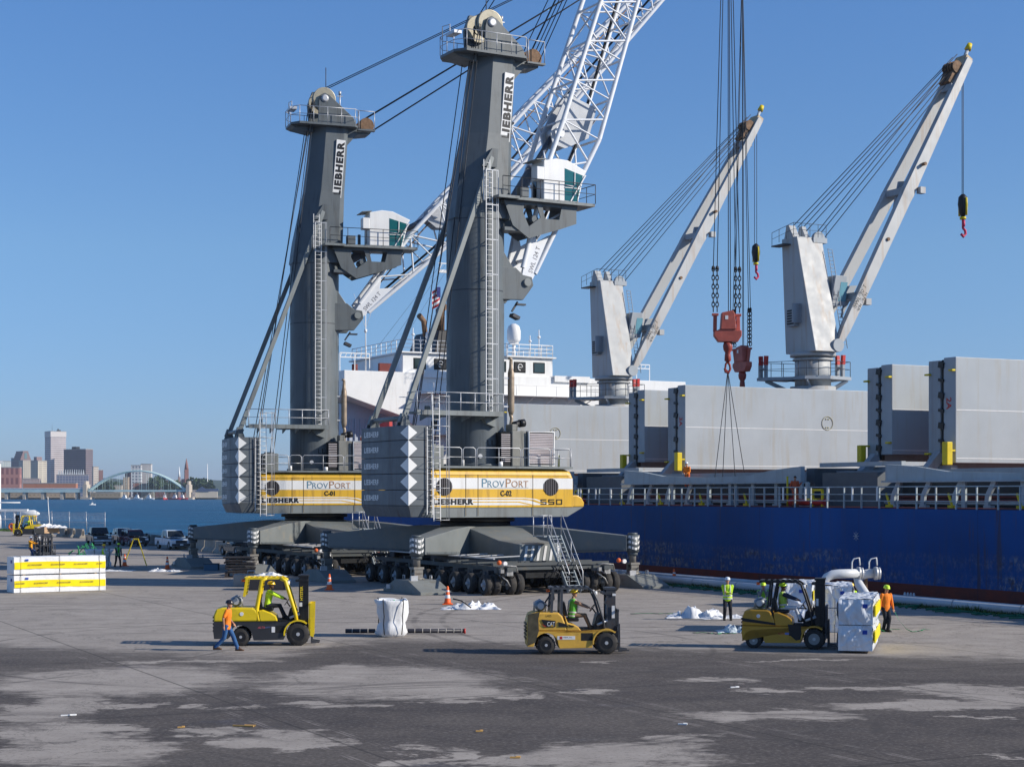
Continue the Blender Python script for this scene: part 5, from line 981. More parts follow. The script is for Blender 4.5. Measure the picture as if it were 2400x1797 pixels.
    mb = MB(); mb.T = Matrix.Translation((hx.x, 0, hz)) @ rt @ Matrix.Diagonal((.84, .84, 1, 1)); mb.bb(-.25, -.02, -.435, -.425, -.3, -.05); mb.build('nameplate', m_white, c)
    for x in (-1.0, .82): mb = MB(); mb.T = Matrix.Translation((hx.x, 0, hz)) @ rt @ Matrix.Diagonal((.84, .84, 1, 1)); mb.bar((x, -.2 if x < 0 else .2, .05), (x, 0, -1.1), .22, .28); mb.box((x, -.2 if x < 0 else .2, .02), (.5, .3, .16)); mb.build('chain_lug', m_hook, c, .02)
    mb = MB(); mb.T = Matrix.Translation((hx.x, 0, hz)) @ rt @ Matrix.Diagonal((.84, .84, 1, 1)); mb.lathe([(.3, -1.75), (.38, -2.0), (.34, -2.25), (.2, -2.45), (.24, -2.6), (.26, -2.95), (.12, -3.05)], n=14); mb.tube([(0, 0, -3.0), (.16, 0, -3.25), (.2, 0, -3.5), (.05, 0, -3.75), (-.18, 0, -3.68), (-.24, 0, -3.45)], .09, 8); mb.tube([(0, 0, -3.0), (-.16, 0, -3.2), (-.2, 0, -3.5), (0, 0, -3.7)], .08, 8); mb.build('hook', M('hook_dark_red', (.3, .05, .035), .5, dirt=SOOT, dirt_sc=3), c)
    return c, hx, hz
c2, hx2, hz2 = harbour_crane(-2.2, 102.2, 29, 'nearer tall grey harbour crane with yellow house numbered C-02', 'C-02', 70.0, 45.0, 17.0)
c1, hx1, hz1 = harbour_crane(-14.1, 121.8, 19, 'farther tall grey harbour crane with yellow house numbered C-01', 'C-01', 47.6, 45.3, 16.6, -62.)
print('CRANE TIPS', c2.matrix_basis @ hx2, hz2, c1.matrix_basis @ hx1, hz1)
# ================================================================ PEOPLE
m_skin = M('skin', (.42, .22, .14), .6, var=.06, sc=6)
m_skin2 = M('skin_dark', (.09, .045, .03), .6, var=.06, sc=6)
m_jean = M('blue_denim', (.03, .10, .25), .85, var=.25, sc=8, bump=.3, bsc=25)
m_navy = M('dark_trousers', (.012, .014, .022), .85, var=.3, sc=8, bump=.3, bsc=25)
m_khaki = M('khaki_trousers', (.22, .14, .08), .85, var=.2, sc=8, bump=.3, bsc=25)
m_lime = M('hi_vis_lime', (.52, .80, .03), .7, var=.1, sc=8, bump=.3, bsc=22)
m_green = M('vest_green', (.12, .48, .05), .7, var=.12, sc=8, bump=.3, bsc=22)
m_oshirt = M('orange_shirt', (.85, .22, .015), .8, var=.1, sc=7, bump=.4, bsc=20)
m_orange2 = M('orange_coverall', (.5, .09, .03), .8, var=.12, sc=7)
m_boot = M('leather_boot', (.09, .045, .025), .7, var=.2, sc=12)
m_bboot = M('black_boot', (.012, .011, .011), .6)
m_band = M('reflective_band', (.62, .62, .6), .4)
m_hatY = M('hard_hat_yellow', (.85, .55, .01), .3); m_hatL = M('hard_hat_lime', (.6, .85, .03), .3); m_hatW = M('hard_hat_white', (.62, .68, .75), .3); m_hatK = M('hard_hat_black', (.02, .018, .025), .3)
m_hair = M('dark_hair', (.02, .013, .01), .9)
def ik(a, b, l1, l2, pole):
    a = Vector(a); b = Vector(b); d = b - a; L = min(d.length, (l1+l2)*.999); u = d.normalized(); b2 = a + u*L
    x = (l1*l1 - l2*l2 + L*L)/(2*L); h = math.sqrt(max(0, l1*l1 - x*x)); p = Vector(pole); p = (p - u*p.dot(u)).normalized(); return a + u*x + p*h, b2
def remesh(o, vx, sm=2):
    m = o.modifiers.new('remesh', 'REMESH'); m.mode = 'VOXEL'; m.voxel_size = vx; m.use_smooth_shade = True
    s = o.modifiers.new('smooth', 'SMOOTH'); s.iterations = sm; s.factor = .5; return o
def person(label, loc, rz, hands, feet, pelvis=(0, 0, .94), lean=0., twist=0., shirt=None, sleeve=1, vest=None, trousers=None, boots=None, hat=None, hat_brim=False, skin=None, head_turn=0., nod=0., gloves=False, beard=False, group=None, h=1., bands=True, knee_pole=(1, 0, 0)):
    """hands / feet: {'L':(x,y,z),'R':...}; faces +x. body is one skin; clothing pieces are its children"""
    t = thing('person', label, 'person', loc, rz, group); t.scale = (h,)*3; sk_ = skin or m_skin
    pv = Vector(pelvis); rl = Matrix.Rotation(R(lean), 3, 'Y'); up = rl @ Vector((0, 0, 1)); fw = rl @ Vector((1, 0, 0)); tw = Matrix.Rotation(R(twist), 3, up)
    ch = pv + up*.36; nk = pv + up*.54; hd = nk + up*.15 + Vector((.025, 0, 0)); side = tw @ Vector((0, 1, 0))
    sh = {'L': pv + up*.47 + side*.185, 'R': pv + up*.47 - side*.185}
    hp = {'L': pv + Vector((0, .09, -.03)), 'R': pv + Vector((0, -.09, -.03))}
    el, wr, kn, an = {}, {}, {}, {}
    for k, s in (('L', 1), ('R', -1)):
        el[k], wr[k] = ik(sh[k], hands[k], .29, .26, (-.35, s*.45, -.8)); kn[k], an[k] = ik(hp[k], feet[k], .43, .43, knee_pole)
    R_ = lambda c, rx, ry, u_, n=12: [c + (fw*math.cos(6.2831853*i/n))*rx + (side*math.sin(6.2831853*i/n))*ry for i in range(n)]
    def torso(mb, g): mb.rings([R_(pv-up*.1, .115+g, .16+g, up), R_(pv+up*.02, .12+g, .165+g, up), R_(pv+up*.14, .105+g, .145+g, up), R_(pv+up*.3, .12+g, .165+g, up), R_(pv+up*.42, .115+g, .18+g, up), R_(pv+up*.49, .085+g, .16+g, up), R_(nk, .055+g*.4, .06+g*.4, up)])
    def limb(mb, pts, rad, n=10): mb.tube(pts, rad, n); [mb.ball(p, r_*1.0, n, 6) for p, r_ in zip(pts, rad)]
    mb = MB(); torso(mb, 0); mb.cyl(pv+up*.48, nk+up*.08, .058, .052, 10)
    ht = Matrix.Rotation(R(head_turn), 3, 'Z') @ Matrix.Rotation(R(nod), 3, 'Y')
    hv = lambda x, y, z: hd + ht @ Vector((x, y, z))
    for (c, r_) in (((0, 0, .03), (.092, .073, .095)), ((.02, 0, -.03), (.072, .06, .085)), ((.075, 0, -.015), (.022, .014, .026)), ((.06, 0, -.085), (.03, .035, .025)), ((0, .075, 0), (.02, .012, .03)), ((0, -.075, 0), (.02, .012, .03)), ((.082, 0, -.055), (.012, .024, .008))): 
        i0 = len(mb.v); mb.ball((0, 0, 0), r_, 12, 8); 
        for i in range(i0, len(mb.v)): mb.v[i] = hd + ht @ (mb.v[i] + Vector(c))
    for k, s in (('L', 1), ('R', -1)):
        limb(mb, [sh[k], el[k], wr[k]], [.052, .042, .028]); limb(mb, [hp[k], kn[k], an[k]], [.082, .057, .04])
        d = (wr[k]-el[k]).normalized(); sd = d.cross(Vector((0, 0, 1))); sd = (sd if sd.length > .2 else Vector((0, 1, 0))).normalized(); nrm = sd.cross(d)
        pm = wr[k] + d*.045; mb.rings([[wr[k]+d*a+sd*(b*u_)+nrm*(c_*v_) for u_, v_ in ((-1, -1), (0, -1.25), (1, -1), (1, 1), (0, 1.25), (-1, 1))] for a, b, c_ in ((-.01, .025, .018), (.04, .04, .016), (.085, .04, .013))])
        for f, (o_, ln) in enumerate(((-.03, .062), (-.01, .072), (.01, .068), (.03, .052))):
            b0 = wr[k]+d*.08+sd*o_; b1 = b0+d*ln*.5+nrm*-.012*s; b2 = b1+d*ln*.3-nrm*.03; mb.tube([b0, b1, b2], [.0105, .0095, .0085], 6)
        mb.tube([wr[k]+d*.03+sd*.035*s, wr[k]+d*.06+sd*.062*s, wr[k]+d*.09+sd*.06*s-nrm*.02], [.013, .011, .009], 6)
        mb.rings([[an[k]+Vector((x, y*w_, z)) for y, z in ((-.04, -.09), (.04, -.09), (.035, zt), (-.035, zt))] for x, w_, zt in ((-.07, .8, 0), (.05, 1, -.01), (.14, 1, -.05), (.19, .7, -.07))], sm=True)
    bo = remesh(mb.build('body', sk_, t), .0085, 1)
    mb = MB()
    for y in (-.03, .03): mb.ball(hv(.088, y, .012), .009, 6, 4)
    mb.build('eyes', m_black, t)
    if not hat or beard:
        mb = MB(); mb.ball(hv(-.008, 0, .045), (.1, .082, .085), 12, 8, z0=-.2); mb.build('hair', m_hair, t)
    if beard: mb = MB(); mb.ball(hv(.055, 0, -.075), (.045, .055, .045), 10, 6); mb.build('beard', m_hair, t)
    if hat:
        mb = MB(); out = []
        for r_, z in ((.128, .045), (.124, .06), (.118, .1), (.1, .14), (.06, .165), (.01, .172)): out.append([hv(.0+r_*1.12*math.cos(a*.3927)*(1.18 if (z < .05 and math.cos(a*.3927) > .6) else 1), r_*.95*math.sin(a*.3927), z) for a in range(16)])
        mb.rings(out)
        if hat_brim: mb.rings([[hv(.16*math.cos(a*.3927)*1.05, .155*math.sin(a*.3927), z) for a in range(16)] for z in (.04, .05)])
        mb.build('hard_hat', hat, t)
    if shirt:
        mb = MB(); torso(mb, .016); mb.rings([R_(pv-up*.16, .125, .172, up), R_(pv-up*.05, .138, .182, up)])
        for k in 'LR':
            e = el[k] if sleeve >= 1 else sh[k].lerp(el[k], .72)
            if sleeve >= 1: limb(mb, [sh[k], el[k], el[k].lerp(wr[k], .93)], [.074, .058, .043])
            else: limb(mb, [sh[k], e], [.074, .066])
        remesh(mb.build('shirt', shirt, t), .014, 3)
    if vest:
        mb = MB(); torso(mb, .034); mb.rings([R_(pv-up*.14, .15, .195, up), R_(pv-up*.02, .152, .196, up)])
        for k in 'LR': mb.ball(sh[k]+Vector((0, 0, .0)), .078, 10, 6)
        vo = remesh(mb.build('vest', vest, t), .014, 3)
        if bands:
            mb = MB()
            for a, b, g_ in ((.06, .11, .052), (-.06, -.015, .056)): mb.rings([R_(pv+up*z, .112+g_, .152+g_, up, 16) for z in (a, b)], cap=False)
            for s in (-1, 1): mb.tube([pv+up*.1+side*.1*s+fw*.152, pv+up*.3+side*.11*s+fw*.165, pv+up*.5+side*.11*s+fw*.09, pv+up*.53+side*.11*s, pv+up*.45+side*.11*s-fw*.13, pv+up*.1+side*.1*s-fw*.152], .022, 6)
            mb.build('reflective_band', m_band, vo)
    if trousers:
        mb = MB(); mb.rings([R_(pv-up*.13, .125, .172, up), R_(pv+up*.06, .128, .17, up)])
        for k in 'LR': limb(mb, [hp[k], kn[k], an[k]+Vector((0, 0, -.01))], [.102, .078, .064])
        mb.ball(pv+Vector((0, 0, -.05)), (.13, .17, .12), 12, 8); remesh(mb.build('trousers', trousers, t), .014, 2)
    mb = MB()
    for k in 'LR': mb.rings([[an[k]+Vector((x, y*w_, z)) for y, z in ((-.052, -.095), (.052, -.095), (.046, zt*.3-.03), (.036, zt), (-.036, zt), (-.046, zt*.3-.03))] for x, w_, zt in ((-.085, .75, .0), (-.07, 1, .05), (.05, 1, .05), (.09, 1, -.0), (.16, 1.05, -.035), (.215, .75, -.06))], sm=True)
    mb.build('boots', boots or m_boot, t)
    if gloves:
        mb = MB(); [mb.ball(wr[k]+(wr[k]-el[k]).normalized()*.045, (.055, .05, .05), 8, 6) for k in 'LR']; mb.build('gloves', m_khaki, t)
    return t
# ================================================================ FORKLIFTS   (x forward, y left, z up, origin on the ground under the front axle)
def forklift(style, label, loc, rz, scale=1., group='forklift trucks on the yard'):
    st = dict(cat=dict(col=M('truck_mustard', (.72, .42, .065), .42, var=.12, sc=1.5, dirt=(.12, .09, .05), dirt_amt=.55, dirt_sc=1.6), frame=m_black, low=None, gt=2.24, gz=.0, fw=.38, rw=.31, rx=-2.03, mast_m=m_dsteel, guard=M('guard_grey', (.06, .065, .075), .45, sc=3), rear=-2.69, top=1.41, mz=2.15),
              hys=dict(col=M('truck_yellow', (.80, .58, .015), .35, var=.06, sc=1.5, dirt=(.3, .2, .05), dirt_amt=.35, dirt_sc=2), frame=m_black, low=M('truck_charcoal', (.03, .032, .038), .5, sc=2), gt=2.42, fw=.41, rw=.32, rx=-2.02, mast_m=m_black, guard=None, rear=-2.98, top=1.36, mz=2.42),
              yal=dict(col=M('truck_ochre', (.55, .29, .03), .38, var=.1, sc=1.5, dirt=(.15, .1, .04), dirt_amt=.4, dirt_sc=2), frame=m_black, low=None, gt=2.36, fw=.36, rw=.27, rx=-2.09, mast_m=m_black, guard=m_black, rear=-2.5, top=1.36, mz=2.38))[style]
    t = thing('forklift', label, 'forklift', loc, rz, group); t.scale = (scale,)*3
    col = st['col']; gm = st['guard'] or col; fw, rw, rx, re = st['fw'], st['rw'], st['rx'], st['rear']; W = .62
    # lower chassis between the axles with arches
    low = st['low'] or col
    arch_r = [(rx + (rw+.1)*math.cos(R(a)), rw + (rw+.1)*math.sin(R(a))) for a in range(0, 181, 20)]
    arch_f = [((fw+.08)*math.cos(R(a)), fw + (fw+.08)*math.sin(R(a))) for a in range(60, 181, 20)]
    zl = .86 if style == 'hys' else .78
    mb = MB(); prof = [(re+.03, .26), (re, .55), (re+.02, zl)] + [(.28, zl-.02)] + arch_f + [(-fw-.1, .22), (rx+rw+.14, .2)] + arch_r + [(rx-rw-.12, .26)]
    mb.prism(prof, -W, W); mb.build('chassis', low, t, .025)
    # counterweight / engine hood
    mb = MB(); prof = [(re+.01, zl+.004), (re+.02, 1.1), (re+.1, st['top']-.06), (re+.3, st['top']), (-1.62, st['top']-.01), (-1.5, 1.3), (-1.38, zl+.25), (-1.32, zl+.004)]
    mb.rings([[(x, y*(1-.0*x), z) for x, z in prof] for y in (-W+.015, -.3, .3, W-.015)], sm=False); cw = mb.build('counterweight', M('worn_mustard', (.26, .21, .1), .6, var=.3, sc=2.5, dirt=(.06, .06, .05), dirt_amt=.8, dirt_sc=2) if False else col, t, .05)
    mb = MB(); mb.prism([(-1.34, zl+.006), (-1.4, 1.24), (-1.25, 1.27), (-.95, 1.16), (-.78, 1.04), (-.72, zl+.006)] if style != 'cat' else [(-1.34, zl+.006), (-1.4, 1.3), (-1.3, 1.05), (-1.1, 1.0), (-.95, .92), (-.85, zl+.006)], -W+.02, W-.02); mb.build('hood', col, t, .03)
    # step well
    mb = MB(); mb.bb(-.86, -.46, -W-.003, -W+.05, .46, .72); mb.build('step', m_dark, t)
    mb = MB(); mb.bb(-.9, -.35, -.5, .5, zl+.002, zl+.06); mb.build('floor_plate', m_dark, t)
    # rear grille
    mb = MB()
    for k in range(5): mb.bb(re-.03, re+.02, -.45, .45, .5+k*.12, .56+k*.12)
    mb.build('rear_grille', m_black, t)
    # front cowl and fenders
    mb = MB(); mb.prism([(-.42, zl), (-.3, 1.3), (-.18, 1.38), (-.02, 1.0), (.06, zl)], -.42, .42); mb.build('cowl', m_dark if style != 'cat' else m_black, t, .03)
    for s in (-1, 1):
        mb = MB(); r0, r1 = fw+.05, fw+.10; y0, y1 = s*(W-.28), s*(W+.06)
        A = [((r1)*math.cos(R(a)), fw+r1*math.sin(R(a))) for a in range(50, 186, 15)]; B = [(r0*math.cos(R(a)), fw+r0*math.sin(R(a))) for a in range(185, 49, -15)]
        mb.prism(A + B, min(y0, y1), max(y0, y1)); mb.build('fender', col, t)
    # wheels
    for x, r, y, wd in ((0, fw, W-.1, .26), (rx, rw, W-.14, .2)):
        for s in (-1, 1):
            mb = MB(); mb.lathe([(r*.55, -wd/2), (r*.9, -wd/2), (r, -wd*.36), (r*.985, 0), (r, wd*.36), (r*.9, wd/2), (r*.55, wd/2)], (0, 0, 0), (0, 1, 0), 32, 0, False)
            for k in range(20): a = R(k*18); mb.box((r*.97*math.cos(a), wd*.27*(1 if k % 2 else -1), r*.97*math.sin(a)), (.05, wd*.45, r*.09), Matrix.Rotation(-a, 3, 'Y').to_3x3())
            tw = mb.build('wheel', m_rubber, t); tw.location = (x, s*y, r)
            mb = MB(); rm_ = {'cat': m_black, 'hys': m_black, 'yal': M('rim_pale', (.26, .26, .25), .5)}[style]
            mb.lathe([(r*.2, s*wd*.30), (r*.3, s*wd*.22), (r*.48, s*wd*.28), (r*.56, s*wd*.46), (r*.585, s*wd*.46)], (0, 0, 0), (0, 1, 0), 24, 0); mb.cyl((0, s*wd*.2, 0), (0, s*wd*.5, 0), r*.16, n=12, k=1)
            for k in range(8): a = k*.785; mb.cyl((r*.32*math.cos(a), s*wd*.2, r*.32*math.sin(a)), (r*.32*math.cos(a), s*wd*.34, r*.32*math.sin(a)), .018, n=5, k=1)
            mb.build('rim', [rm_, m_galv], tw)
    # overhead guard
    gt = st['gt']; yy = W-.1; fp = (-.06, zl+.1); ft = (-.46, gt-.03); bt = (-1.3, gt-.03); rt = (-1.82, gt-.06)
    for s in (-1, 1):
        mb = MB(); y = s*yy
        bwid = .13 if style == 'hys' else .08
        if style == 'cat': mb.bar((-1.52, y, 1.3), (-1.5, y, gt-.05), .1, .08); mb.bar((-1.85, y, 1.4), (-1.8, y, gt-.05), .1, .08)
        else: mb.tube([(-1.42, y, zl+.05), (-1.46, y, 1.3), (-1.28, y, gt-.1), (-1.1, y, gt-.03)], [bwid*.75, bwid*.6, bwid*.5, bwid*.4], 8)
        mb.tube([(-.05, y, zl+.02), (-.1, y, 1.15), (-.3, y, 1.8), (-.45, y, gt-.12), (-.62, y, gt-.03)], [bwid*.5]*5, 8)
        mb.bar((-.58, y, gt-.03), (-1.85, y, gt-.03), .07, .07)
        if style == 'hys': mb.bar((-1.9, y, 1.75), (-1.8, y, gt-.03), .12, .09)
        if style == 'yal': mb.bar((-1.6, y, 1.4), (-1.5, y, gt-.05), .1, .06)
        mb.build('guard_pillar', gm, t)
    mb = MB()
    for k in range(7): mb.bar((-.6-k*.2, -yy, gt-.01), (-.6-k*.2, yy, gt-.01), .05, .05)
    mb.bar((-1.85, -yy, gt-.03), (-1.85, yy, gt-.03), .08, .08); mb.build('guard_roof', gm, t)
    # seat, steering wheel, gas bottle, lamps
    mb = MB(); mb.box((-1.12, 0, 1.28 if style != 'cat' else 1.14), (.46, .5, .13)); mb.build('seat_cushion', m_black, t, .04)
    mb = MB(); mb.box((-1.38, 0, 1.5), (.12, .48, .5), (0, -.2, 0)); mb.build('seat_backrest', m_black, t, .04)
    mb = MB(); mb.tube([(-.42+.04*math.cos(a)*4*.5, .17*math.sin(a), 1.52+.16*math.cos(a)*.7) for a in [R(k*30) for k in range(12)]], .014, 6, closed=True); mb.cyl((-.3, 0, 1.35), (-.42, 0, 1.52), .025, n=8); mb.build('steering_wheel', m_black, t)
    mt_ = M('gas_bottle', (.2, .23, .26) if style != 'yal' else (.4, .33, .2), .4, .4, sc=4)
    mb = MB(); mb.lathe([(.08, -.36), (.15, -.33), (.185, -.24), (.185, .22), (.15, .3), (.08, .34)], (-2.2 if style != 'yal' else -1.9, 0, st['top']+.2), (0, 1, 0), 20); mb.build('gas_bottle', mt_, t)
    mb = MB(); x_ = -2.2 if style != 'yal' else -1.9
    for y in (-.2, .2): mb.tube([(x_-.2, y, st['top']-.02), (x_-.19, y, st['top']+.3), (x_, y, st['top']+.4), (x_+.19, y, st['top']+.3), (x_+.2, y, st['top']-.02)], .016, 6)
    mb.cyl((x_, -.37, st['top']+.2), (x_, -.3, st['top']+.2), .11, n=14); mb.build('bottle_bracket', m_galv, t)
    if style == 'cat': mb = MB(); mb.tube([(-2.0, -.3, 1.65), (-1.95, -.3, 1.6), (-1.75, -.35, 1.85), (-1.78, -.4, 2.05)], .035, 6); mb.tube([(-2.05, -.3, 1.72), (-1.9, -.3, 1.95), (-1.85, -.3, 2.1)], .03, 6); mb.build('swing_arm', m_dsteel, t)
    mb = MB(); mb.cyl((-1.95, -.3, gt-.16), (-1.95, -.3, gt-.06), .06, n=10); mb.build('beacon', m_orange, t)
    for y in (-.45, .45): mb = MB(); mb.cyl((-.4, y, gt-.2), (-.3, y, gt-.2), .07, n=12); mb.build('work_lamp', m_white, t)
    # mast
    mz = st['mz']
    for s in (-1, 1):
        mb = MB(); y = s*.36
        mb.bb(.02, .2, y-.04, y+.04, .12, mz-.03); mb.bb(.2, .34, y-.03-s*.06, y+.03-s*.06, .15, mz); mb.build('mast_rail', st['mast_m'], t)
        mb = MB(); mb.cyl((.12, s*.24, .3), (.12, s*.24, mz-.3), .05, n=10); mb.build('lift_cylinder', m_galv, t)
    mb = MB(); mb.bb(.0, .36, -.4, .4, mz, mz+.07); mb.bb(.05, .3, -.38, -.34, mz-.6, mz+.01); mb.bb(.02, .18, -.36, .36, mz-.5, mz-.4); mb.bb(-.1, .34, -.42, .42, mz-.16, mz-.08); mb.build('mast_crossbar', st['mast_m'], t)
    mb = MB(); mb.bb(.02, .2, -.36, .36, .2, .34); mb.build('mast_foot', st['mast_m'], t)
    mb = MB()
    for y in (-.1, .1): mb.bb(.13, .17, y-.03, y+.03, .4, mz-.1)
    for y in (-.3, .3): mb.tube([(.2, y, .9), (.28, y, 1.7), (.2, y, mz-.05)], .02, 5)
    mb.build('chain_and_hose', m_rope, t)
    for s in (-1, 1): mb = MB(); mb.cyl((-.3, s*.5, .98), (.05, s*.42, 1.12), .045, n=8); mb.build('tilt_cylinder', m_galv, t)
    cm = col if style == 'hys' else m_dsteel
    mb = MB(); 
    cz = .0
    for z in (.38, .78): mb.bb(.36, .44, -.6, .6, z+cz, z+.14+cz)
    for y in (-.58, .58) if style == 'hys' else (-.56, -.28, 0, .28, .56): mb.bb(.38, .42, y-.03, y+.03, .38+cz, 1.48+cz)
    mb.bb(.37, .43, -.6, .6, 1.42+cz, 1.5+cz)
    if style == 'hys': mb.prism([(.43, .35), (.55, .3), (.58, 1.5), (.43, 1.5)], -.62, -.55); mb.prism([(.43, .35), (.55, .3), (.58, 1.5), (.43, 1.5)], .55, .62)
    mb.build('carriage', cm, t)
    for y in (-.3, .3):
        mb = MB(); x1 = .75 if style == 'hys' else .8; mb.prism([(.44, 1.0), (.49, 1.0), (.5, .16), (x1, .12), (x1, .08), (.44, .07)], y-.07, y+.07); mb.build('fork', m_dsteel, t)
    # lettering and stickers on the right-hand side
    yl = -W-.004
    if style == 'cat':
        mb = MB(); mb.prism([(-2.2, 1.18), (-1.72, 1.13), (-1.72, .93), (-2.08, .92)], yl-.002, yl+.01); mb.prism([(-1.62, 1.09), (-1.36, 1.02), (-1.3, .93), (-1.62, .93)], yl-.002, yl+.02); mb.prism([(-1.28, 1.0), (-1.12, .96), (-1.08, .93), (-1.25, .93)], yl-.002, yl+.02); mb.build('side_decal', m_letter, t)
        text('CAT', m_white, t, (-2.0, yl-.006, .955), (1, 0, 0), (0, 0, 1), .26, .14, .008)
        mb = MB(); mb.prism([(-1.89, .95), (-1.84, 1.0), (-1.79, .95)], yl-.012, yl-.01); mb.build('emblem', m_yel, t)
        mb = MB(); mb.prism([(-2.2, 1.05), (-2.08, .93), (-2.02, .93), (-2.16, 1.0)], yl-.005, yl-.003); mb.build('decal_red', m_red, t)
        text('L405', m_letter, t, (-2.05, -W+.008, 1.26), (1, 0, 0), (0, 0, 1), .19, .075)
        mb = MB(); mb.bb(-1.66, -1.06, yl-.003, yl+.01, .5, .62); mb.build('sticker', m_white, t)
        mb = MB(); mb.bb(-1.58, -1.49, yl-.007, yl-.004, .515, .605); mb.build('sticker_mark', m_red, t)
        text('M&R, Inc.', m_letter, t, (-1.45, yl-.006, .55), (1, 0, 0), (0, 0, 1), .3, .045)
        mb = MB(); mb.bb(.2, .3, -.436, -.43, 1.2, 1.62); mb.bb(.22, .34, -.436, -.43, mz-.2, mz-.12); mb.build('mast_sticker', m_white, t)
        mb = MB(); mb.prism([(-2.66, 1.35), (-2.35, 1.41), (-2.25, 1.42), (-2.3, 1.2), (-2.28, .8), (-2.4, .4), (-2.66, .3)], -W-.006, -W-.001); mb.build('grime_patch', M('grime', (.075, .065, .04), .8, var=.4, sc=5), t)
    if style == 'hys':
        mb = MB(); mb.bb(.05, .17, -.404, -.4, 1.55, 2.15); hb = mb.build('mast_label', m_black, t); text('HYSTER', M('letter_yellow', (.8, .6, .02), .5), hb, (.165, -.408, 1.6), (0, 0, 1), (-1, 0, 0), .5, .1, .02)
        mb = MB(); mb.cyl((-1.98, -W+.01, 1.14), (-1.98, -W-.0, 1.14), .07, n=18); mb.build('round_badge', m_white, t)
        mb = MB(); mb.bb(-.93, -.81, yl-.003, yl, .48, .68); mb.bb(.04, .14, -.41, -.405, 1.38, 1.52); mb.build('sticker', m_white, t)
        text('ALTA', M('letter_pink', (.6, .12, .15), .5), t, (-1.42, yl-.004, .62), (1, 0, 0), (0, 0, 1), .25, .075, .01, italic=.3); text('60FT', m_letter, t, (-1.16, -W-.007, .78), (1, 0, 0), (0, 0, 1), .4, .05)
        text('LIFTS', M('letter_blue', (.15, .2, .5), .5), t, (-1.15, yl-.004, .635), (1, 0, 0), (0, 0, 1), .18, .05)
    if style == 'yal':
        mb = MB(); mb.prism([(re+.02, 1.06), (re+.02, .94), (-1.32, .82), (-1.34, .9)], -W-.003, -W+.01); mb.prism([(-.9, .86), (-.45, .82), (-.42, .35), (-.62, .3), (-.85, .5)], -W-.004, -W+.01); mb.build('side_stripe', m_black, t)
        mb = MB(); mb.cyl((-1.92, -W+.01, 1.13), (-1.92, -W-.0, 1.13), .065, n=18); mb.build('round_badge', m_white, t)
        text('ALTA', M('letter_red2', (.45, .05, .04), .5), t, (-1.25, yl-.003, .5), (1, 0, 0), (0, 0, 1), .22, .07, .01, italic=.3); mb = MB(); mb.bb(-1.0, -.86, yl-.003, yl, .5, .57); mb.build('sticker', M('letter_blue', (.15, .2, .5), .5), t)
        mb = MB(); mb.bb(.06, .14, -.41, -.405, 1.5, 1.75); mb.build('mast_sticker', m_white, t)
    return t
def seated(ft, style, label, **kw):
    """driver placed in the seat of forklift ft; stays a thing of its own"""
    c, s = math.cos(ft.rotation_euler.z), math.sin(ft.rotation_euler.z); z = ft.location.z; k = ft.scale.x
    off = Vector((-1.1*k, 0, 0)); p = Vector((ft.location.x + c*off.x, ft.location.y + s*off.x, z))
    sz = (1.42 if style != 'cat' else 1.3)
    a = dict(pelvis=(0, 0, sz), hands={'L': (.62, .14, sz+.22), 'R': (.62, -.14, sz+.2)}, feet={'L': (.62, .14, sz-.42), 'R': (.6, -.14, sz-.42)}, lean=-3)
    a.update(kw); return person(label, p, math.degrees(ft.rotation_euler.z), **a)
def G(px, py, dz=0): Y = 21600./(py-1156.); return ((px-1200)*Y/4000., Y, dz)
# the three trucks in the foreground
fh = forklift('hys', 'bright yellow forklift with charcoal lower body and black mast, nearest the walking man', (-7.65, 61.2, 0), 5, 1.0)
seated(fh, 'hys', 'driver in plain lime shirt and yellow hard hat inside the bright yellow forklift', shirt=m_lime, trousers=m_navy, hat=m_hatY, skin=m_skin2, boots=m_bboot, lean=8)
fc = forklift('cat', 'mustard forklift with dark guard and grimy counterweight in the middle of the yard', (3.14, 58.0, 0), 3.5, 1.0)
seated(fc, 'cat', 'driver in green safety vest and khaki trousers inside the mustard forklift', shirt=M('tan_shirt', (.3, .18, .12), .8), vest=m_green, trousers=m_khaki, hat=m_hatY, lean=4)
fy = forklift('yal', 'ochre forklift with black guard carrying two white wrapped bundles', (10.6, 59.7, 0), -13, 1.0)
seated(fy, 'yal', 'bearded driver in dark shirt, lime vest and wide lime hard hat inside the ochre forklift', shirt=M('slate_shirt', (.02, .03, .06), .8), vest=M('lime_vest', (.4, .6, .08), .7), trousers=M('white_trousers', (.6, .62, .66), .8), hat=m_hatL, hat_brim=True, skin=m_skin2, beard=True, boots=m_bboot)
# far truck on the left edge, facing left
ff = forklift('hys', 'far yellow forklift facing left near the water on the left', (-62.4, 216, 0), 184, 1.08, 'forklift trucks on the yard')
seated(ff, 'hys', 'driver in lime top on the far left forklift near the water', shirt=m_lime, trousers=m_navy, hat=m_hatW)
# dark truck behind the lumber, mast towards us
fd = forklift('cat', 'dark forklift with raised bare mast standing behind the striped lumber stack', (-35.6, 130.5, 0), -62, 1.0)
for o in fd.children:
    if o.name.split('.')[0] in ('counterweight', 'hood', 'chassis', 'fender'): 
        for i in range(len(o.material_slots)): o.material_slots[i].link = 'OBJECT'; o.material_slots[i].material = m_dsteel
    if o.name.split('.')[0] in ('lettering', 'side_decal', 'emblem', 'decal_red', 'sticker', 'sticker_mark', 'grime_patch', 'mast_sticker'): bpy.data.objects.remove(o)
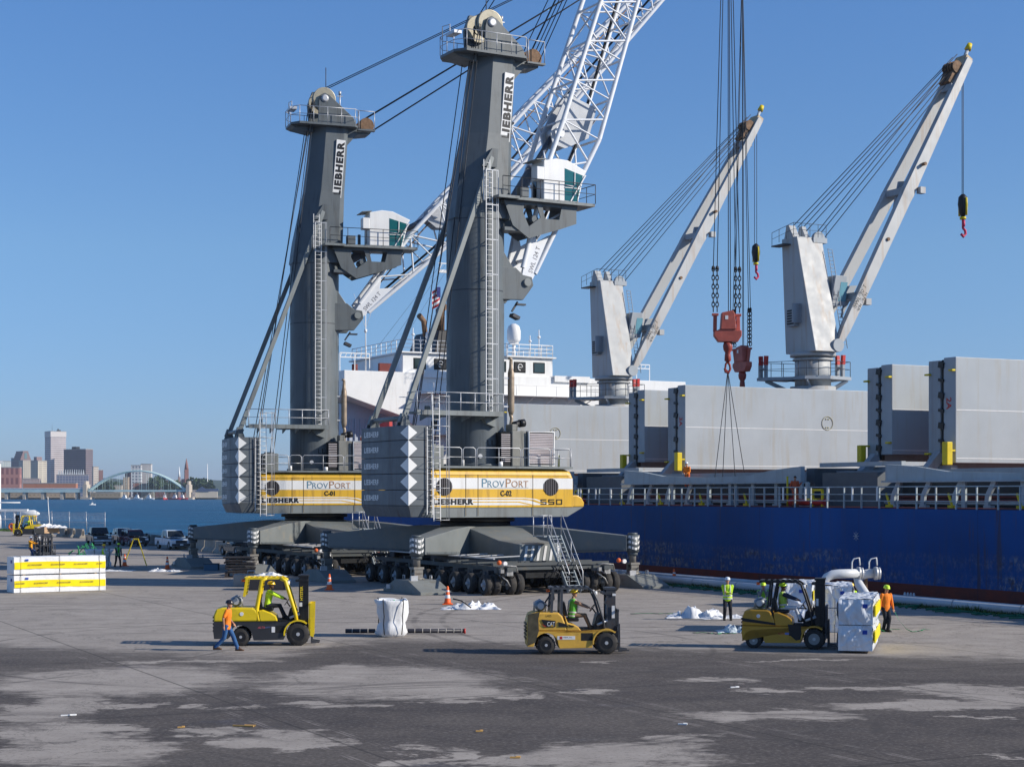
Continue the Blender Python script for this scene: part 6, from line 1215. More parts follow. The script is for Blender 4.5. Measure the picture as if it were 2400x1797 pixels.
# workers on foot
pw = person('man in orange T-shirt, jeans and black cap walking past the bright yellow forklift', G(532, 1524.5), -6, {'L': (.16, .26, .92), 'R': (-.03, -.27, .86)}, {'L': (.36, .07, .09), 'R': (-.38, -.07, .14)}, (0, 0, .90), lean=5, shirt=m_oshirt, sleeve=.5, trousers=m_jean, boots=m_boot, hat=m_hatK)
person('man in white hard hat and long sleeved hi-vis jacket standing arms folded', G(1705, 1453), -95, {'L': (.2, -.05, 1.18), 'R': (.22, .06, 1.14)}, {'L': (0, .14, .09), 'R': (.03, -.13, .09)}, shirt=m_lime, vest=m_lime, trousers=m_navy, boots=m_bboot, hat=m_hatW, h=1.03)
person('worker in green vest and yellow hard hat holding a phone up to his face', (10.2, 69.3, 0), -100, {'L': (.3, .05, 1.5), 'R': (.32, -.02, 1.5)}, {'L': (0, .12, .09), 'R': (0, -.12, .09)}, shirt=M('grey_tee', (.2, .2, .2), .8), vest=M('vest_bright', (.35, .7, .05), .7), trousers=m_jean, hat=m_hatL)
pr = person('man in orange long sleeved shirt and lime hard hat dragging green straps', G(2076, 1479.5), -70, {'L': (.05, .3, .86), 'R': (.0, -.28, .84)}, {'L': (.12, .02, .09), 'R': (-.1, -.04, .1)}, shirt=m_oshirt, trousers=m_navy, boots=m_bboot, hat=m_hatL, nod=12, lean=3, h=1.02)
person('worker in yellow hat and shirt mostly hidden behind the wrapped bundles', (13.7, 69.0, 0), -80, {'L': (.2, .25, .95), 'R': (.2, -.25, .95)}, {'L': (0, .12, .09), 'R': (0, -.12, .09)}, shirt=m_lime, trousers=m_navy, hat=m_hatY)
person('worker in lime vest and yellow hard hat behind the right end of the lumber stack', (-29.2, 122, 0), 20, {'L': (.3, .15, 1.35), 'R': (.28, -.12, 1.25)}, {'L': (0, .12, .09), 'R': (0, -.12, .09)}, shirt=M('white_sleeve', (.7, .7, .7), .7), vest=m_lime, trousers=m_navy, hat=m_hatY)
person('worker in green vest and lime hard hat bending over the pale blue sack', (-29.0, 125.5, 0), -60, {'L': (.45, .15, .9), 'R': (.45, -.15, .85)}, {'L': (.1, .18, .09), 'R': (-.1, -.18, .09)}, lean=16, shirt=m_navy, vest=m_green, trousers=m_navy, hat=m_hatL, skin=m_skin2)
person('rider in orange shirt and white hard hat on the dark forklift behind the lumber', (-37.0, 131.2, 0), -20, {'L': (.5, .2, 1.55), 'R': (.5, -.1, 1.5)}, {'L': (.5, .2, .55), 'R': (.35, -.15, .45)}, pelvis=(0, 0, 1.25), shirt=M('amber_shirt', (.8, .36, .02), .8), trousers=M('blue_overall', (.03, .06, .16), .8), hat=m_hatW)
# crew on the ship
person('crew member in orange coveralls leaning on the deck rail near the right edge', tuple(AD(59.6, -80.8, 4.66)), -75, {'L': (-.1, .45, 1.35), 'R': (.1, -.2, .95)}, {'L': (0, .12, .09), 'R': (0, -.12, .09)}, shirt=m_orange2, trousers=m_orange2, hat=None)
person('crew member in orange and white helmet behind the coaming of the middle hatch', tuple(AD(63.0, -97.5, 5.75)), -120, {'L': (.3, .1, 1.0), 'R': (.3, -.1, 1.0)}, {'L': (0, .12, .09), 'R': (0, -.12, .09)}, lean=10, shirt=m_oshirt, trousers=m_orange2, hat=m_hatW)
# ================================================================ LOOSE THINGS ON THE YARD
m_wrap = M('wrap_white', (.74, .76, .8), .33, var=.05, sc=2, bump=.0)
def wrap_mat(name, col, k=1., rough=.3):
    m = bpy.data.materials.new(name); m.use_nodes = True; g = NG(m); b = g.n['Principled BSDF']; P = g.n.new('ShaderNodeTexCoord').outputs['Object']
    g.link(g.mix(g.ramp(g.noise(P, 1.5, 3), .3, .7), tuple(x*.93 for x in col), col), b.inputs['Base Color']); b.inputs['Roughness'].default_value = rough
    def ridge(sc, st): return g.math('ABSOLUTE', g.math('SUBTRACT', g.noise(P, sc, 1.5, .4, st), .5))
    h = g.math('ADD', ridge(1.3, (1, 1, .7)), g.math('MULTIPLY', ridge(3.1, (1.2, 1.2, .45)), .45))
    bp = g.n.new('ShaderNodeBump'); bp.inputs['Strength'].default_value = .75*k; bp.inputs['Distance'].default_value = .55*k; g.link(h, bp.inputs['Height']); g.link(bp.outputs[0], b.inputs['Normal']); return m
m_wrap = wrap_mat('plastic_wrap', (.70, .74, .80), 1., .22); m_wrapW = wrap_mat('plastic_wrap_white', (.82, .82, .82), .35, .4); m_wrapY = M('wrap_yellow', (.86, .68, .0), .4)
m_blue = M('tag_blue', (.01, .05, .35), .5); m_bag = wrap_mat('bag_fabric', (.74, .75, .77), .5, .6); m_strapG = M('green_webbing', (.04, .32, .14), .8, var=.25, sc=10)
def crinkle(mb, x0, x1, y0, y1, z0, z1, amp, seed, k=0):
    n = 34 if amp > .04 else 22
    def P(p, nrm):
        q = Vector(p); N = Vector(nrm); d = Vector((q.x+q.z*.55, q.y+q.z*.4, q.z*.45))
        rd = 1-2.2*abs(noise.noise(d*2.0+Vector((seed, 0, 0)))); r2 = 1-2.5*abs(noise.noise(Vector((q.x-q.z*.7, q.y-q.z*.5, q.z*.35))*3.6+Vector((0, seed, 0))))
        e = min(1, (q.z-z0)*6, (z1-q.z)*6+.25) if nrm[2] == 0 else .6
        return q + N*amp*max(.1, e)*(noise.noise(q*1.3+Vector((seed, 3, 0)))*.8 + rd*.65 + r2*.35 - .35)
    L = lambda a, b, u: a+(b-a)*u
    for f in (lambda u, v: P((L(x0, x1, u), y0, L(z0, z1, v)), (0, -1, 0)), lambda u, v: P((L(x1, x0, u), y1, L(z0, z1, v)), (0, 1, 0)), lambda u, v: P((x0, L(y1, y0, u), L(z0, z1, v)), (-1, 0, 0)), lambda u, v: P((x1, L(y0, y1, u), L(z0, z1, v)), (1, 0, 0)), lambda u, v: P((L(x0, x1, u), L(y0, y1, v), z1), (0, 0, 1))): mb.grid(f, n, n, k)
    mb.bb(x0+.03, x1-.03, y0+.03, y1-.03, z0, z1-.03, k)
def lumber(label, loc, rz, L, W_, H, stripe=True, big=True, seed=1, wm=None, name='lumber_pack', words=((.0, 1),), group='wrapped lumber packs', offs=0.):
    t = thing(name, label, 'lumber pack', loc, rz, group)
    mb = MB(); crinkle(mb, -L/2, L/2, -W_/2, W_/2, .02, H, .03, seed); mb.build('wrapping', wm or m_wrapW, t, fix=False)
    if stripe:
        mb = MB(); mb.grid(lambda u, v: (-L/2+.02+(L-.04)*u, -W_/2-.035+.02*noise.noise(Vector((u*9, v, seed))), H*(.30+.03*math.sin(u*5))+H*.40*v), 40, 3); sp = mb.build('stripe', m_wrapY, t, fix=False)
        if big:
            x = -L/2 + offs
            while x < L/2-.2:
                s = 'SCHWAIGER'
                if x < -L/2+.05: s = 'WAIGER'; x = -L/2+.06
                w_ = .78*len(s)/9
                if x + w_ > L/2: s = 'SCHW'; w_ = .34
                if x + w_ < L/2: text(s, M('wrap_lettering', (.12, .1, .05), .6), sp, (x, -W_/2-.072, H*.5+.0), (1, 0, .01), (0, 0, 1), w_, .085, .015)
                x += w_ + .5
    return t
# left stack: two long packs, one on the other
for k, z in enumerate((.0, 1.0)):
    t = lumber(['lower of the two white and yellow wrapped lumber packs at the left', 'upper of the two white and yellow wrapped lumber packs at the left'][k], (-25.15, 94.3, z), 33, 5.13, 1.25, .95, seed=k+1, offs=(-.2, .75)[k])
    mb = MB()
    for x in (-2.2, -.05, 2.2): mb.tube([(x, -.66, .03), (x, -.665, .93), (x, -.6, .985), (x, .6, .985)], .012, 4)
    mb.build('strapping', m_dsteel, t)
    mb = MB(); mb.bb(-2.62, -2.6, -.35, -.2, .62, .78); mb.build('tag', m_blue, t); mb = MB(); mb.bb(-1.95, -1.78, -.66, -.645, .73, .83); mb.build('tag', m_blue, t)
    mb = MB()
    for x in (-2, 0, 2): mb.bb(x-.06, x+.06, -.6, .6, -.04, .02)
    mb.build('batten', M('batten_wood', (.35, .24, .13), .8), t)
# two packs carried end-on by the ochre forklift
cx, cy = 11.55, 59.3
for k in (0, 1):
    t = thing('lumber_pack', ['lower silvery white bundle on the forks of the ochre forklift', 'upper silvery white bundle on the forks of the ochre forklift'][k], 'lumber pack', (11.78+.01*k, 58.35, .08+k*.88), -14.5, 'wrapped lumber packs')
    mb = MB(); crinkle(mb, -.57, .57, -.75, 3.4, .01, .865, .085, 5+k*3); mb.build('wrapping', m_wrap, t, fix=False)
    mb = MB(); mb.bb(.62, .66, -.7, 3.3, .28, .66); mb.build('stripe', m_wrapY, t)
    mb = MB(); mb.bb(.24, .4, -.87, -.84, .58, .72); mb.build('tag', m_blue, t)
    mb = MB(); mb.tube([(-.69, -.6, .0), (-.7, -.6, .88)], .008, 4); mb.build('strapping', m_dsteel, t)
# more wrapped bundles standing behind the ochre forklift
for i, (x, y, z, rz, w_, l_, h_, lb) in enumerate([(10.95, 66.6, 0, -14, 1.45, 3, .94, 'lower white wrapped bundle standing behind the ochre forklift cab'), (11.0, 66.7, .96, -14, 1.5, 3, .97, 'upper white wrapped bundle standing behind the ochre forklift cab'), (12.65, 66.9, 0, -14, 1.4, 3, .94, 'lower crumpled bundle between the mast and the hidden worker'), (12.6, 66.9, .96, -11, 1.45, 3, .85, 'upper crumpled bundle with blue tag between mast and hidden worker')]):
    t = thing('lumber_pack', lb, 'lumber pack', (x, y, z), rz, 'wrapped lumber packs'); mb = MB(); crinkle(mb, -w_/2, w_/2, -.6, l_-.6, .01, h_, .11, 11+i); mb.build('wrapping', m_wrap, t, fix=False)
    mb = MB(); mb.bb(w_*.18, w_*.18+.16, -.72, -.7, h_*.62, h_*.62+.13); mb.build('tag', m_blue, t)
    mb = MB(); mb.bb(w_/2+.05, w_/2+.06, -.5, l_-.7, h_*.3, h_*.7); mb.build('stripe', m_wrapY, t)
# bulk bags and crumpled sheets
def bag(label, loc, rz, s, seed, sz=1.25):
    t = thing('bulk_bag', label, 'bag', loc, rz); mb = MB(); n = 28; rg = []
    for z, r in ((0, .44), (.12, .52), (.35, .5), (.5, .455), (.58, .48), (.8, .53), (1.05, .56), (1.2, .6), (1.24, .58), (1.2, .52), (1.05, .46)):
        rg.append([(r*s*(1+.26*noise.noise(Vector((math.cos(a)*1.6, math.sin(a)*1.6, z*3+seed))))*abs(math.cos(a))**.85*math.copysign(1, math.cos(a)) + .06*noise.noise(Vector((z*2, seed, 1))), r*s*(1+.26*noise.noise(Vector((math.cos(a)*2, math.sin(a)*2, z*2+seed+7))))*abs(math.sin(a))**.85*math.copysign(1, math.sin(a)), z*sz + (.07*noise.noise(Vector((math.cos(a)*1.5, math.sin(a)*1.5, seed)))*(z > .4))) for a in [6.2831853*i/n for i in range(n)]])
    mb.rings(rg); mb.build('sack', m_bag, t)
    for x, y in ((-.36, -.5), (.3, -.52), (.4, .4), (-.4, .4)):
        mb = MB(); mb.tube([(x*s*.9, y*s*1.0, .1), (x*s*1.0, y*s*1.12, .45*sz), (x*s*.95, y*s*1.14, .7*sz), (x*s*1.05, y*s*1.22, 1.15*sz), (x*s*1.05, y*s*1.15, 1.28*sz), (x*s*1.0, y*s*.95, 1.15*sz)], .02, 5); mb.build('lifting_loop', m_black, t)
    return t
bg = bag('tall white bulk bag with black loops and green webbing inside', (-4.55, 64.6, 0), 12, 1.1, 2, 1.12)
mb = MB(); rnd = random.Random(4)
for i in range(9): mb.tube([(rnd.uniform(-.35, .3), rnd.uniform(-.35, .1), 1.26+rnd.uniform(-.05, .1)) for k in range(4)], .035, 5)
gw = mb.build('webbing_heap', m_strapG); gw.location = (-4.55, 64.6, 0); tag(gw, 'tangle of green webbing stuffed in the top of the tall white bag', 'webbing')
bag('pale blue shaded sack beside the worker in green vest on the left', (-29.9, 123.5, 0), 30, 1.6, 8, 1.1)
def sheet(label, loc, rz, lx, ly, hz, seed, mat=None, name='plastic_sheet', cat='sheet', n=46):
    mb = MB()
    def f(u, v):
        x, y = (u-.5)*lx, (v-.5)*ly; p = Vector((x*1.3/max(.6, lx*.3), y*1.3, seed)); e = min(u, 1-u, v, 1-v); k = min(1, e*6)
        a_ = noise.noise(p*1.1)+.25-.5*abs(noise.noise(p*2.3+Vector((0, 4, 0)))); z = hz*k*(max(0, a_)*.75 + .38*abs(noise.noise(p*2.7)) + .2*abs(noise.noise(p*6.5)))
        return (x+.25*noise.noise(p*1.5+Vector((5, 0, 0))), y+.25*noise.noise(p*1.5+Vector((0, 9, 0))), .012+max(0, z))
    mb.grid(f, n, n//2); o = mb.build(name, mat or m_bag, None, fix=False); o.location = loc; o.rotation_euler = (0, 0, R(rz)); return tag(o, label, cat)
sheet('crumpled white bulk bag lying flat beside the striped traffic cone', (-1.95, 80.0, 0), 4, 2.7, 1.6, .55, 3.3, cat='bag', name='collapsed_bag')
mb = MB(); mb.tube([(-2.75, 79.5, .5), (-2.35, 79.3, .42), (-1.9, 79.1, .12)], .035, 5); st_ = mb.build('strap', m_black); tag(st_, 'black strap lying across the crumpled bag by the cone', 'strap')
sheet('crumpled white sheet on the ground left of the man in white hard hat', (8.0, 74.5, 0), -8, 2.5, 1.8, .6, 7.7)
sheet('flat white sheet spread beside the larger crumpled white heap', (9.1, 74.0, 0), 20, 2.2, 1.2, .16, 2.1)
sheet('folded pale bag with green strap just left of the ochre forklift', (8.75, 66.6, 0), 0, 1.5, 1.1, .42, 9.2, wrap_mat('pale_bag', (.6, .68, .72)), cat='bag', name='folded_bag')
sheet('small white sheet on the ground left of the far crane pad', (-27.6, 118.9, 0), 0, 2.6, 1.4, .18, 5.2)
sheet('second small white sheet right before the far crane pad', (-24.1, 118.2, 0), 0, 2.2, 1.4, .28, 6.4)
sheet('white sheet heap with blue cloth on the dark crate behind the yellow forklift', (-13.8, 96.2, .72), 0, 2.2, 1.2, .35, 4.4)
# lashing pole lying on the ground behind the bulk bag
t = thing('banded_pole', 'long dark pole with pale bands lying behind the tall white bag', 'pole', (-4.2, 65.6, 0), 0)
mb = MB(); mb.cyl((-2.2, 0, .12), (2.35, 0, .12), .085, n=12)
for i in range(15): mb.cyl((-1.95+i*.3, 0, .12), (-1.92+i*.3, 0, .12), .092, n=12, k=1)
mb.build('pole', [M('pole_dark', (.02, .02, .03), .5), M('band_pale', (.45, .42, .38), .6)], t)
mb = MB(); mb.cyl((2.35, 0, .12), (2.42, 0, .12), .1, n=12); mb.build('end_cap', m_red, t)
# green straps
def strap(label, pts, w_=.05, loc=(0, 0, 0)):
    mb = MB(); P = [Vector(p) for p in pts]
    A, B = [], []
    for i, p in enumerate(P):
        d = (P[min(i+1, len(P)-1)] - P[max(0, i-1)]).normalized(); s = d.cross(Vector((0, .3, 1))); s = s.normalized() if s.length > .1 else Vector((0, 1, 0)); A.append(p+s*w_/2); B.append(p-s*w_/2)
    top = [[a, b, b-Vector((0, 0, .006)), a-Vector((0, 0, .006))] for a, b in zip(A, B)]; mb.rings(top, sm=False); return tag(mb.build('green_strap', m_strapG), label, 'strap', 'green lashing straps on the yard')
def wig(x0, y0, x1, y1, n, amp, seed): return [(x0+(x1-x0)*i/n, y0+(y1-y0)*i/n+amp*noise.noise(Vector((i*.55, seed, 0))), .02+.05*abs(noise.noise(Vector((i*.8, seed, 4))))) for i in range(n+1)]
pxr, pyr = pr.location.x, pr.location.y
strap('green strap hanging from the right hand of the man in orange', [(pxr-.28, pyr-.1, .84), (pxr-.32, pyr-.2, .5), (pxr-.25, pyr-.3, .1), (pxr-.1, pyr-.2, .03)] + wig(pxr, pyr+.6, pxr+.75, pyr+.9, 8, .3, 1), .06)
strap('green strap trailing right from the left hand of the man in orange', [(pxr+.34, pyr+.1, .84), (pxr+.5, pyr-.1, .45), (pxr+.75, pyr-.3, .12), (pxr+.95, pyr-.3, .03)] + wig(pxr+1.1, pyr-.2, pxr+1.9, pyr+1.0, 10, .5, 3), .08)
strap('green strap on the ground just left of the ochre forklift rear', wig(7.0, 66.0, 8.6, 65.6, 14, .5, 6), .1)
strap('green strap lying behind the white sheet near the hard hat man', wig(9.0, 75.0, 10.0, 75.2, 10, .4, 8), .1)
strap('thin green strap stretched on the pale ground right of the mustard forklift', wig(5.3, 76.5, 8.3, 76.9, 14, .5, 9), .07)
# traffic cones
m_cone = M('cone_orange', (.85, .13, .02), .5); c0 = None
for i, (px, py, lb) in enumerate([(772, 1382, 'orange traffic cone with white collar before the shaded crane pad'), (1049, 1416, 'orange traffic cone left of the crumpled bag near the striped crane pad'), (1422, 1375, 'traffic cone beside the white pipeline right of the crane stairs'), (1580, 1368, 'small red cone among green netting by the pipeline'), (292, 1326, 'traffic cone beside the pale blue sack on the left'), (392, 1333, 'traffic cone left of the farthest crane pad')]):
    if c0 is None:
        c = thing('traffic_cone', lb, 'traffic cone', (0, 0, 0), 0, 'traffic cones')
        mb = MB(); mb.prism([(-.2, -.2), (.2, -.2), (.2, .2), (-.2, .2)], 0, .04, None, 'z'); mb.build('base', m_cone, c, .01)
        mb = MB(); mb.lathe([(.15, .04), (.13, .1), (.045, .68), (.03, .72), (.01, .72)], n=16); mb.build('cone', m_cone, c); mb = MB(); mb.lathe([(.111, .25), (.090, .38)], n=16, cap=False); mb.lathe([(.077, .46), (.063, .56)], n=16, cap=False); mb.build('collar', m_white, c, fix=False); c0 = c
    else: c = dup(c0, (0, 0, 0), 0, lb)
    c.location = G(px, py); c.scale = (1.25,)*3
# stack of dark mats on pallets, crates
t = thing('mat_stack', 'stack of dark worn timber mats on pallets behind the yellow forklift', 'mats', G(562, 1352), 4)
rnd = random.Random(2)
for i in range(6):
    mb = MB(); a = rnd.uniform(-.06, .06); mb.box((rnd.uniform(-.08, .12), 0, .42+i*.17), (1.85+rnd.uniform(-.1, .15), 1.2, .11), (0, rnd.uniform(-.03, .03), a)); mb.build('mat', M('mat_dark', (.035, .032, .035), .9, sc=3, var=.3), t, .02)
mb = MB()
for x in (-.8, -.3, .3, .8): mb.bb(x-.1, x+.1, -.6, .6, .06, .28)
mb.bb(-.95, .95, -.6, .6, .28, .34); mb.bb(-.95, .95, -.6, .6, 0, .06); mb.build('pallet', M('pallet_dark', (.06, .05, .05), .9), t)
t = thing('crate', 'low dark open crate under the white sheet behind the yellow forklift', 'crate', (-13.8, 96.0, 0), 3)
mb = MB(); mb.bb(-1.2, 1.2, -.7, .7, .02, .7); mb.build('box', M('crate_dark', (.03, .03, .035), .8), t, .03); mb = MB(); [mb.bb(x-.03, x+.03, -.72, .72, .02, .72) for x in (-1.1, 0, 1.1)]; mb.build('rib', m_dsteel, t)
t = thing('concrete_block', 'grey concrete block beside the mat stack', 'block', (-15.2, 99.5, 0), 5); mb = MB(); mb.bb(-1, 1, -.5, .5, 0, .7); mb.build('block', M('block_concrete', (.3, .29, .27), .9, sc=2), t, .03); mb = MB(); mb.tube([(-.2, 0, .7), (-.2, 0, .9), (.2, 0, .9), (.2, 0, .7)], .03, 5); mb.build('lifting_eye', m_galv, t)
t = thing('striped_post', 'black and white striped post leaning beside the shaded crane pad', 'post', G(776, 1352), 0); mb = MB()
for i in range(8): mb.cyl((-.02*i, 0, .3+i*.17), (-.02*(i+1), 0, .3+(i+1)*.17), .16, n=12, k=i % 2)
mb.cyl((0, 0, 0), (0, 0, .3), .1, n=8, k=1); mb.build('post', [m_white, m_black], t)
t = thing('toolbox', 'small blue box on the ground by the farthest crane pad', 'box', G(496, 1336), 0); mb = MB(); mb.bb(-.5, .5, -.3, .3, 0, .45); mb.build('box', M('box_blue', (.06, .14, .22), .7), t, .02); mb = MB(); mb.bb(-.52, .52, -.32, .32, .45, .5); mb.build('lid', m_dsteel, t)
# yellow A-frame by the worker on the left
t = thing('a_frame_stand', 'tall yellow folding A-frame stand beside the green vested worker', 'stand', (-29.0+.9, 127.5, 0), 0)
for x in (-.95, .95): mb = MB(); mb.bar((x*.9-.05, 0, 0), (x*.18, 0, 2.0), .1, .06); mb.build('leg', m_syel, t)
mb = MB(); mb.bar((-.2, 0, 2.0), (.2, 0, 2.0), .1); mb.build('top_bar', m_syel, t)
# load on the dark forklift: white bag on plywood
t = thing('plywood_crate', 'plywood crate raised on the forks of the dark forklift', 'crate', (-36.2, 133.2, 2.3), -40); mb = MB(); mb.bb(-.8, .5, -.7, .7, .0, .5); mb.build('panel', M('plywood', (.5, .33, .2), .8, sc=3), t, .02); mb = MB(); mb.bb(-.82, -.72, -.72, .72, 0, .52); mb.build('corner_batten', M('plywood_light', (.6, .42, .28), .8), t)
sheet('white wrap bunched over the plywood crate on the dark forklift', (-35.9, 133.2, 2.72), 0, 2.3, 1.3, .45, 8.8)
mb = MB(); rnd = random.Random(12)
for i in range(46):
    c_ = Vector((rnd.gauss(0, .5), rnd.gauss(0, .4), rnd.uniform(.1, 1.4))); mb.tube([c_, c_+Vector((rnd.uniform(-.5, .5), rnd.uniform(-.4, .4), rnd.uniform(-.5, .3))), c_+Vector((rnd.uniform(-.6, .6), rnd.uniform(-.4, .4), -c_.z*.6))], .035, 5)
o = mb.build('netting_heap', m_strapG); o.location = (-33.4, 133, 0); tag(o, 'heap of tangled green webbing right of the dark forklift', 'webbing')
# ---------------------------------------------------------------- concrete barriers along the water
m_conc = M('barrier_concrete', (.30, .27, .23), .9, sc=1.5, var=.2, bump=.4, bsc=14)
b0 = None; BP = [(112, 1256), (147, 1257.5), (166, 1258), (187, 1260)] + [(288+i*26, 1268+i*3.2) for i in range(10)]
for i, (px, py) in enumerate(BP):
    lb = ['concrete barrier leftmost of the row at the water edge', 'second concrete barrier from the left at the water edge', 'third concrete barrier from the left at the water edge', 'fourth concrete barrier, just left of the dark pickup'][i] if i < 4 else 'concrete barrier in the row behind the parked cars and under the far crane arm'
    if b0 is None:
        b0 = b = thing('barrier', lb, 'barrier', (0, 0, 0), 0, 'concrete barriers along the quay edge'); mb = MB(); mb.prism([(-.4, 0), (.4, 0), (.4, .15), (.16, .42), (.12, 1.0), (-.12, 1.0), (-.16, .42), (-.4, .15)], -1.5, 1.5); mb.build('block', m_conc, b, .02); mb = MB(); mb.box((0, -1.515, .55), (.12, .02, .5)); mb.build('end_slot', m_dark, b)
    else: b = dup(b0, (0, 0, 0), 0, lb)
    b.location = G(px, py); b.rotation_euler = (0, 0, R(28 if i < 4 else 27)); b.scale = (1.1,)*3
    if i >= 4: b['group'] = 'concrete barriers behind the parked cars'
# ---------------------------------------------------------------- left edge: hut, jetty rail, life ring, fence
t = thing('white_hut', 'white hut cut by the left edge beside the water', 'hut', (-82, 268, 0), 0); mb = MB(); mb.bb(-3, 1.3, -1.5, 1.5, 0, 10.2); mb.build('wall', m_white, t); mb = MB(); mb.bb(-3.2, 1.5, -1.7, 1.7, 10.2, 10.5); mb.build('roof', m_galv, t)
t = thing('jetty_frame', 'white pipe frame beside the white hut', 'frame', (-77.5, 262, 0), 0); mb = MB()
for x in (-3, -1.2, 1.2): mb.cyl((x, 0, 0), (x, 0, 2.6), .3, n=8)
mb.bb(-4, 3.2, -.4, .4, 2.6, 3.0); mb.cyl((-4, 0, 4), (2, 0, 4), .1, n=6); mb.cyl((-4, .5, 1.5), (2, .5, 1.5), .1, n=6); mb.build('frame', m_white, t); mb = MB(); mb.lathe([(.1, -1.6), (.55, -1.0), (.6, .8), (.1, 1.6)], (3.4, 0, 2.3), (1, 0, 0), 10); mb.build('float', m_white, t)
t = thing('life_ring', 'orange life ring post beside the white pipe frame', 'life ring', (-70.4, 240, 0), 0); mb = MB(); mb.tube([(.33*math.cos(a*.4), 0, .75+.38*math.sin(a*.4)) for a in range(16)], .12, 8, closed=True); mb.build('ring', m_orange, t); mb = MB(); mb.bb(-.08, .08, .13, .25, 0, 1.2); mb.build('post', M('post_red', (.45, .12, .08), .7), t)
fn = thing('chain_link_fence', 'chain link fence with leaning posts at the water edge', 'fence', (0, 0, 0), 0)
mb = MB(); fx = [(-80+i*3.6, 262-i*4.6) for i in range(8)]
for x, y in fx: mb = MB(); mb.cyl((x, y, 0), (x+.1*((int(x*7)) % 3-1), y, 2.9), .05, n=6); mb.build('post', m_galv, fn)
mb = MB()
for (x, y), (x2, y2) in zip(fx, fx[1:]):
    for z in (2.75, 1.4, .1): mb.cyl((x, y, z), (x2, y2, z), .025, n=4)
    for k in range(14): u = k/14; mb.cyl((x+(x2-x)*u, y+(y2-y)*u, .1), (x+(x2-x)*(u+.1), y+(y2-y)*(u+.1), 2.7), .010, n=3)
mb.build('mesh', m_galv, fn)
t = thing('pole', 'tall thin pale pole standing at the water edge', 'pole', G(115, 1254), 0); mb = MB(); mb.cyl((.15, 0, 0), (-.15, 0, 4.6), .07, .04, 6); mb.cyl((-.15, 0, 4.6), (-.15, 0, 5.0), .1, .02, 6); mb.build('shaft', m_white, t)
# weeds and green netting under the pipeline and at the left edge
m_grass = M('weed_green', (.05, .11, .025), .9, var=.5, sc=1.2, dirt=(.14, .13, .05), dirt_amt=.5, dirt_sc=2)
def weeds(lb, pts, w_, n, hz, seed):
    rnd = random.Random(seed); mb = MB(); 
    for i in range(n):
        u = rnd.random()*(len(pts)-1); k = int(u); f = u-k; a = Vector(pts[k]).lerp(Vector(pts[min(k+1, len(pts)-1)]), f); d = (Vector(pts[min(k+1, len(pts)-1)])-Vector(pts[k])).normalized(); s = Vector((d.y, -d.x, 0))
        v = rnd.random(); c_ = a + s*(w_*(v-.5)); hh = hz*rnd.uniform(.3, 1.2)*(.55+.9*abs(noise.noise(c_*.4)))*(1-abs(v-.5)); q = Vector((rnd.uniform(-1, 1), rnd.uniform(-1, 1), 0))*hh*.6; e = Vector((rnd.uniform(-1, 1), rnd.uniform(-1, 1), 0)).normalized()*.035
        mb.poly([c_-e, c_+e, c_+q+Vector((0, 0, hh))])
    o = mb.build('weeds', m_grass, None, fix=False); return tag(o, lb, 'weeds', kind='stuff')
weeds('green weeds growing along the foot of the white pipeline', [tuple(AD(54.4, t_, 0)) for t_ in (-50, -70, -90, -104)], 1.9, 15000, .38, 3)
weeds('rough grass at the water edge by the white hut', [(-84, 258, 0), (-70, 243, 0), (-64, 232, 0)], 3, 3500, .7, 5)
mb = MB(); rnd = random.Random(9)
for i in range(150):
    t_ = -46-rnd.random()*58; a = 52.9+rnd.gauss(0, .25); p = AD(a, t_, .05); mb.tube([p, p+Vector((rnd.uniform(-.5, .5), rnd.uniform(-.3, .3), rnd.uniform(.02, .16))), p+Vector((rnd.uniform(-.9, .9), rnd.uniform(-.5, .5), .03))], .045, 4)
tag(mb.build('green_netting', M('netting_green', (.012, .13, .07), .8, var=.3)), 'dark green netting strewn along the pipeline foot', 'netting', kind='stuff')
# ---------------------------------------------------------------- pipeline on the quay
m_pipe = M('pipe_pale', (.50, .53, .57), .45, var=.06, sc=.6, dirt=(.3, .26, .22), dirt_amt=.3, dirt_sc=1)
pp = thing('pipeline', 'long pale pipeline lying along the quay edge below the blue hull', 'pipe', (0, 0, 0), 0)
def pip(a0, t0, t1, z, r): 
    mb = MB(); mb.cyl(AD(a0, t0, z), AD(a0, t1, z), r, n=20); return mb.build('pipe', m_pipe, pp)
pip(54.3, -46, -128, .27, .22); pip(55.2, -78, -128, .42, .17)
mb = MB()
for i in range(18): t_ = -48-i*4.4; mb.cyl(AD(54.3, t_, .27), AD(54.3, t_-.06, .27), .235, n=20)
mb.build('pipe_joint', M('joint_grey', (.3, .32, .35), .5), pp)
for i, t_ in enumerate((-64.8, -73.7, -89, -96.5)):
    mb = MB()
    for k in range(4): mb.cyl(AD(54.3, t_+k*.22, .47), AD(54.3, t_+k*.22, .58), .06, n=8); mb.ball(AD(54.3, t_+k*.22, .6), .05, 6, 4)
    mb.build('valve', m_pipe, pp)
mb = MB()
for i in range(12): p = AD(54.3, -50-i*6.3, 0); mb.box(p+Vector((0, 0, .04)), (.4, .8, .07), (0, 0, R(27)))
mb.build('support_block', M('timber_block', (.14, .1, .07), .9), pp)
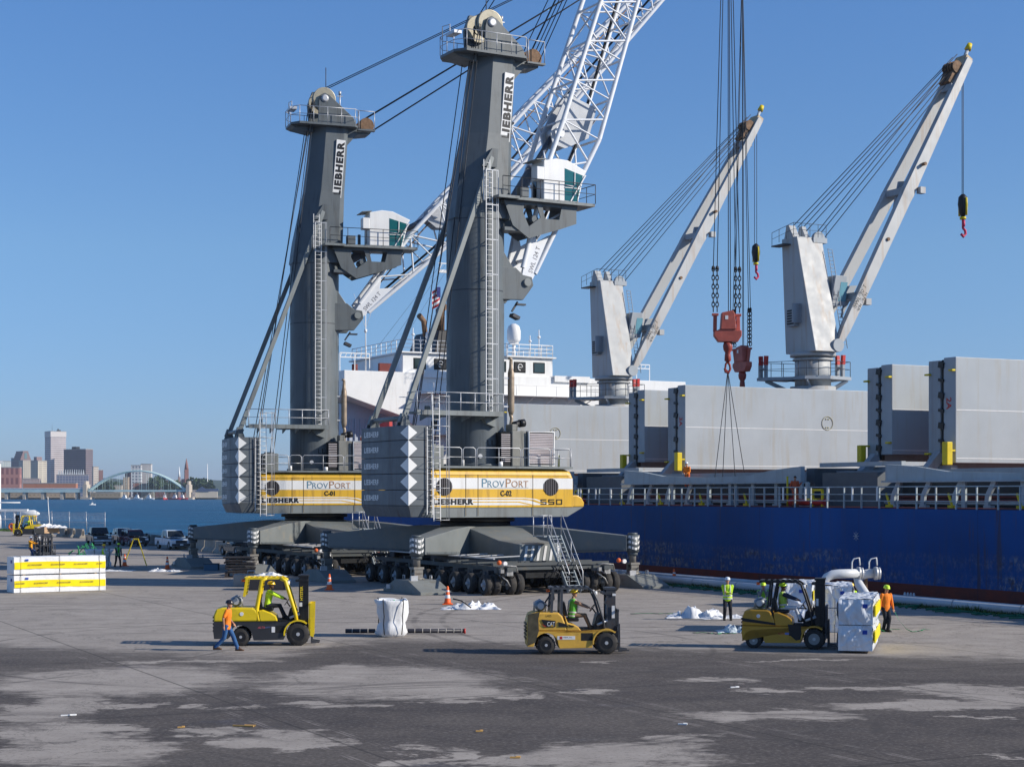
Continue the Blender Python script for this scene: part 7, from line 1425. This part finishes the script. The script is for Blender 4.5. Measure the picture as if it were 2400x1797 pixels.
# goose-neck loading pipes
t = thing('pipe_goosenecks', 'pair of white curved loading pipes with handles rising behind the bundles', 'pipe', (0, 0, 0), 0)
x0, y0 = 14.6, 74.5
mb = MB(); mb.tube([(13.6, 74.8, .4), (13.6, 74.8, 1.25), (13.65, 74.8, 1.5), (13.8, 74.8, 1.72), (14.05, 74.8, 1.85), (14.3, 74.8, 1.88), (15.2, 74.8, 1.9)], [.2]*7, 16); mb.build('pipe', M('gooseneck_white', (.6, .62, .64), .4), t)
mb = MB(); mb.tube([(15.6, 73.4, .1), (15.55, 74.0, .6), (15.4, 74.5, 1.05), (15.22, 74.8, 1.4), (15.2, 75.0, 1.66), (15.35, 75.0, 1.8), (15.6, 75.05, 1.87), (15.95, 75.1, 1.9)], [.2]*8, 16); mb.build('pipe', M('gooseneck_white', (.6, .62, .64)), t)
for x, z in ((15.2, 1.9), (15.95, 1.9)):
    mb = MB(); mb.cyl((x-.05, 74.9, z), (x+.08, 74.9, z), .29, n=20); mb.cyl((x+.1, 74.9, z), (x+.2, 74.9, z), .26, n=20); mb.build('flange', m_galv, t)
    mb = MB(); mb.tube([(x-.3, 74.8, z+.18), (x-.3, 74.8, z+.5), (x-.22, 74.8, z+.64), (x+.02, 74.8, z+.68), (x+.05, 74.8, z+.35)], .035, 6); mb.build('handle', m_white, t)
mb = MB(); mb.bar((15.6, 75.2, 0), (15.6, 75.2, 1.7), .12); mb.build('stand', m_rust, t)
# ---------------------------------------------------------------- slings from the hook into the hold
for i, (dx, dt) in enumerate(((-1.5, -.6), (-.5, .5), (.75, -.5), (2.0, .6))):
    tip = c2.matrix_basis @ Vector((hx2.x, 0, hz2-3.6)); mb = MB(); e = tip + Vector((dx, dt, -11.8)); mb.cyl(tip, e, .025, n=5); o = mb.build('sling', m_rope); tag(o, ['leftmost', 'second', 'third', 'rightmost'][i] + ' wire sling hanging from the red hook block into the hold', 'sling', 'slings under the red hook block')
# ---------------------------------------------------------------- parked vehicles
def vehicle(kind, label, loc, rz, paint, group='vehicles parked at the water edge'):
    t = thing('pickup_truck' if kind == 'pickup' else 'suv', label, 'pickup truck' if kind == 'pickup' else 'suv', loc, rz, group); L = 5.7 if kind == 'pickup' else 4.7; W_ = .98 if kind == 'pickup' else .93; wr, xf, xr_ = .4, L/2-.95, -L/2+1.15
    def archp(x): return [(x+(wr+.06)*math.cos(R(a)), wr+(wr+.06)*math.sin(R(a))) for a in range(0, 181, 22)]
    top = [(-L/2, .55), (-L/2+.03, 1.12), (-.2, 1.14), (.75, 1.12), (L/2-.3, 1.05), (L/2-.04, .92), (L/2, .5)] if kind == 'pickup' else [(-L/2, .5), (-L/2+.05, 1.0), (.6, 1.02), (L/2-.35, .95), (L/2-.05, .8), (L/2, .45)]
    prof = top + [(L/2-.1, .32)] + archp(xf) + archp(xr_) + [(-L/2+.1, .35)]
    mb = MB(); mb.rings([[(x*(1 if abs(y) < W_*.97 else .985), y, z if z < .6 else z-(.05 if abs(y) > W_*.9 else 0)) for x, z in prof] for y in (-W_, -W_*.92, W_*.92, W_)], sm=False); mb.build('body', paint, t, .03)
    cabp = [(-1.0, 1.12), (-.9, 1.82), (-.2, 1.88), (.55, 1.84), (1.25, 1.14)] if kind == 'pickup' else [(-L/2+.1, 1.0), (-L/2+.35, 1.6), (-1.2, 1.7), (.2, 1.68), (1.15, 1.02)]
    mb = MB(); mb.rings([[(x, y*(1 if z < 1.3 else .86), z) for x, z in cabp] for y in (-W_*.93, W_*.93)], sm=False); mb.build('cab', paint, t, .05)
    mb = MB(); c1_, c2_ = cabp[-2], cabp[-1]
    mb.poly([(c1_[0]+.05, -W_*.72, c1_[1]-.05), (c1_[0]+.05, W_*.72, c1_[1]-.05), (c2_[0]-.02, W_*.84, c2_[1]+.07), (c2_[0]-.02, -W_*.84, c2_[1]+.07)]); mb.build('windscreen', m_dglass, t, fix=False)
    for s in (-1, 1):
        mb = MB(); zt = cabp[2][1]-.1; zb = cabp[0][1]+.08; yb, yt = s*W_*.945, s*W_*.83
        for a, b in (((-.8, -.1), (0, .95)) if kind == 'pickup' else ((-1.9, -1.15), (-1.05, -.15), (-.05, .85))): mb.poly([(a, yb, zb), (b, yb, zb), (b-(.4 if b > .5 else .02), yt, zt), (a+.05, yt, zt)])
        mb.build('side_window', m_dglass, t, fix=False)
        mb = MB(); mb.box((.95, s*(W_+.14), 1.2), (.12, .22, .2)); mb.build('mirror', m_black, t, .03)
        mb = MB(); mb.box((L/2-.06, s*W_*.76, .82 if kind == 'pickup' else .72), (.12, .34, .18)); mb.build('headlight', m_white, t, .02)
    mb = MB(); mb.bb(L/2-.08, L/2+.015, -W_*.55, W_*.55, .62, .92); mb.build('grille', m_dsteel, t, .03)
    mb = MB(); mb.bb(L/2-.12, L/2+.07, -W_*.95, W_*.95, .38, .6); mb.build('bumper', m_galv if kind == 'pickup' and paint.name != 'car_white' else m_dsteel, t, .04)
    mb = MB(); mb.bb(L/2+.072, L/2+.085, -.16, .16, .44, .56); mb.build('number_plate', m_white, t)
    if kind == 'pickup': mb = MB(); mb.bb(-L/2+.15, -1.1, -W_*.8, W_*.8, 1.08, 1.125); mb.build('load_bed', m_dark, t)
    for x in (xf, xr_):
        for s in (-1, 1):
            mb = MB(); mb.lathe([(wr*.6, -.12), (wr*.92, -.12), (wr, -.08), (wr, .08), (wr*.92, .12), (wr*.6, .12)], (0, 0, 0), (0, 1, 0), 20, 0, False); mb.cyl((0, -.09, 0), (0, .09, 0), wr*.62, n=16, k=1); o = mb.build('wheel', [m_rubber, m_rim], t); o.location = (x, s*(W_-.12), wr)
    return t
vehicle('pickup', 'dark two-tone pickup truck parked leftmost at the water edge', (-43.6, 180, 0), -68, M('car_bronze', (.07, .06, .045), .3, .3, coat=.5))
vehicle('suv', 'maroon SUV parked between the dark and the white pickup', (-39.0, 176, 0), -62, M('car_maroon', (.14, .012, .03), .25, .2, coat=.6))
vehicle('suv', 'navy SUV half hidden behind the maroon one', (-41.6, 183, 0), -66, M('car_navy', (.01, .016, .05), .25, .2, coat=.6))
vehicle('pickup', 'white pickup truck parked right of the maroon SUV', (-33.0, 166, 0), -62, M('car_white', (.5, .58, .66), .3, coat=.4))
vehicle('pickup', 'dark pickup truck parked under the outrigger arm of the far crane', (-23.6, 148, 0), 118, M('car_black', (.012, .014, .02), .3, coat=.5))
# small litter in the foreground
rnd = random.Random(21)
for i, (px, py, l, m_, lb) in enumerate([(570, 1702, .75, 'w', 'long splinter of yellow wood on the near asphalt'), (424, 1705, .22, 'w', 'short wood scrap left of the long splinter'), (1123, 1714, .22, 'w', 'brown wood scrap in the middle foreground'), (1207, 1776, .3, 'w', 'light wood scrap near the bottom edge'), (1600, 1698, .3, 'p', 'white paper strip in the right foreground'), (1722, 1611, .35, 'p', 'thin bent wire in the right foreground'), (160, 1677, .5, 'p', 'crumpled plastic strip at the lower left')]):
    x, y, _ = G(px, py); mb = MB(); a = rnd.uniform(-.4, .4); l *= .7; mb.box((0, 0, .02), (l, .05, .03), (0, 0, a)); mb.box((l*.3, .03, .03), (l*.5, .04, .03), (0, .05, a+.4)); o = mb.build('wood_scrap' if m_ == 'w' else 'litter', M('scrap_wood', (.5, .3, .1), .8) if m_ == 'w' else m_white); o.location = (x, y, 0); tag(o, lb, 'litter')
# ================================================================ HAZE
m = bpy.data.materials.new('haze_air'); m.use_nodes = True; n_ = m.node_tree.nodes; n_.remove(n_['Principled BSDF']); pv = n_.new('ShaderNodeVolumePrincipled'); pv.inputs['Color'].default_value = (.72, .84, 1, 1); pv.inputs['Density'].default_value = .00006; pv.inputs['Anisotropy'].default_value = .2
m.node_tree.links.new(pv.outputs[0], n_['Material Output'].inputs['Volume'])
mb = MB(); mb.bb(-9500, 9500, -500, 15500, -8, 190); hz = mb.build('haze', m); tag(hz, kind='stuff')
